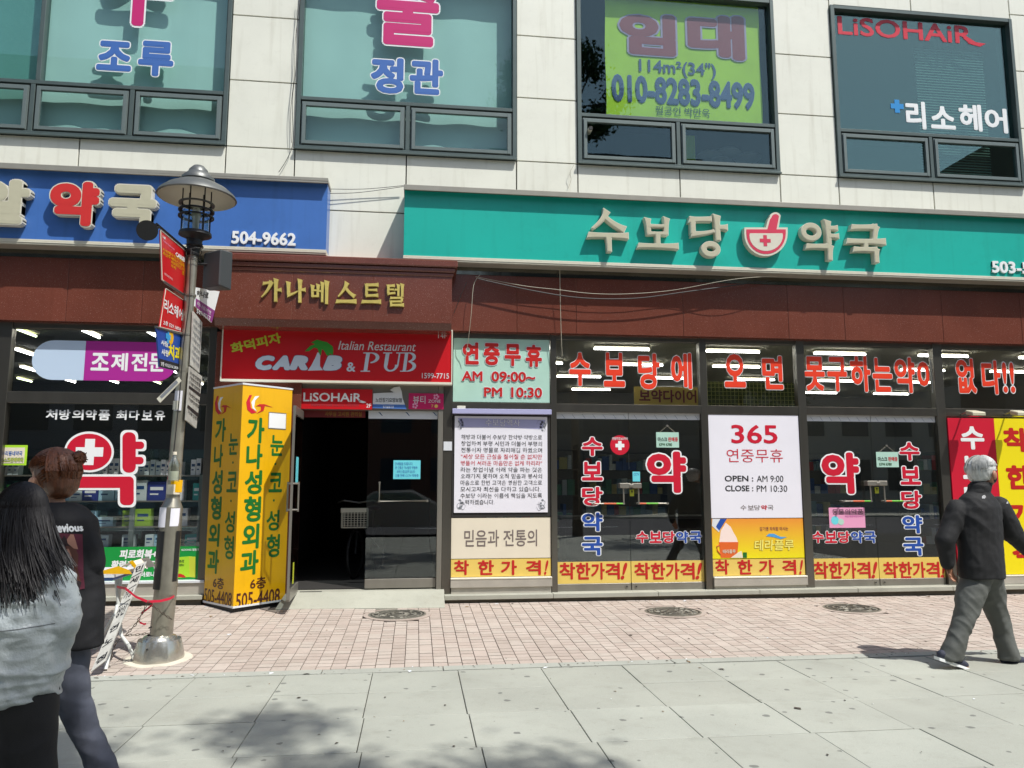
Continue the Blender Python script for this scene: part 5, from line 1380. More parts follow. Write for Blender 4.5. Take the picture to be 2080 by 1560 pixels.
# head of the lamp
lc = pw_(399, 430); cxl, cyl = lc.x, YP
def zl(y): return pp.px(399, y)[1]
def rl(px): return rad_(399, 420, px)
tilt = .0
C0 = (cxl, cyl, 0)
MB().lathe(C0, [(.0001, zl(335)), (rl(22), zl(338)), (rl(38), zl(346)), (rl(45), zl(358)), (rl(46), zl(362))], 28).build('finial', M['lampmetal'], lamp, smooth=True)
MB().lathe(C0, [(rl(44), zl(352)), (rl(66), zl(362)), (rl(68), zl(368)), (rl(60), zl(372))], 32).build('collar', M['lampmetal'], lamp, smooth=True)
sh_o = [(rl(40), zl(368)), (rl(84), zl(374)), (rl(124), zl(384)), (rl(152), zl(395)), (rl(160), zl(402))]
MB().lathe(C0, sh_o + [(rl(154), zl(404))], 48, 0).lathe(C0, [(rl(154), zl(404)), (rl(146), zl(396)), (rl(116), zl(385)), (rl(78), zl(375)), (.001, zl(372))], 48, 1).build('lamp_shade', [M['lampmetal'], M['lampin']], lamp, smooth=True)
for k in range(6):
    a = 2 * math.pi * (k + .3) / 6; r = rl(56)
    MB().tube([(cxl + r * math.cos(a), cyl + r * math.sin(a), zl(386)), (cxl + r * math.cos(a), cyl + r * math.sin(a), zl(474))], .006, 6).build('rod', M['black'], lamp)
for y in (413, 427, 439):
    MB().lathe(C0, [(rl(58), zl(y)), (rl(72), zl(y) - .004), (rl(72), zl(y) - .016), (rl(58), zl(y) - .012), (rl(58), zl(y))], 32).build('louvre_ring', M['lampmetal'] if y == 413 else M['black'], lamp, smooth=True)
MB().lathe(C0, [(rl(52), zl(424)), (rl(54), zl(474))], 32).build('lamp_glass', M['lampglass'], lamp, smooth=True)
MB().lathe(C0, [(.001, zl(420)), (rl(14), zl(424)), (rl(20), zl(436)), (rl(14), zl(450)), (rl(12), zl(474))], 16).build('bulb', M['offwhite'], lamp, smooth=True)
MB().lathe(C0, [(.001, zl(472)), (rl(64), zl(473)), (rl(66), zl(479)), (rl(40), zl(484)), (rl(30), zl(488)), (rl(30), zl(497)), (rl(34), zl(500)), (rl(22), zl(504))], 32).build('lamp_base', M['black'], lamp, smooth=True)
MB().tube([pw_(394, 486), pw_(392, 520)], [rl(30), rl(24)], 16).build('neck', M['black'], lamp, smooth=True)
# loops of wire round the neck
m = MB(); rr = random.Random(4)
for q in range(7):
    zc_ = pw_(393, 488 + q * 6).z; a0 = rr.uniform(0, 6); r = rl(32) + rr.uniform(0, .02); pts = []
    for k in range(14): a = a0 + k * .5; pts.append(Vector((pw_(393, 500).x + r * math.cos(a), YP + r * math.sin(a), zc_ + .03 * math.sin(a * .8 + q))))
    m.tube(pts, .0035, 5)
m.tube([pw_(388, 505, -.1), pw_(384, 620, -.1), pw_(373, 700, -.1), pw_(365, 800, -.1), pw_(355, 900, -.1), pw_(346, 975, -.1)], .005, 6)
m.build('wire_wrap', M['rope'], lamp, kind='stuff')
for y, x in ((600, 386), (680, 378), (755, 371), (815, 366), (880, 361), (905, 359)):
    c = pw_(x, y); MB().tube([c + Vector((.0, 0, .008)), c - Vector((0, 0, .008))], rad_(x, y, 25), 20).build('band', M['steel'], lamp, smooth=True)

Lr = W(YP).px(376, 560)[0]; Ll = W(-3.1).px(325, 560)[0]
PL_ = Plane(Lr, YP, Lr - Ll, .6)                         # u points from near-left to far-right
def plate(pl, poly, m, nm, lab, grp='signs strapped to the lamp post', th=.012, edge=None):
    pts = ppx(pl, poly); s = sum(p[0] for p in pts) / len(pts); z = min(p[1] for p in pts)
    t = thing(nm, pl.at(s, z), lab, 'street sign', grp)
    MB().prism(pl, pts, -th, 0).build('board', m, t)
    return t
def frame_(pl, poly, t, m, w=.006):
    mb = MB(); pts = [pl.at(*pl.px(*p)) for p in poly]
    mb.tube(pts + [pts[0]], w, 6, cap=False); mb.build('rim', m, t)
t = plate(PL_, [(326, 467), (378, 511), (377, 603), (329, 568)], M['red'], 'pole_sign', 'topmost red sign with yellow columns of text on the left of the lamp post')
frame_(PL_, [(326, 467), (378, 511), (377, 603), (329, 568)], t, M['offwhite'], .005)
def ltext(pl, s, quad, m, parent, w=.02, d=.003, ow=0, om=None):
    """text mapped onto the quad (tl, tr, br, bl) given in picture points"""
    q = ppx(pl, quad)
    v, f, e = textmesh(s, 0, 0, 1); mn, mx = v.min(0), v.max(0)
    mb = MB()
    for k in range(9 if w else 1):
        dx, dy = (0, 0) if k == 0 else (w * math.cos(k * .785), w * math.sin(k * .785))
        vs = []
        for p in v:
            a = (p[0] + dx - mn[0]) / (mx[0] - mn[0]); b = 1 - (p[1] + dy - mn[1]) / (mx[1] - mn[1])
            tp = (q[0][0] * (1 - a) + q[1][0] * a, q[0][1] * (1 - a) + q[1][1] * a); bt = (q[3][0] * (1 - a) + q[2][0] * a, q[3][1] * (1 - a) + q[2][1] * a)
            vs.append(pl.at(tp[0] * (1 - b) + bt[0] * b, tp[1] * (1 - b) + bt[1] * b, d - .0001 * k))
        mb.add(vs, f)
    return mb.build('lettering', m, parent)
def cols(pl, words, xs, ytop, parent, m, hgt=7, wd=5, slope=.84):
    for wrd, x in zip(words, xs):
        y = ytop + (x - xs[0]) * slope
        for c in wrd:
            ltext(pl, c, [(x, y), (x + wd, y + wd * slope), (x + wd, y + wd * slope + hgt - 1), (x, y + hgt - 1)], m, parent); y += hgt
ltext(PL_, '14F', [(330, 478), (336, 483), (336, 488), (330, 483)], M['white'], t)
ltext(PL_, 'Italian Restaurant', [(331, 486), (354, 505), (354, 509), (331, 490)], M['pink'], t, w=0)
ltext(PL_, 'CARIB', [(356, 511), (375, 524), (375, 533), (356, 519)], M['white'], t, w=.04)
cols(PL_, ['커피', '와인', '맥주', '수제피자', '화덕피자', '파스타', '샐러드', '스테이크'], [330, 335.5, 341, 347, 352.5, 358, 363.5, 369], 503, t, M['yellow'], 7.5, 4.6, .62)
ltext(PL_, '032.507.7715', [(333, 553), (350, 566), (350, 570), (333, 557)], M['white'], t, w=0)
t = plate(PL_, [(337, 586), (377, 613), (371, 676), (325, 664)], M['red'], 'pole_sign', 'middle red hair salon sign with white letters on the left of the lamp post')
frame_(PL_, [(337, 586), (377, 613), (371, 676), (325, 664)], t, M['offwhite'], .004)
ltext(PL_, '리소헤어', [(334, 606), (371, 629), (369, 651), (333, 632)], M['white'], t, w=.02)
ltext(PL_, '2층 529.1858', [(332, 650), (367, 665), (366, 673), (331, 659)], M['white'], t, w=.02)
t = plate(PL_, [(318, 667), (371, 680), (373, 757), (324, 745)], M['bluev'], 'pole_sign', 'lowest blue dental sign with yellow letters on the left of the lamp post')
MB().prism(PL_, ppx(PL_, [(323, 728), (373, 742), (373, 757), (324, 745)]), 0, .002).build('lower_band', M['ink'], t)
disc(PL_, 347, 686, 5, M['yellow'], t, .003); cross(PL_, 341, 684, 5, 2, mat('logo blue', (60, 160, 220), .4), t)
ltext(PL_, '사람', [(327, 690), (341, 695), (341, 706), (327, 701)], M['white'], t, w=.03); ltext(PL_, '사랑', [(328, 708), (342, 713), (342, 726), (328, 721)], M['white'], t, w=.03)
ltext(PL_, '치과', [(342, 699), (367, 707), (367, 735), (342, 727)], M['byellow'], t, w=.04)
ltext(PL_, '5층 032.516.2828', [(326, 734), (361, 744), (361, 751), (327, 743)], M['white'], t, w=.02)
MB().prism(PL_, ppx(PL_, [(363, 745), (368, 746), (368, 743), (372, 749), (368, 753), (368, 750), (363, 749)]), 0, .004).build('arrow', M['byellow'], t)
# brackets
def P3(pl, x, y, d=0): s, z = pl.px(x, y); return pl.at(s, z, d)
for (xa, ya, xb, yb) in ((318, 455, 388, 515), (333, 572, 384, 606), (316, 664, 380, 683), (355, 765, 372, 770)):
    MB().tube([P3(PL_, xa, ya), P3(PL_, xb, yb)], .011, 8).build('sign_bracket', M['lampmetal'] if ya > 500 else M['black'], lamp, smooth=True)
# horn loudspeaker
hc = P3(PL_, 299, 468); dr = (Vector(CAMP) - hc).normalized()
hs = thing('horn_speaker', hc, 'small round black horn loudspeaker at the end of the upper arm', 'loudspeaker')
ts = hc + dr * .02; MB().tube([ts, ts + dr * -.03, ts + dr * -.10, ts + dr * -.16], [.082, .07, .035, .025], 28).tube([P3(PL_, 308, 462), P3(PL_, 322, 462)], .012, 8).build('horn', M['black'], hs, smooth=True)
# box loudspeaker
Rr = W(YP).px(398, 600)[0]; Rl = W(-1.8).px(446, 600)[0]
PR_ = Plane(Rr, YP, Rl - Rr, .7)
sc_ = pw_(437, 548, .05)
bs_ = thing('box_speaker', sc_, 'black box loudspeaker mounted on the right of the lamp post', 'loudspeaker')
m = MB(); q1 = Plane(sc_.x, sc_.y, .94, -.34)
hh_, wf, wb_ = .175, .075, .12
def sp(a, z, d): return q1.at(a, sc_.z + z, d)
vs = [sp(-wb_, -hh_, -.10), sp(wb_, -hh_ * 1.05, -.10), sp(wb_, hh_ * 1.1, -.10), sp(-wb_, hh_, -.10), sp(-wb_, -hh_, .02), sp(wb_ - .02, -hh_, .07), sp(wb_ - .02, hh_, .07), sp(-wb_, hh_ * .95, .02)]
m.add(vs, [(0, 3, 2, 1), (4, 5, 6, 7), (0, 4, 7, 3), (1, 2, 6, 5), (3, 7, 6, 2), (0, 1, 5, 4)]); m.build('housing', mat('black grey plastic', (62, 64, 66), .5), bs_, bevel=.012)
MB().tube([sc_ + Vector((-.16, 0, .05)), sc_ + Vector((-.06, 0, .05))], .012, 8).build('mount', M['black'], bs_)
# right hand plates
t = plate(PR_, [(400, 584), (446, 592), (430, 655), (397, 622)], M['white'], 'pole_sign', 'white and purple slanted sign on the right of the lamp post')
MB().prism(PR_, ppx(PR_, [(398, 606), (436, 631), (430, 655), (397, 622)]), 0, .002).build('purple_band', mat('plum print', (140, 60, 130), .5), t)
ltext(PR_, '하나로', [(400, 590), (424, 594), (422, 607), (399, 601)], M['ink'], t, w=.03); ltext(PR_, '하나로여행', [(400, 612), (428, 632), (427, 640), (399, 620)], M['white'], t, w=0, d=.004)
ltext(PR_, '507-7557', [(399, 627), (427, 643), (426, 652), (399, 636)], M['white'], t, w=.01, d=.004)
wm_ = mat('weathered white plate', (206, 204, 196), .6, var=.3, vscale=18)
t = plate(PR_, [(393, 632), (411, 655), (405, 757), (388, 742)], wm_, 'pole_sign', 'tall weathered white plate with grey text strapped right of the lamp post')
for k in range(7): ltext(PR_, '거상인연', [(393 - k * .6, 645 + k * 13), (408 - k * .7, 661 + k * 13), (408 - k * .7, 669 + k * 13), (393 - k * .6, 653 + k * 13)], M['ogrey'], t, w=.02)
t = plate(PR_, [(386, 745), (411, 765), (399, 870), (378, 853)], wm_, 'pole_sign', 'lower weathered white plate with rows of black writing on the lamp post')
MB().prism(PR_, ppx(PR_, [(384, 783), (407, 800), (406, 806), (383, 788)]), 0, .003).build('dark_strip', M['ink'], t); MB().prism(PR_, ppx(PR_, [(381, 822), (403, 840), (402, 847), (380, 828)]), 0, .003).build('dark_strip', M['ink'], t)
for k, y in enumerate((754, 763, 773, 796, 806, 833)): ltext(PR_, '거상인연합', [(386 - k * .8, y), (408 - k, y + 17), (408 - k, y + 24), (386 - k * .8, y + 7)], M['ink'], t, w=.02)
# tilted small plate at the left
t = plate(W(-2.75), [(318, 810), (363, 766), (368, 774), (325, 818)], M['offwhite'], 'pole_sign', 'small tilted white plate sticking out left of the lamp post')
MB().prism(W(-2.75), ppx(W(-2.75), [(325, 805), (358, 772), (362, 777), (329, 809)]), 0, .003).build('print', M['ogrey'], t)
# papers taped on the shaft (curved strips)
def wrap(xc, y0, y1, pxw, a0, a1, m, nm, lab=None, par=lamp, off=.003):
    mb = MB(); nn = 8; vs = []
    for y in (y1, y0):
        c = pw_(xc + (y1 - y) * .085, y); r = rad_(xc, y, pxw) + off
        for k in range(nn + 1):
            a = math.radians(a0 + (a1 - a0) * k / nn); vs.append((c.x + r * math.cos(a), c.y + r * math.sin(a), c.z))
    mb.add(vs, [(k, k + 1, nn + 2 + k, nn + 1 + k) for k in range(nn)])
    o = mb.build(nm, m, par, smooth=True)
    if lab: o['label'] = lab
    return o
wrap(367, 795, 835, 27, 190, 290, M['paper'], 'taped_paper'); 
wrap(365.5, 815, 833, 27, 200, 280, M['offwhite'], 'taped_paper', off=.005)
wrap(356, 975, 1000, 28, 195, 345, M['yellow'], 'pasted_sticker', off=.004); wrap(354, 984, 1004, 28, 195, 330, M['cream'], 'pasted_sticker', off=.006)
wrap(345, 1030, 1070, 44, 195, 262, M['paper'], 'taped_paper'); wrap(345, 1032, 1068, 44, 285, 335, M['paper'], 'taped_paper')
wrap(335, 1078, 1195, 46, 190, 262, M['tape'], 'black_tape'); wrap(337, 1078, 1180, 46, 318, 350, M['tape'], 'black_tape')
wrap(327, 1208, 1247, 46, 300, 322, M['byellow'], 'pasted_sticker')
s = thing('plastic_bottle', pw_(352, 978, -.16), 'clear plastic bottle with pale cap tied to the lamp post', 'bottle')
c = pw_(352, 978, -.16); MB().lathe(c, [(.001, 0), (.045, .0), (.05, .02), (.047, .05), (.05, .08), (.047, .12), (.05, .15), (.03, .2), (.016, .225), (.016, .24)], 20).build('bottle', glass('cloudy plastic', (.86, .9, .86), 3.0, .15), s, smooth=True)
MB().lathe(c, [(.018, .235), (.018, .262), (.001, .263)], 14).build('cap', M['cream'], s, smooth=True)
MB().lathe(c, [(.040, .01), (.044, .07), (.04, .09), (.001, .09)], 16).build('contents', mat('pale liquid', (210, 208, 190), .3), s, smooth=True)

# ---- folding table, placard, ribbon, chain
tb = thing('folding_table', pw_(228, 1330, .2), 'folding table with papers on top and white tube legs beside the lamp post', 'table')
tz = W(-2.35).px(230, 1163)[1]; ta, tbx = W(-2.35).px(150, 1160)[0], W(-2.35).px(262, 1160)[0]
MB().box(ta, tbx, -2.72, -2.15, tz - .03, tz).build('table_top', M['skyv'], tb, bevel=.008)
MB().box(ta - .01, tbx + .015, -2.74, -2.13, tz + .001, tz + .025).build('board_sheet', M['film'], tb)
def wt(x, y, dy): return pw_(x, y, dy)
wtm = mat('white tube legs', (214, 216, 210), .4)
gz = lambda p: Vector((p.x, p.y, zb(p.x, p.y) + .012))
MB().tube([wt(236, 1170, .1), wt(241, 1230, .1), wt(246, 1290, .05), wt(262, 1312, -.1), gz(wt(275, 1330, -.1))], .016, 10).build('leg', wtm, tb, smooth=True)
MB().tube([wt(246, 1170, .3), wt(238, 1240, .3), wt(225, 1262, .3), gz(wt(196, 1268, .35))], .016, 10).build('leg', wtm, tb, smooth=True)
MB().tube([wt(238, 1230, .0), wt(228, 1300, -.2), gz(wt(214, 1366, -.35))], .016, 10).build('leg', wtm, tb, smooth=True)
op = thing('paper_bag', pw_(270, 1165, .0), 'open crumpled white and yellow paper bag on the folding table', 'bag')
Pb = W(-2.55)
m = MB()
A_ = [Pb.px(x, y) for x, y in ((238, 1156), (262, 1142), (275, 1157))]
vs = [Pb.at(a, z, 0) for a, z in A_] + [W(-2.3).at(*W(-2.3).px(x, y)) for x, y in ((275, 1144), (300, 1131), (318, 1150))]
m.add(vs, [(0, 3, 4, 1), (1, 4, 5, 2), (3, 5, 4)]); m.build('bag', M['cream'], op, smooth=False)
m = MB(); m.add([Pb.at(*Pb.px(x, y), .002) for x, y in ((262, 1141), (276, 1157), (282, 1155), (270, 1138))], [(0, 1, 2, 3)]).build('bag_edge', M['yellow'], op)
yl = MB().prism(W(-2.74), ppx(W(-2.74), [(190, 1166), (268, 1166), (262, 1158), (240, 1150), (205, 1160)]), -.004, 0).build('leaflet', M['yellow'], tb)
pl = Plane(pw_(230, 1250).x, -2.9, 1, 0); pc_ = thing('leaning_placard', G(192, 1362, .0), 'long narrow white placard with black writing leaning on the folding table', 'placard')
qa = [(278, 1146), (298, 1140), (214, 1342), (184, 1365)]
def lean(px_, py_, t): y = -3.0 + .42 * t; s, z = W(y).px(px_, py_); return Vector((s, y, z))
pts = [lean(*qa[0], 1), lean(*qa[1], 1), lean(*qa[2], .05), lean(*qa[3], 0)]
nrm = (pts[1] - pts[0]).cross(pts[3] - pts[0]).normalized(); nrm = nrm if nrm.y > 0 else -nrm
MB().add(pts + [p + nrm * .012 for p in pts], [(0, 3, 2, 1), (4, 5, 6, 7), (0, 1, 5, 4), (1, 2, 6, 5), (2, 3, 7, 6), (3, 0, 4, 7)]).build('board', wm_, pc_)
def onq(u, v, o=.003): return (pts[0] * (1 - u) + pts[1] * u) * (1 - v) + (pts[3] * (1 - u) + pts[2] * u) * v - nrm * o
def qtext(s, v0, v1, u0=.15, u1=.85):
    v, f, e = textmesh(s, 0, 0, 1); mn, mx = v.min(0), v.max(0); mb = MB()
    for k in range(5):
        dx, dy = (0, 0) if not k else (.03 * math.cos(k * 1.57), .03 * math.sin(k * 1.57))
        mb.add([onq(u0 + (u1 - u0) * (p[0] + dx - mn[0]) / (mx[0] - mn[0]), v1 + (v0 - v1) * (p[1] + dy - mn[1]) / (mx[1] - mn[1]), .002 + .0001 * k) for p in v], f)
    mb.build('lettering', M['ink'], pc_)
for s_, a, b in (('민', .03, .09), ('세', .15, .21), ('거상', .28, .36), ('상인', .43, .54), ('연', .62, .68), ('노', .74, .80), ('점', .90, .96)): qtext(s_, a, b)
mb = MB()
for v_ in (.12, .25, .40): mb.add([onq(.05, v_ + .015), onq(.95, v_ - .01), onq(.95, v_), onq(.05, v_ + .025)], [(0, 1, 2, 3)])
mb.build('rule_line', M['ink'], pc_, kind='stuff')
rib = mat('red ribbon', (200, 30, 60), .35)
m = MB()
def ribbon(pts, w):
    P = [Vector(p) for p in pts]; vs = []
    for i, p in enumerate(P): vs += [tuple(p + Vector((0, 0, w / 2))), tuple(p + Vector((0, .006 * (-1) ** i, -w / 2)))]
    m.add(vs, [(2 * i, 2 * i + 1, 2 * i + 3, 2 * i + 2) for i in range(len(P) - 1)])
ribbon([pw_(237, 1192, -.2), pw_(255, 1195, -.3), pw_(275, 1212, -.3), pw_(300, 1222, -.25), pw_(325, 1221, -.2), pw_(345, 1216, -.13), pw_(354, 1211, -.05)], .022)
ribbon([pw_(310, 1228, -.2), pw_(298, 1238, -.22), pw_(287, 1246, -.22)], .02); ribbon([pw_(281, 1254, -.22), pw_(284, 1264, -.22), pw_(292, 1268, -.22), pw_(297, 1267, -.22)], .016)
o = m.build('red_ribbon', rib, None, smooth=True, loc=pw_(300, 1222, -.25)); tag(o, 'red ribbon tied from the folding table round the lamp post', 'ribbon')
ch = MB()
def chain(pts):
    P = [Vector(p) for p in pts]; tot = sum((P[i + 1] - P[i]).length for i in range(len(P) - 1)); n_ = int(tot / .028); cur = 0
    L_ = []
    for k in range(n_):
        d = tot * (k + .5) / n_; i = 0
        while i < len(P) - 2 and d > (P[i + 1] - P[i]).length: d -= (P[i + 1] - P[i]).length; i += 1
        dr = (P[i + 1] - P[i]).normalized(); c = P[i] + dr * d
        sd = dr.cross(Vector((0, 1, 0))).normalized() if k % 2 else Vector((0, 1, 0))
        loop = [c + dr * .018 * math.cos(a) + sd * .008 * math.sin(a) for a in [2 * math.pi * q / 8 for q in range(9)]]
        ch.tube(loop, .003, 4, cap=False)
chain([pw_(349, 1258, -.1), pw_(330, 1246, -.16), pw_(312, 1232, -.2), pw_(300, 1222, -.26), pw_(292, 1240, -.26), pw_(276, 1268, -.26), pw_(256, 1289, -.26)])
chain([pw_(252, 1291, -.26), pw_(280, 1289, -.2), pw_(303, 1286, -.12)]); chain([pw_(246, 1296, -.2), pw_(238, 1302, -.2), pw_(228, 1322, -.2), pw_(226, 1340, -.25)])
o = ch.build('chain', mat('rusty chain', (96, 88, 78), .5, .6), None, loc=pw_(300, 1222, -.26)); tag(o, 'thin steel chain looped between the folding table and the lamp post', 'chain'); o['kind'] = 'thing'

# ---- cables on the facade
def cable(pts, r, m, lab, nm='cable', grp='loose cables on the facade'):
    P = [Vector(p) for p in pts]; S = []
    for i in range(len(P) - 1):
        a, b, c, d = P[max(i - 1, 0)], P[i], P[i + 1], P[min(i + 2, len(P) - 1)]
        for k in range(6):
            t = k / 6; S.append(.5 * ((2 * b) + (c - a) * t + (2 * a - 5 * b + 4 * c - d) * t * t + (3 * b - a - 3 * c + d) * t ** 3))
    S.append(P[-1]); o = MB().tube(S, r, 5).build(nm, m, None, smooth=True, loc=P[0]); tag(o, lab, 'cable', grp); return o
def cp(x, y, Y): s, z = W(Y).px(x, y); return (s, Y, z)
cable([cp(966, 562, -.2), cp(1060, 580, -.2), cp(1130, 588, -.2), cp(1200, 596, -.2), cp(1275, 597, -.2), cp(1370, 589, -.2), cp(1500, 566, -.3), cp(1620, 560, -.2)], .0035, M['cable'], 'pale cable sagging across the granite band right of the portal')
cable([cp(970, 566, -.22), cp(1080, 590, -.22), cp(1180, 605, -.22), cp(1290, 606, -.22), cp(1400, 592, -.22), cp(1560, 570, -.2)], .007, M['black'], 'thick dark cable sagging across the granite band under the teal sign')  # the pale cable's cast shadow, built as a black tube
cable([cp(975, 558, -.18), cp(962, 580, -.2), cp(957, 640, -.2), cp(950, 700, -.1), cp(945, 730, -.05)], .004, M['cable'], 'thin cable hanging down beside the portal in front of the mint panel')
cable([cp(1137, 545, -.2), cp(1138, 610, -.18), cp(1140, 680, -.15), cp(1142, 723, -.1)], .004, M['cable'], 'thin loose cable hanging over the left transom window')
cable([cp(948, 573, -.2), cp(936, 600, -.2), cp(922, 636, -.2)], .0035, M['rope'], 'short dark cable beside the portal cornice')
cable([cp(668, 384, -.06), cp(740, 384, -.05), cp(820, 377, -.06)], .004, M['rope'], 'upper thin cable strung between the blue and teal signboards')
cable([cp(668, 393, -.06), cp(730, 391, -.05), cp(820, 379, -.06)], .004, M['rope'], 'lower thin cable strung between the blue and teal signboards')
cable([cp(606, 0, -.05), cp(603, 60, -.05), cp(602, 130, -.06), cp(594, 200, -.05), cp(595, 260, -.05), cp(594, 296, -.05), cp(582, 325, -.04), cp(566, 350, -.04)], .004, M['rope'], 'thin cable running down the white pillar left of the second window')
cable([cp(610, 0, -.05), cp(600, 80, -.05), cp(598, 150, -.05), cp(590, 230, -.05), cp(592, 290, -.05)], .003, M['rope'], 'second thin cable beside the window edge on the white pillar')
cable([cp(1166, 335, -.04), cp(1158, 350, -.05), cp(1160, 365, -.04), cp(1154, 383, -.04)], .003, M['cable'], 'short looped wire on the white panel above the teal sign')
# white box and little fittings
o = MB().box(xx(928, 828), xx(945, 828), -.05, .0, zz(935, 833), zz(935, 825)).build('junction_box', M['offwhite'], None, bevel=.003, loc=(xx(936, 828), -.02, zz(935, 829))); tag(o, 'small white junction box above the notice board', 'junction box')
s0, s1, z0, z1 = W(-.02).rect(901, 897, 918, 915)
o = MB().box(s0, s1, -.024, -.019, z0, z1).build('wall_notice', M['film'], None, loc=(s0, -.02, z0)); tag(o, 'small white paper notice stuck on the steel jamb by the notice board', 'notice')
# ================================================================== people
def blob(name, prims, m, parent, vox=.012, smooth=3, disp=None, label=None, post=None):
    bm = bmesh.new()
    for pr in prims:
        k = pr[0]
        if k == 'c':
            _, p0, r0, p1, r1 = pr; p0, p1 = Vector(p0), Vector(p1); d = p1 - p0; n_ = 6
            mb = MB(); pts, rs_ = [], []
            dn = d.normalized() if d.length > 1e-5 else Vector((0, 0, 1))
            for a in (-80, -50, -25): pts.append(p0 + dn * r0 * math.sin(math.radians(a))); rs_.append(r0 * math.cos(math.radians(a)))
            pts += [p0, p1]; rs_ += [r0, r1]
            for a in (25, 50, 80): pts.append(p1 + dn * r1 * math.sin(math.radians(a))); rs_.append(r1 * math.cos(math.radians(a)))
            mb.tube(pts, rs_, 16)
        elif k == 'e':
            _, c, r, rot = pr; mb = MB(); prof = [(max(math.cos(math.radians(a)), .001), math.sin(math.radians(a))) for a in range(-90, 91, 15)]
            mb.lathe((0, 0, 0), prof, 20); R = Matrix.Rotation(rot[2], 3, 'Z') @ Matrix.Rotation(rot[1], 3, 'Y') @ Matrix.Rotation(rot[0], 3, 'X')
            mb.v = [tuple(Vector(c) + R @ Vector((v[0] * r[0], v[1] * r[1], v[2] * r[2]))) for v in mb.v]
        elif k == 'l':
            mb = MB(); n_ = 24
            for (c, rx, ry, a) in pr[1]:
                for q in range(n_):
                    t = 2 * math.pi * q / n_; x, y = rx * math.cos(t), ry * math.sin(t)
                    mb.v.append((c[0] + x * math.cos(a) - y * math.sin(a), c[1] + x * math.sin(a) + y * math.cos(a), c[2]))
            R_ = len(pr[1])
            for i in range(R_ - 1):
                for q in range(n_): b = i * n_; mb.f.append((b + q, b + (q + 1) % n_, b + n_ + (q + 1) % n_, b + n_ + q))
            mb.f.append(tuple(range(n_))[::-1]); mb.f.append(tuple((R_ - 1) * n_ + q for q in range(n_)))
        me = D.meshes.new('t'); me.from_pydata(mb.v, [], mb.f); 
        b2 = bmesh.new(); b2.from_mesh(me); bmesh.ops.remove_doubles(b2, verts=b2.verts, dist=1e-5); bmesh.ops.recalc_face_normals(b2, faces=b2.faces); b2.to_mesh(me); b2.free()
        bm.from_mesh(me); D.meshes.remove(me)
    me = D.meshes.new('t'); bm.to_mesh(me); bm.free()
    o = D.objects.new('t', me); COL.objects.link(o)
    r = o.modifiers.new('r', 'REMESH'); r.mode = 'VOXEL'; r.voxel_size = vox
    if smooth: s = o.modifiers.new('s', 'SMOOTH'); s.factor = .6; s.iterations = smooth
    bpy.context.view_layer.update()
    res = D.meshes.new_from_object(o.evaluated_get(bpy.context.evaluated_depsgraph_get()))
    D.objects.remove(o); D.meshes.remove(me)
    o0 = origin(parent)
    nv = [tuple(v.normal) for v in res.vertices]
    for v, n_ in zip(res.vertices, nv):
        p = Vector(v.co)
        if disp: p += Vector(n_) * disp(p, Vector(n_))
        v.co = p - o0
    if post: post(res, o0)
    res.materials.clear(); res.materials.append(m)
    res.polygons.foreach_set('use_smooth', [True] * len(res.polygons))
    res.name = name
    o = D.objects.new(name, res); COL.objects.link(o); o.parent = parent
    if label: o['label'] = label
    return o
def nz(p, sx, sy, sz, seed=0): return noise.noise(Vector((p.x * sx + seed, p.y * sy, p.z * sz)))
def ridge(p, sx, sy, sz, seed=0): v = 1 - abs(noise.noise(Vector((p.x * sx + seed, p.y * sy, p.z * sz)))) * 2.2; return max(v, -.4)
def decal(o, parent, vs, fs, m, name, off=.004, d=None, label=None):
    """flat print laid on the cloth: points fall along the viewing axis of the wearer's back onto the surface"""
    dg = [Vector(v.co) + origin(parent) for v in o.data.vertices]
    bv = BVHTree.FromPolygons(dg, [tuple(p.vertices) for p in o.data.polygons])
    d = d or Vector((0, 1, 0)); out = []
    for v in vs:
        v = Vector(v); h = bv.ray_cast(v - d * 1.2, d)
        out.append(tuple((h[0] - d * off) if h[0] else v))
    mb = MB().add(out, fs); ob = mb.build(name, m, parent)
    return ob
def tubehair(name, strands, m, parent, r=.004, sides=3):
    mb = MB()
    for s in strands:
        n_ = len(s); mb.tube(s, [r * (.5 + .9 * math.sin(math.pi * min(.15 + .75 * i / (n_ - 1), .97))) for i in range(n_)], sides, cap=False)
    return mb.build(name, m, parent, smooth=True, kind=None)

def hairmat(name, c1, rough=.38, var=.45, aniso=60):
    return mat(name, c1, rough, 0, var=var, vscale=aniso, spec=.6, stretch=(1, 1, .08), bump=.3, bscale=120)

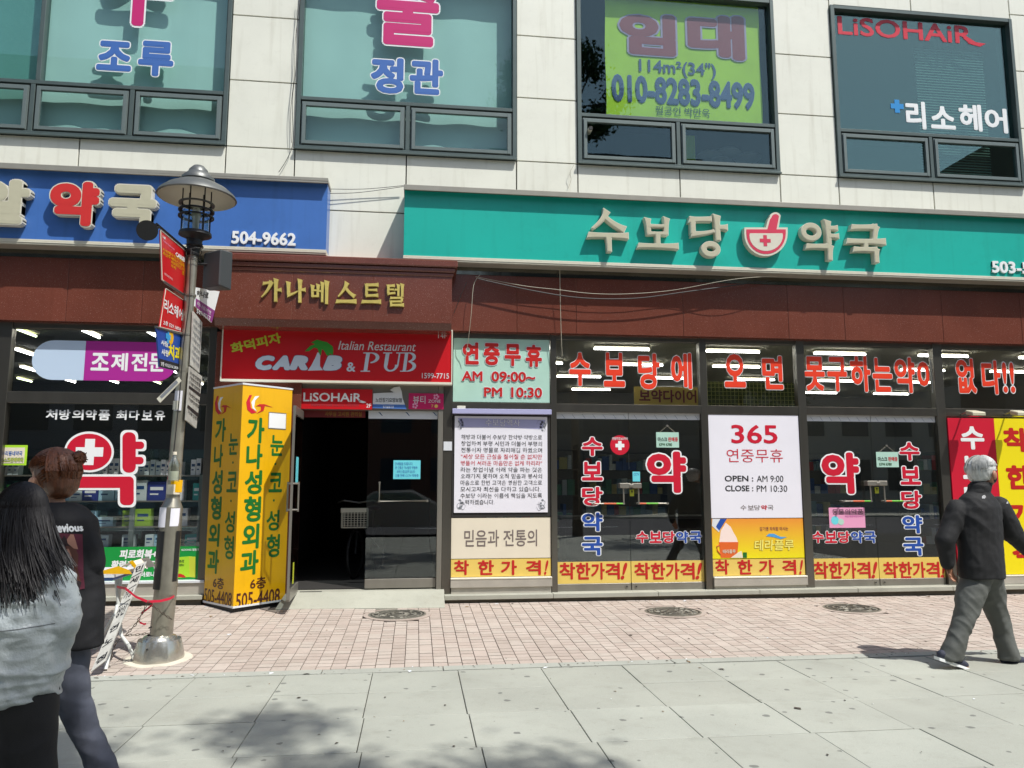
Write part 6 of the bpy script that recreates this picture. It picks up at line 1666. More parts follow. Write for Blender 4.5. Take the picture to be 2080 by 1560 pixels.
# ---------------------------------------------------------------- old man
YMn = -3.55
def mp_(x, y, dy=0): s, z = W(YMn + dy).px(x, y); return Vector((s, YMn + dy, z))
g0 = mp_(1985, 1352)
man = thing('person', (g0.x, YMn, 0), 'silver haired person in a black jacket and grey trousers striding to the right', 'person')
skin = M['skin_dk']
hx_ = .5                                                 # heading: mostly to the right, turned a little away
fwd = Vector((math.cos(hx_), math.sin(hx_), 0)); lft = Vector((-fwd.y, fwd.x, 0)); _t = .12; fwd = Vector((math.cos(_t), math.sin(_t), 0)); lft = Vector((-fwd.y, fwd.x, 0)); hx_ = _t
sh = mp_(1997, 960, .02)
wrist = mp_(1926, 1148, .02); hand = mp_(1930, 1162, .02)
body = [('c', mp_(1988, 1145), .10, mp_(1986, 1050), .11), ('c', mp_(1986, 1020), .055, sh - Vector((0, 0, .06)), .055),
        ('e', sh + Vector((0, 0, .015)), (.104, .088, .118), (0, 0, hx_)), ('e', sh + fwd * .055 - Vector((0, 0, .055)), (.055, .052, .065), (0, 0, hx_)),
        ('e', sh + fwd * .105 - Vector((0, 0, .012)), (.018, .012, .022), (0, .3, hx_)),
        ('e', sh - lft * .108 + fwd * .008 - Vector((0, 0, .024)), (.030, .018, .042), (0, .15, hx_ + .35)),
        ('e', sh + lft * .078 - Vector((0, 0, .02)), (.022, .012, .034), (0, .15, hx_)),
        ('e', sh + fwd * .09 - lft * .03 + Vector((0, 0, .025)), (.02, .03, .012), (0, 0, hx_)), ('e', sh + fwd * .09 + lft * .03 + Vector((0, 0, .025)), (.02, .03, .012), (0, 0, hx_)),
        ('c', mp_(1942, 1028), .05, mp_(1920, 1095), .045), ('c', mp_(1920, 1095), .042, wrist, .03),
        ('c', mp_(2032, 1028, .05), .05, mp_(2060, 1085, .06), .045), ('c', mp_(2060, 1085, .06), .042, mp_(2094, 1122, .06), .03),
        ('c', mp_(1978, 1160, -.01), .075, mp_(1959, 1255, -.04), .052), ('c', mp_(1959, 1255, -.04), .05, mp_(1932, 1335, -.05), .03),
        ('c', mp_(1998, 1160, .03), .075, mp_(2023, 1255, .08), .05), ('c', mp_(2023, 1255, .08), .048, mp_(2047, 1335, .07), .03),
        ('c', mp_(1930, 1337, -.06), .035, mp_(1960, 1352, -.06), .03), ('c', mp_(2048, 1337, .08), .035, mp_(2080, 1344, .08), .03)]
def handp(wr, dirv, side, s=1.0, curl=.35):
    dirv = dirv.normalized(); side = side.normalized(); palm = dirv.cross(side).normalized()
    o = [('e', wr + dirv * .045 * s, (.04 * s, .018 * s, .045 * s), (0, 0, math.atan2(side.y, side.x)))]
    for k, ln in enumerate((.062, .07, .066, .052)):
        b = wr + dirv * .078 * s + side * (k - 1.5) * .019 * s; j = b + dirv * ln * .5 * s + palm * .006; e = j + (dirv * math.cos(curl * 2) + palm * math.sin(curl * 2)) * ln * .5 * s
        o += [('c', b, .0085 * s, j, .008 * s), ('c', j, .008 * s, e, .0068 * s)]
    b = wr + dirv * .03 * s - side * .03 * s; o += [('c', b, .011 * s, b + dirv * .03 * s - side * .022 * s + palm * .015, .009 * s), ('c', b + dirv * .03 * s - side * .022 * s + palm * .015, .009 * s, b + dirv * .055 * s - side * .02 * s + palm * .03, .0075 * s)]
    return o
body += handp(wrist, Vector((.25, 0, -1)), Vector((1, .4, .2)), 1.0)
body += handp(mp_(2094, 1122, .06), Vector((.7, 0, -.6)), Vector((.3, 1, .3)), 1.0)
blob('body', body, skin, man, .0065, 2)
jk = mat('black jacket cloth', (20, 20, 23), .8, var=.12, bump=.25, bscale=300)
def jfold(p, n):
    q = Vector((p.x * .8 + p.z * .6, p.y, p.z * .8 - p.x * .6)); return .008 * ridge(q, 9, 3, 3.2, 3) + .005 * ridge(q, 3, 7, 12, 8) * max(0, nz(p, 4, 4, 4, 5) + .3) + .0025 * nz(p, 22, 22, 22) 
jacket = [('l', [(mp_(1995, 1173), .205, .15, .2), (mp_(1994, 1160), .208, .15, .2), (mp_(1990, 1110), .205, .145, .2), (mp_(1988, 1060), .215, .145, .2), (mp_(1987, 1030), .215, .135, .2), (mp_(1986, 1012), .165, .11, .2), (mp_(1987, 1000), .10, .085, .2), (mp_(1990, 984), .082, .08, .2)]),
          ('c', mp_(1946, 1034), .085, mp_(1919, 1098, -.02), .08), ('c', mp_(1919, 1098, -.02), .08, mp_(1925, 1143), .055),
          ('c', mp_(2028, 1030, .04), .09, mp_(2056, 1082, .04), .085), ('c', mp_(2056, 1082, .04), .08, mp_(2090, 1118, .04), .06)]
jo = blob('jacket', jacket, jk, man, .0085, 2, jfold)
cr_ = [(mp_(1987, 1002), .098, .09, .2), (mp_(1990, 992), .094, .088, .2), (mp_(1993, 981, .01), .09, .085, .2)]
m = MB(); n_ = 28
for (c, rx, ry, a) in cr_ + [(c, rx - .012, ry - .012, a) for c, rx, ry, a in cr_[::-1]]:
    for q in range(n_): t = 2 * math.pi * q / n_; x, y = rx * math.cos(t), ry * math.sin(t); m.v.append((c.x + x * math.cos(a) - y * math.sin(a), c.y + x * math.sin(a) + y * math.cos(a), c.z - .0 + .01 * math.cos(t - .3) * -1))
for i in range(5):
    for q in range(n_): b = i * n_; m.f.append((b + q, b + (q + 1) % n_, b + n_ + (q + 1) % n_, b + n_ + q)); m.m.append(0)
m.build('collar', jk, man, smooth=True)
tr = mat('dark olive grey trousers', (92, 94, 90), .7, var=.10, bump=.2, bscale=300)
def tfold(p, n):
    q = Vector((p.x * .85 + p.z * .5, p.y, p.z * .85 - p.x * .5)); return .010 * ridge(q, 13, 6, 2.6, 9) + .006 * ridge(q, 5, 5, 11, 3) * max(0, .4 - abs(p.z - .45)) * 2 + .002 * nz(p, 25, 25, 25)
def leg(pts): 
    return ('l', [(Vector(c), rx, ry, 0) for c, rx, ry in pts])
trs = [leg([(mp_(1930, 1340, -.05), .098, .075), (mp_(1935, 1322, -.05), .090, .08), (mp_(1949, 1285, -.05), .078, .08), (mp_(1962, 1250, -.04), .086, .085), (mp_(1972, 1210, -.02), .118, .105), (mp_(1984, 1172, 0), .130, .12), (mp_(1990, 1145), .14, .12)]),
       leg([(mp_(2050, 1338, .07), .095, .075), (mp_(2047, 1322, .07), .086, .08), (mp_(2037, 1285, .08), .074, .075), (mp_(2026, 1250, .08), .082, .085), (mp_(2014, 1210, .06), .11, .10), (mp_(2004, 1172, .03), .128, .12), (mp_(1996, 1145), .14, .12)])]
blob('trousers', trs, tr, man, .0085, 2, tfold)
# hair: shell and strands
hm = hairmat('silver hair', (222, 224, 222), .45, .35)
hsh = sh + Vector((-.008, 0, .028))
def post_cut(res, o0): pass
blob('hair', [('e', hsh - fwd * .012, (.128, .108, .118), (0, -.12, hx_)), ('e', hsh - fwd * .045 - Vector((0, 0, .045)), (.078, .092, .085), (0, 0, hx_)), ('e', hsh + fwd * .05 + Vector((0, 0, .05)), (.06, .07, .045), (0, .2, hx_))], hm, man, .007, 2, lambda p, n: (.004 * ridge(p, 30, 30, 12)) - (.045 if ((p - sh).dot(fwd) > .0 and (p - sh).z < .012 and (p - sh).dot(lft) < .02) else 0) - (.05 if ((p - sh).dot(fwd) > .055 and (p - sh).z < .045) else 0))
rr = random.Random(2); S = []
for k in range(420):
    a = rr.uniform(-2.9, 2.9); crown = hsh - fwd * .03 + Vector((0, 0, .0)); ln_ = rr.uniform(.5, 1.0); ph0 = rr.uniform(.15, 1.0)
    pts = []
    for i in range(6):
        ph = ph0 + ln_ * i / 5; ph = min(ph, 2.0 if abs(a) > 1.75 else 1.3)
        v = fwd * (math.cos(a) * math.sin(ph) * .138) + lft * (math.sin(a) * math.sin(ph) * .116) + Vector((0, 0, math.cos(ph) * .128))
        pts.append(hsh - fwd * .012 + v + Vector((rr.uniform(-1, 1), rr.uniform(-1, 1), rr.uniform(-1, 1))) * .002)
    S.append(pts)
tubehair('hair_strands', S, hm, man, .0026)
# mask, ear loop, shoes, logos
blob('face_mask', [('e', sh + fwd * .072 - Vector((0, 0, .052)), (.045, .06, .05), (0, 0, hx_))], M['black'], man, .007, 2)
MB().tube([sh + fwd * .07 - lft * .055 - Vector((0, 0, .04)), sh + fwd * .02 - lft * .085 - Vector((0, 0, .02)), sh - fwd * .005 - lft * .088 - Vector((0, 0, .005))], .0025, 5).build('mask_loop', M['black'], man)
nv_ = mat('navy shoe mesh', (44, 48, 66), .7, var=.1, bump=.3, bscale=400)
def shoe(heel, toe, lift):
    d = (toe - heel); dn = d.normalized(); up = Vector((0, 0, 1))
    t = MB(); nn = 12; L_ = d.length
    vs = []
    for i in range(nn + 1):
        u = i / nn; w_ = .038 + .012 * math.sin(math.pi * min(u * 1.15, 1)) - (.02 * max(u - .8, 0) / .2); c = heel + d * u
        s = Vector((-dn.y, dn.x, 0)).normalized() * w_
        th = .026 - .008 * u
        vs += [c - s, c + s, c + s * .96 + up * th, c - s * .96 + up * th]
    fs = []
    for i in range(nn):
        b = i * 4
        for q in range(4): fs.append((b + q, b + (q + 1) % 4, b + 4 + (q + 1) % 4, b + 4 + q))
    fs += [(0, 3, 2, 1), (nn * 4, nn * 4 + 1, nn * 4 + 2, nn * 4 + 3)]
    t.add(vs, fs); s_ = blob('shoe', [('c', heel + dn * .05 + up * .055, .042, heel + dn * (L_ * .55) + up * .045, .040), ('c', heel + dn * (L_ * .55) + up * .045, .040, toe - dn * .045 + up * .032, .033)], nv_, man, .008, 2)
    t.build('sole', M['white'], s_)
shoe(mp_(1903, 1340, -.05), mp_(1970, 1362, -.06), 0)
shoe(mp_(2031, 1352, .08), mp_(2098, 1352, .08), 0)
lgm = mat('grey embroidery', (170, 170, 172), .5)
def logo(px_, py_, sc_):
    vs, fs = [], []
    for k in range(3):
        r = (4.5 + 2.0 * k) * sc_
        for i in range(8):
            a0 = math.radians(180 - i * 11); a1 = math.radians(180 - (i + 1) * 11)
            q = [(px_ + 6 + r * math.cos(a0), py_ + 5 - r * .8 * math.sin(a0)), (px_ + 6 + r * math.cos(a1), py_ + 5 - r * .8 * math.sin(a1)), (px_ + 6 + (r - 1.3) * math.cos(a1), py_ + 5 - (r - 1.3) * .8 * math.sin(a1)), (px_ + 6 + (r - 1.3) * math.cos(a0), py_ + 5 - (r - 1.3) * .8 * math.sin(a0))]
            b = len(vs); vs += [mp_(*c) for c in q]; fs.append((b, b + 1, b + 2, b + 3))
    decal(jo, man, vs, fs, lgm, 'jacket_logo', .005, d=Vector((.48, .87, -.0)).normalized() if False else Vector((0, 1, 0)))
logo(1978, 1007, 1.0); logo(2036, 1018, .7)
m = MB().tube([jo_p for jo_p in [mp_(1945, 1040, -.16), mp_(1985, 1035, -.16), mp_(2030, 1038, -.14)]], .001, 3)

# ---------------------------------------------------------------- auburn haired woman
YA = -5.72
def ap(x, y, dy=0): s, z = W(YA + dy).px(x, y); return Vector((s, YA + dy, z))
g1 = ap(150, 1560)
wa = thing('person', (g1.x, YA, 0), 'person with auburn hair in a small bun, long black printed t-shirt and grey jeans', 'person')
hA = math.radians(150); fA = Vector((math.cos(hA), math.sin(hA), 0)); lA = Vector((-fA.y, fA.x, 0))
hc_ = ap(104, 968, .02)
bodyA = [('c', ap(118, 1270), .10, ap(118, 1080), .11), ('c', ap(116, 1035), .045, hc_ - Vector((0, 0, .05)), .045),
         ('e', hc_ + Vector((0, 0, .01)), (.09, .078, .108), (0, 0, hA)), ('e', hc_ + fA * .04 - Vector((0, 0, .055)), (.05, .046, .055), (0, 0, hA)),
         ('e', hc_ + fA * .098 - Vector((0, 0, .012)), (.014, .01, .018), (0, .3, hA)),
         ('e', hc_ + lA * .088 + fA * .012 - Vector((0, 0, .034)), (.024, .016, .034), (0, 0, hA)), ('c', hc_ + lA * .05 + fA * .02 - Vector((0, 0, .05)), .04, hc_ + lA * .04 + fA * .05 - Vector((0, 0, .06)), .035), ('e', hc_ - lA * .077 - Vector((0, 0, .03)), (.018, .009, .028), (0, 0, hA)),
         ('c', ap(160, 1060, .0), .045, ap(190, 1140, -.02), .042), ('c', ap(190, 1128, .0), .036, ap(165, 1190, .22), .026),
         ('c', ap(75, 1060, .08), .045, ap(55, 1150, .08), .04), ('c', ap(55, 1150, .08), .036, ap(50, 1240, .05), .026),
         ('c', ap(128, 1290), .075, ap(148, 1425, 0), .048), ('c', ap(148, 1425, 0), .045, ap(205, 1575, .0), .03), ('c', ap(205, 1575, .0), .03, ap(208, 1592, .0), .03),
         ('c', ap(108, 1290, .03), .075, ap(86, 1430, .05), .05), ('c', ap(85, 1430, .05), .05, ap(60, 1590, .05), .033),
         ('c', ap(205, 1590, .0), .033, ap(190, 1612, -.02), .03), ('c', ap(60, 1590, .05), .033, ap(30, 1600, .05), .03)]
bodyA += handp(ap(165, 1190, .22), Vector((-.5, .5, -.3)), Vector((1, .3, 0)), .9) + handp(ap(50, 1240, .05), Vector((-.1, 0, -1)), Vector((1, .3, 0)), .9)
blob('body', bodyA, M['skin'], wa, .0075, 2)
tee = mat('black t-shirt cotton', (26, 26, 30), .85, var=.15, bump=.2, bscale=300)
shirt = [('l', [(ap(142, 1312), .150, .12, .1), (ap(140, 1290), .150, .125, .1), (ap(138, 1230), .158, .13, .1), (ap(134, 1160), .158, .13, .1), (ap(130, 1100), .168, .125, .1), (ap(124, 1055), .165, .115, .1), (ap(120, 1032), .115, .09, .1), (ap(117, 1022), .07, .065, .1)]),
         ('c', ap(157, 1062), .066, ap(179, 1115, -.01), .072), ('c', ap(179, 1115, -.01), .072, ap(187, 1142, -.01), .062), ('c', ap(78, 1062, .05), .07, ap(58, 1140, .05), .075)]
to = blob('t_shirt', shirt, tee, wa, .008, 2, lambda p, n: .010 * ridge(Vector((p.x + p.z * .35, p.y, p.z)), 9, 5, 2.2, 5) + .005 * ridge(Vector((p.x, p.y, p.z - p.x * .6)), 4, 4, 12, 7) * max(0, nz(p, 5, 5, 5, 2) + .3) + .002 * nz(p, 24, 24, 24))
jn = mat('grey blue washed denim', (92, 96, 110), .8, var=.22, vscale=14, bump=.25, bscale=350)
blob('jeans', [leg([(ap(212, 1572, .0), .070, .06), (ap(200, 1540, .0), .068, .062), (ap(170, 1480, .0), .070, .066), (ap(148, 1420, 0), .078, .078), (ap(136, 1360, 0), .092, .09), (ap(128, 1290, 0), .125, .11)]),
               leg([(ap(58, 1575, .06), .070, .06), (ap(74, 1480, .05), .070, .066), (ap(90, 1400, .05), .08, .078), (ap(112, 1290, .03), .12, .11)])], jn, wa, .008, 2, lambda p, n: .004 * ridge(p, 16, 9, 3, 8) + .009 * ridge(Vector((p.x, p.y, p.z + p.x * .5)), 4, 4, 15, 2) * max(.35, nz(p, 3, 3, 3, 1) + .4) + .002 * nz(p, 25, 25, 35))
for e_, h_ in ((ap(208, 1598), ap(176, 1612, -.02)), (ap(62, 1598, .05), ap(28, 1604, .05))):
    blob('shoe', [('c', e_, .036, h_, .03)], M['white'], wa, .01, 2)
# hair
ah = hairmat('auburn hair', (150, 92, 58), .45, .6)
hc2 = hc_ + Vector((.01, .0, .025))
blob('hair', [('e', hc2 - fA * .022, (.112, .092, .106), (0, 0, hA)), ('e', hc2 - fA * .06 - Vector((0, 0, .05)), (.075, .085, .085), (0, 0, hA)), ('e', hc2 + fA * .06 + Vector((0, 0, .02)), (.055, .07, .06), (0, 0, hA))], ah, wa, .007, 2, lambda p, n: .004 * ridge(p, 22, 22, 22) - (.04 if ((p - hc_).dot(fA) > .0 and (p - hc_).z < .0 and (p - hc_).dot(lA) > -.02) else 0))
S = []; rr = random.Random(8); tie = ap(147, 933, 0)
for k in range(700):
    a = rr.uniform(-math.pi, math.pi); ph0 = rr.uniform(.9, 2.05)
    if abs(a) < 1.75 and ph0 > 1.42: ph0 = rr.uniform(.9, 1.45)
    st = hc2 - fA * .012 + fA * (math.cos(a) * math.sin(ph0) * .122) + lA * (math.sin(a) * math.sin(ph0) * .106) + Vector((0, 0, math.cos(ph0) * .115))
    pts = []
    for i in range(8):
        u = i / 7; p = st.lerp(tie, u); c = hc2 - fA * .012; d = p - c; 
        dd = Vector((d.dot(fA) / .124, d.dot(lA) / .108, d.z / .117)); l = dd.length
        if l < 1: p = c + d / l * (1.0 + .01)
        pts.append(p + Vector((rr.uniform(-1, 1), rr.uniform(-1, 1), rr.uniform(-1, 1))) * .0022)
    S.append(pts)
for k in range(160):                                     # loose low sweep over the nape
    a = rr.uniform(1.9, 3.1) * rr.choice((-1, 1)); pts = []
    for i in range(7):
        ph = .5 + 1.75 * i / 6 - .1; r_ = 1 + .05 * rr.random()
        pts.append(hc2 - fA * .012 + (fA * (math.cos(a + .25 * i / 6) * math.sin(ph) * .124) + lA * (math.sin(a + .25 * i / 6) * math.sin(ph) * .108) + Vector((0, 0, math.cos(ph) * .118))) * r_)
    S.append(pts)
for k in range(200):                                     # the bun
    a = rr.uniform(0, 6.28); b = rr.uniform(0, 3.14); c = ap(159, 930); r_ = .034; pts = []
    ax1 = Vector((math.cos(a), math.sin(a) * .6, math.sin(b))).normalized(); ax2 = ax1.orthogonal().normalized()
    for i in range(7): t = i * .75; pts.append(c + (ax1 * math.cos(t) + ax2 * math.sin(t)) * r_ * rr.uniform(.85, 1.05))
    S.append(pts)
for k in range(18):
    p = ap(168, 925); pts = [ap(158, 930)]
    for i in range(4): pts.append(pts[-1] + Vector((rr.uniform(0, .016), rr.uniform(-.01, .01), rr.uniform(-.012, .014))))
    S.append(pts)
tubehair('hair_strands', S, ah, wa, .0032)
blob('bun', [('e', ap(159, 930), (.034, .032, .034), (0, 0, 0)), ('c', tie, .022, ap(156, 931), .022)], ah, wa, .006, 1)
blob('face_mask', [('e', hc_ + fA * .076 - Vector((0, 0, .050)), (.05, .06, .052), (0, 0, hA))], M['film'], wa, .007, 2)
MB().tube([hc_ + fA * .06 + lA * .055 - Vector((0, 0, .05)), hc_ + fA * .02 + lA * .08 - Vector((0, 0, .025)), hc_ + lA * .084 - Vector((0, 0, .02))], .003, 5).build('mask_loop', M['film'], wa)
# prints on the back of the shirt
def grid_quad(fn, q, nu=14, nv=20):
    vs = [fn(*(np.array(q[0]) * (1 - u) * (1 - v) + np.array(q[1]) * u * (1 - v) + np.array(q[2]) * u * v + np.array(q[3]) * (1 - u) * v)) for v in np.linspace(0, 1, nv + 1) for u in np.linspace(0, 1, nu + 1)]
    return vs, [(j * (nu + 1) + i, j * (nu + 1) + i + 1, (j + 1) * (nu + 1) + i + 1, (j + 1) * (nu + 1) + i) for j in range(nv) for i in range(nu)]
def dtext(o, parent, fn, s, q, m, name='lettering', w=.03, off=.006, d=None):
    v, f, e = textmesh(s, 0, 0, 2); mn, mx = v.min(0), v.max(0); vs, fs = [], []
    for k in range(5 if w else 1):
        dx, dy = (0, 0) if not k else (w * math.cos(k * 1.57), w * math.sin(k * 1.57)); b = len(vs)
        for p in v:
            u = (p[0] + dx - mn[0]) / (mx[0] - mn[0]); t = 1 - (p[1] + dy - mn[1]) / (mx[1] - mn[1])
            c = np.array(q[0]) * (1 - u) * (1 - t) + np.array(q[1]) * u * (1 - t) + np.array(q[2]) * u * t + np.array(q[3]) * (1 - u) * t
            vs.append(fn(*c))
        fs += [tuple(b + i for i in p) for p in f]
    return decal(o, parent, vs, fs, m, name, off)
dtext(to, wa, ap, 'previous', [(125, 1060), (181, 1064), (184, 1080), (128, 1085)], M['white'], w=.05)
vs, fs = grid_quad(ap, [(138, 1079), (182, 1083), (189, 1190), (150, 1196)]); decal(to, wa, vs, fs, mat('maroon photo print', (92, 30, 50), .8), 'picture_print', .004)
pskin = mat('muted skin tone print', (176, 128, 108), .8); pbr = mat('brown print', (92, 54, 42), .8); pcap = mat('dark print', (40, 26, 30), .8)
def dpoly(o, parent, fn, pts, m, name, off):
    c = np.mean(pts, 0); vs = [fn(*c)] + [fn(*(c + (np.array(p) - c) * .5)) for p in pts] + [fn(*p) for p in pts]; n_ = len(pts)
    fs = [(0, 1 + i, 1 + (i + 1) % n_) for i in range(n_)] + [(1 + i, 1 + n_ + i, 1 + n_ + (i + 1) % n_, 1 + (i + 1) % n_) for i in range(n_)]
    decal(o, parent, vs, fs, m, name, off)
dpoly(to, wa, ap, [(148, 1118), (158, 1104), (172, 1106), (178, 1124), (178, 1150), (184, 1180), (172, 1176), (160, 1160), (150, 1140)], pbr, 'picture_hair', .006)
dpoly(to, wa, ap, [(150, 1114), (162, 1110), (168, 1124), (166, 1142), (158, 1152), (151, 1136)], pskin, 'picture_face', .008)
dpoly(to, wa, ap, [(158, 1092), (163, 1082), (168, 1083), (172, 1095), (177, 1112), (170, 1110), (160, 1100)], pskin, 'picture_hand', .007)
dpoly(to, wa, ap, [(147, 1095), (153, 1084), (160, 1096), (172, 1108), (158, 1104), (148, 1112)], pcap, 'picture_cap', .0065)
dpoly(to, wa, ap, [(154, 1152), (170, 1160), (184, 1178), (180, 1196), (160, 1196)], pcap, 'picture_clothes', .0065)

# ---------------------------------------------------------------- black haired woman
YB = -6.12
def bp_(x, y, dy=0): s, z = W(YB + dy).px(x, y); return Vector((s, YB + dy, z))
g2 = bp_(40, 1640)
wb2 = thing('person', (g2.x, YB, 0), 'person with long black hair in a shiny silver grey jacket and black trousers', 'person')
hB = math.radians(120); fB = Vector((math.cos(hB), math.sin(hB), 0)); lB = Vector((-fB.y, fB.x, 0))
hb_ = bp_(44, 1048, .0)
bodyB = [('c', bp_(50, 1400), .11, bp_(50, 1200), .11), ('c', bp_(52, 1130), .045, hb_ - Vector((0, 0, .04)), .045), ('e', hb_, (.088, .075, .105), (0, 0, hB)), ('e', hb_ + fB * .04 - Vector((0, 0, .05)), (.048, .045, .05), (0, 0, hB)), ('e', hb_ + fB * .095, (.013, .01, .016), (0, .3, hB)),
         ('c', bp_(106, 1180), .045, bp_(118, 1265, -.02), .04), ('c', bp_(118, 1265, -.0), .036, bp_(95, 1325, .2), .026), ('c', bp_(-15, 1180), .045, bp_(-25, 1290), .04), ('c', bp_(-25, 1290), .036, bp_(-10, 1390, -.05), .026),
         ('c', bp_(62, 1420), .085, bp_(60, 1530), .055), ('c', bp_(60, 1530), .05, bp_(75, 1680), .033), ('c', bp_(20, 1420), .085, bp_(10, 1530), .055), ('c', bp_(10, 1530), .05, bp_(-10, 1680), .033),
         ('c', bp_(75, 1680), .033, bp_(60, 1690, -.05), .03), ('c', bp_(-10, 1680), .033, bp_(-35, 1690, -.05), .03)]
bodyB += handp(bp_(95, 1325, .2), Vector((-.6, .5, -.1)), Vector((1, .3, 0)), .9)
blob('body', bodyB, M['skin'], wb2, .008, 2)
sj = mat('silver grey nylon', (176, 184, 186), .4, var=.12, vscale=6, bump=.35, bscale=90, spec=.6)
def sfold(p, n):
    q = Vector((p.x + .5 * p.z, p.y, p.z - .3 * p.x)); return .012 * ridge(q, 6, 5, 10, 1) + .012 * ridge(p, 5, 5, 26, 6) * max(0, nz(p, 4, 4, 4, 9) + .4) + .009 * ridge(q, 14, 8, 8, 4) + .002 * nz(p, 40, 40, 40)
sjo = blob('jacket', [('l', [(bp_(34, 1418), .135, .13, .0), (bp_(36, 1400), .150, .14, 0), (bp_(42, 1350), .180, .15, 0), (bp_(47, 1290), .195, .155, 0), (bp_(48, 1230), .200, .15, 0), (bp_(48, 1180), .19, .135, 0), (bp_(46, 1145), .14, .11, 0), (bp_(46, 1128), .075, .07, 0)]),
                ('c', bp_(108, 1180), .075, bp_(119, 1262, -.02), .078), ('c', bp_(119, 1262, -.01), .075, bp_(98, 1325, .16), .055), ('c', bp_(-8, 1180), .085, bp_(-22, 1290, -.02), .09), ('c', bp_(-22, 1290, -.02), .085, bp_(0, 1380, -.08), .06)], sj, wb2, .0075, 1, sfold)
m = MB(); vs, fs = [], []
seam = []
for k in range(40):
    seam.append((2 + k * 3.4, 1271 - 8 * math.sin(k / 39 * 3.14) * 0 - k * .35))
for i, (x, y) in enumerate(seam): vs += [bp_(x, y - .8), bp_(x, y + .8)]
fs = [(2 * i, 2 * i + 1, 2 * i + 3, 2 * i + 2) for i in range(len(seam) - 1)]
decal(sjo, wb2, vs, fs, mat('dark grey stitching', (96, 100, 102), .7), 'waist_seam', .002)
bt = mat('black trousers', (22, 22, 25), .8, bump=.2, bscale=300)
bto = blob('trousers', [leg([(bp_(80, 1680), .075, .07), (bp_(74, 1600), .08, .08), (bp_(66, 1530), .09, .09), (bp_(60, 1470), .105, .10), (bp_(52, 1400), .13, .12)]), leg([(bp_(-12, 1680), .075, .07), (bp_(-4, 1600), .085, .08), (bp_(8, 1530), .095, .09), (bp_(18, 1470), .105, .1), (bp_(32, 1400), .13, .12)])], bt, wb2, .011, 3, lambda p, n: .006 * ridge(p, 5, 5, 9, 2))
dtext(bto, wb2, bp_, 'NATIONAL', [(13, 1442), (22, 1520), (10, 1524), (1, 1446)], mat('pale blue print', (150, 176, 200), .6), w=.02)
dtext(bto, wb2, bp_, 'GEOGRAPHIC', [(0, 1445), (8, 1545), (-5, 1549), (-12, 1449)], mat('pale blue print 2', (150, 176, 200), .6), w=.02)
bh = hairmat('black hair', (32, 28, 29), .58, .4)
bh.node_tree.nodes['Principled BSDF'].inputs['Specular IOR Level'].default_value = .45
hb2 = hb_ + Vector((0, 0, .03))
blob('hair', [('e', hb2, (.108, .095, .112), (0, 0, hB)), ('l', [(bp_(66, 1165, -.05), .10, .06, 0), (bp_(60, 1130, -.03), .115, .08, 0), (bp_(50, 1080, 0), .112, .095, 0), (bp_(46, 1040, 0), .095, .085, 0)])], bh, wb2, .008, 3, lambda p, n: .007 * ridge(p, 16, 16, 2.2))
S = []; rr = random.Random(21)
for k in range(3200):
    a = rr.uniform(-math.pi, math.pi); pts = []
    if abs(a) < .7: a += 1.2 * (1 if a > 0 else -1)
    base = hb2 + Vector((0, 0, .004)); ph0 = rr.uniform(.0, .7) if k % 3 else .02
    for i in range(5):
        ph = ph0 + (1.5 - ph0) * i / 4
        pts.append(base + fB * (math.cos(a) * math.sin(ph) * .114) + lB * (math.sin(a) * math.sin(ph) * .101) + Vector((0, 0, math.cos(ph) * .117)))
    end = rr.uniform(.26, .42); sw = Vector((rr.gauss(.045, .03), rr.uniform(-.04, .02), 0)); last = pts[-1]
    out = (last - base); out.z = 0
    for i in range(1, 8):
        u = i / 7
        pts.append(last + out * (.30 * math.sin(u * 1.7)) + sw * u * u + Vector((.006 * math.sin(u * 4 + k * .02) + .004 * math.sin(k), .006 * math.cos(u * 4 + k * .03), -end * u)))
    S.append(pts)
tubehair('hair_strands', S, bh, wb2, .0019)

# ================================================================== the other side of the street (seen in the glass)
def facade(x0, x1, y, h, m, wm, lab, nfl, nw, sw_=.6):
    t = thing('building', ((x0 + x1) / 2, y, 0), lab, 'building', 'buildings across the street')
    MB().box(x0, x1, y - 8, y, -.14, h).build('wall', m, t)
    for f in range(nfl):
        for k in range(nw):
            a = x0 + (x1 - x0) * (k + .5 - sw_ / 2) / nw; b = x0 + (x1 - x0) * (k + .5 + sw_ / 2) / nw; z = 1 + f * 3.2
            if z + 2 < h: MB().box(a, b, y - .05, y + .03, z, z + 1.8).build('window', wm, t)
wmt = mat('dark far window', (50, 62, 70), .15)
facade(-46, -26, -33, 17, mat('beige far wall', (176, 168, 150), .8), wmt, 'beige block across the street at the far left', 4, 6)
facade(-25, -9, -33, 25, mat('grey far wall', (140, 142, 142), .8), wmt, 'tall grey block across the street facing the left pharmacy', 6, 5)
facade(-8, 3, -33, 12, mat('brick far wall', (120, 84, 66), .8), wmt, 'low brick building across the street facing the entrance', 3, 4)
facade(4, 17, -33, 21, mat('dark far wall', (86, 90, 92), .7), wmt, 'dark grey block across the street facing the right pharmacy', 5, 5, .8)
facade(19, 33, -33, 15, mat('cream far wall', (190, 184, 168), .8), wmt, 'cream block across the street right of the dark grey one', 4, 5)
facade(36, 60, -33, 23, mat('brown far wall', (120, 106, 92), .8), wmt, 'brown block across the street at the far right', 6, 7)
MB().box(-60, 60, -33, -24, -.14, -.05).build('far_pavement', M['granite'], kind='structure', loc=(0, -28, -.05))

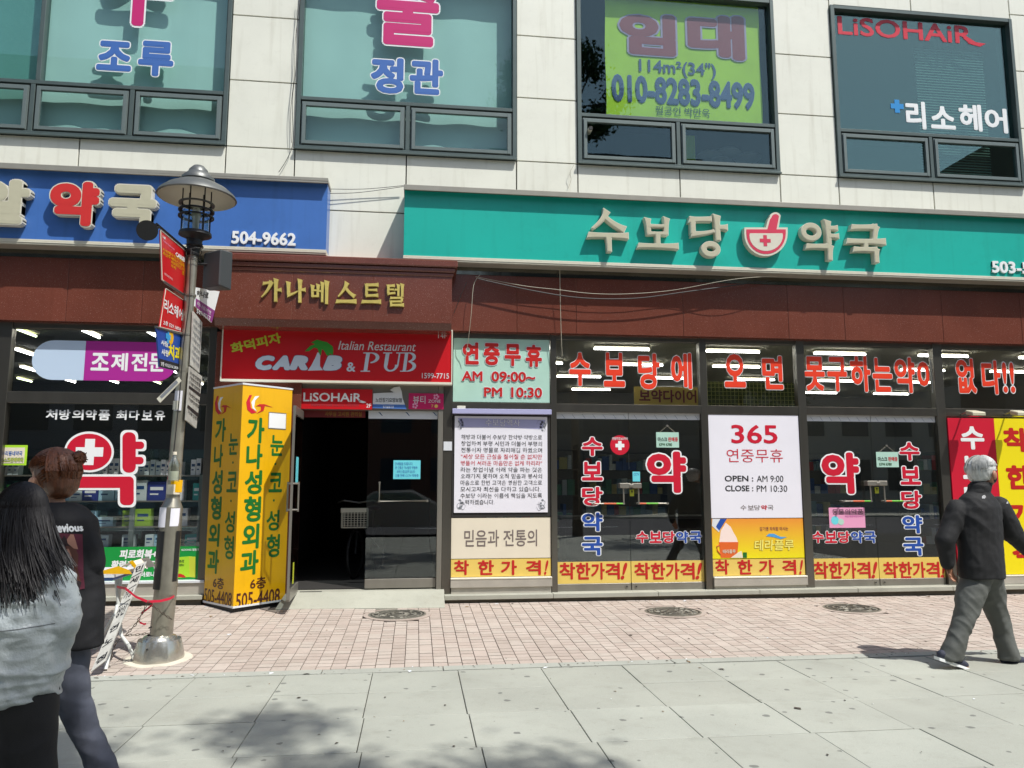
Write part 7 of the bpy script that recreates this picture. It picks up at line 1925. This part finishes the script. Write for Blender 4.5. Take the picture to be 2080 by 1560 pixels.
leafm = mat('tree leaves', (.055, .115, .03), .55, var=.35, vscale=6)
lm = leafm.node_tree; bsn = lm.nodes['Principled BSDF']
bark = mat('tree bark', (.12, .09, .065), .9, var=.3, vscale=12, bump=.5, bscale=30)
def tree(x, y, cx_, cy_, cz_, rx, ry, rz, n_, seed, lab, clump=26):
    rr = random.Random(seed)
    t = thing('street_tree', (x, y, -.02), lab, 'tree', 'street trees behind the viewer')
    mb = MB(); top = Vector((cx_, cy_, cz_ - rz * .6))
    mb.tube([(x, y, -.05), (x, y, 1.5), Vector((x, y, 2.8)).lerp(top, .25), top], [.16, .13, .11, .07], 10)
    cl = []
    for k in range(clump):
        a, b, r = rr.uniform(0, 6.28), math.acos(rr.uniform(-.8, 1)), rr.uniform(.45, 1) ** .6
        c = Vector((cx_ + rx * r * math.cos(a) * math.sin(b), cy_ + ry * r * math.sin(a) * math.sin(b), cz_ + rz * r * math.cos(b))); cl.append(c)
        mb.tube([top, top.lerp(c, .5) + Vector((rr.uniform(-.2, .2), rr.uniform(-.2, .2), .15)), c], [.045, .03, .01], 5)
    mb.build('trunk', bark, t, smooth=True)
    vs, fs = [], []
    for k in range(n_):
        c = rr.choice(cl); sg = min(rx, rz) * .15
        p = c + Vector((rr.gauss(0, sg), rr.gauss(0, sg), rr.gauss(0, sg * .7))); u = Vector((rr.gauss(0, 1), rr.gauss(0, 1), rr.gauss(0, 1))).normalized(); v = u.orthogonal().normalized(); s = rr.uniform(.05, .09)
        b = len(vs); vs += [p - u * s, p + v * s * .5, p + u * s, p - v * s * .5]; fs.append((b, b + 1, b + 2, b + 3))
    MB().add(vs, fs).build('crown', leafm, t)
tree(4.6, -11.9, 4.05, -11.35, 13, 2.2, 1.2, 1.5, 7000, 5, 'young street tree behind the viewer shading the lower left slabs', 19)
tree(-5.5, -11.4, -5.2, -11.0, 6.0, 2.6, 2.2, 2.2, 9000, 6, 'leafy street tree behind the viewer at the left')
tree(9.5, -11.5, 9.3, -11.3, 5.6, 2.4, 2.2, 2.2, 9000, 7, 'leafy street tree behind the viewer at the right')

# parked silver car, mirrored in the entrance glass
car = thing('parked_car', (-.4, -14.2, -.12), 'silver saloon car parked at the kerb and mirrored in the door glass', 'car')
cmt = mat('silver car paint', (176, 178, 176), .25, .6, coat=.6)
prof = [(-2.2, .35), (-2.25, .62), (-2.1, .86), (-1.5, .93), (-.85, 1.38), (.3, 1.42), (1.05, 1.02), (2.05, .88), (2.25, .62), (2.2, .35)]
m = MB(); NS = 9; vs = []
for j in range(NS):
    v = -1 + 2 * j / (NS - 1)
    for (x, z) in prof:
        tuck = .9 * (abs(v) ** 4) * (.18 if z > .95 else .05)
        wdt = .88 - (.16 * max(z - .9, 0) / .5)
        vs.append((-.4 + x * (1 - .03 * abs(v) ** 3), -14.2 + v * wdt, -.12 + z - tuck * .4))
n_ = len(prof); fs = []
for j in range(NS - 1):
    for i in range(n_): fs.append((j * n_ + i, j * n_ + (i + 1) % n_, (j + 1) * n_ + (i + 1) % n_, (j + 1) * n_ + i))
fs += [tuple(range(n_)), tuple((NS - 1) * n_ + i for i in range(n_))[::-1]]
m.add(vs, fs).build('body', cmt, car, smooth=True)
for sx in (-1.4, 1.4):
    for sy in (-1, 1):
        c = Vector((-.4 + sx, -14.2 + sy * .84, -.12 + .32)); w_ = MB().tube([c - Vector((0, .1, 0)), c + Vector((0, .1, 0))], .32, 24).build('wheel', M['black'], car, smooth=True)
        MB().tube([c + Vector((0, sy * .1, 0)), c + Vector((0, sy * .108, 0))], .2, 20).build('rim', M['steel'], w_)
for sy in (-1, 1):
    y = -14.2 + sy * .80
    MB().prism(Plane(-.4, y + sy * .012, 1, 0), [(-1.3, .84), (-.8, 1.2), (.25, 1.24), (.8, .86)] if True else [], -.004, .004).build('side_window', M['dglass'], car)
    for x in (-2.22, 2.22): MB().box(-.4 + x - .04, -.4 + x + .04, -14.2 + sy * .62 - .14, -14.2 + sy * .62 + .14, .46, .58).build('headlight', M['film'], car, bevel=.01)

# small litter and grit trodden along the shop base and kerb
lt = MB(); rr = random.Random(77)
for k in range(420):
    x = rr.uniform(-5, 8); y = rr.choice((-.17 - abs(rr.gauss(0, .12)), -3.07 + rr.gauss(0, .05), rr.uniform(-5.6, -.3)))
    if -1.7 < x < .35 and y > -.7: continue
    z = (zb(x, y) if y > -3.0 else .002) + .003; a = rr.uniform(0, 3.1); l = rr.uniform(.006, .02) if rr.random() < .93 else .035; w_ = l * rr.uniform(.25, .8)
    c, s_ = math.cos(a), math.sin(a)
    p = [(x + l * c, y + l * s_, z), (x - w_ * s_, y + w_ * c, z + .004), (x - l * c, y - l * s_, z), (x + w_ * s_, y - w_ * c, z + .001)]
    lt.add(p, [(0, 1, 2, 3)], rr.choice((0, 0, 0, 1, 2)))
lt.build('litter', [mat('dark grit', (70, 62, 52), .9), M['film'], mat('dry leaf', (128, 100, 60), .9)], None, kind='stuff')
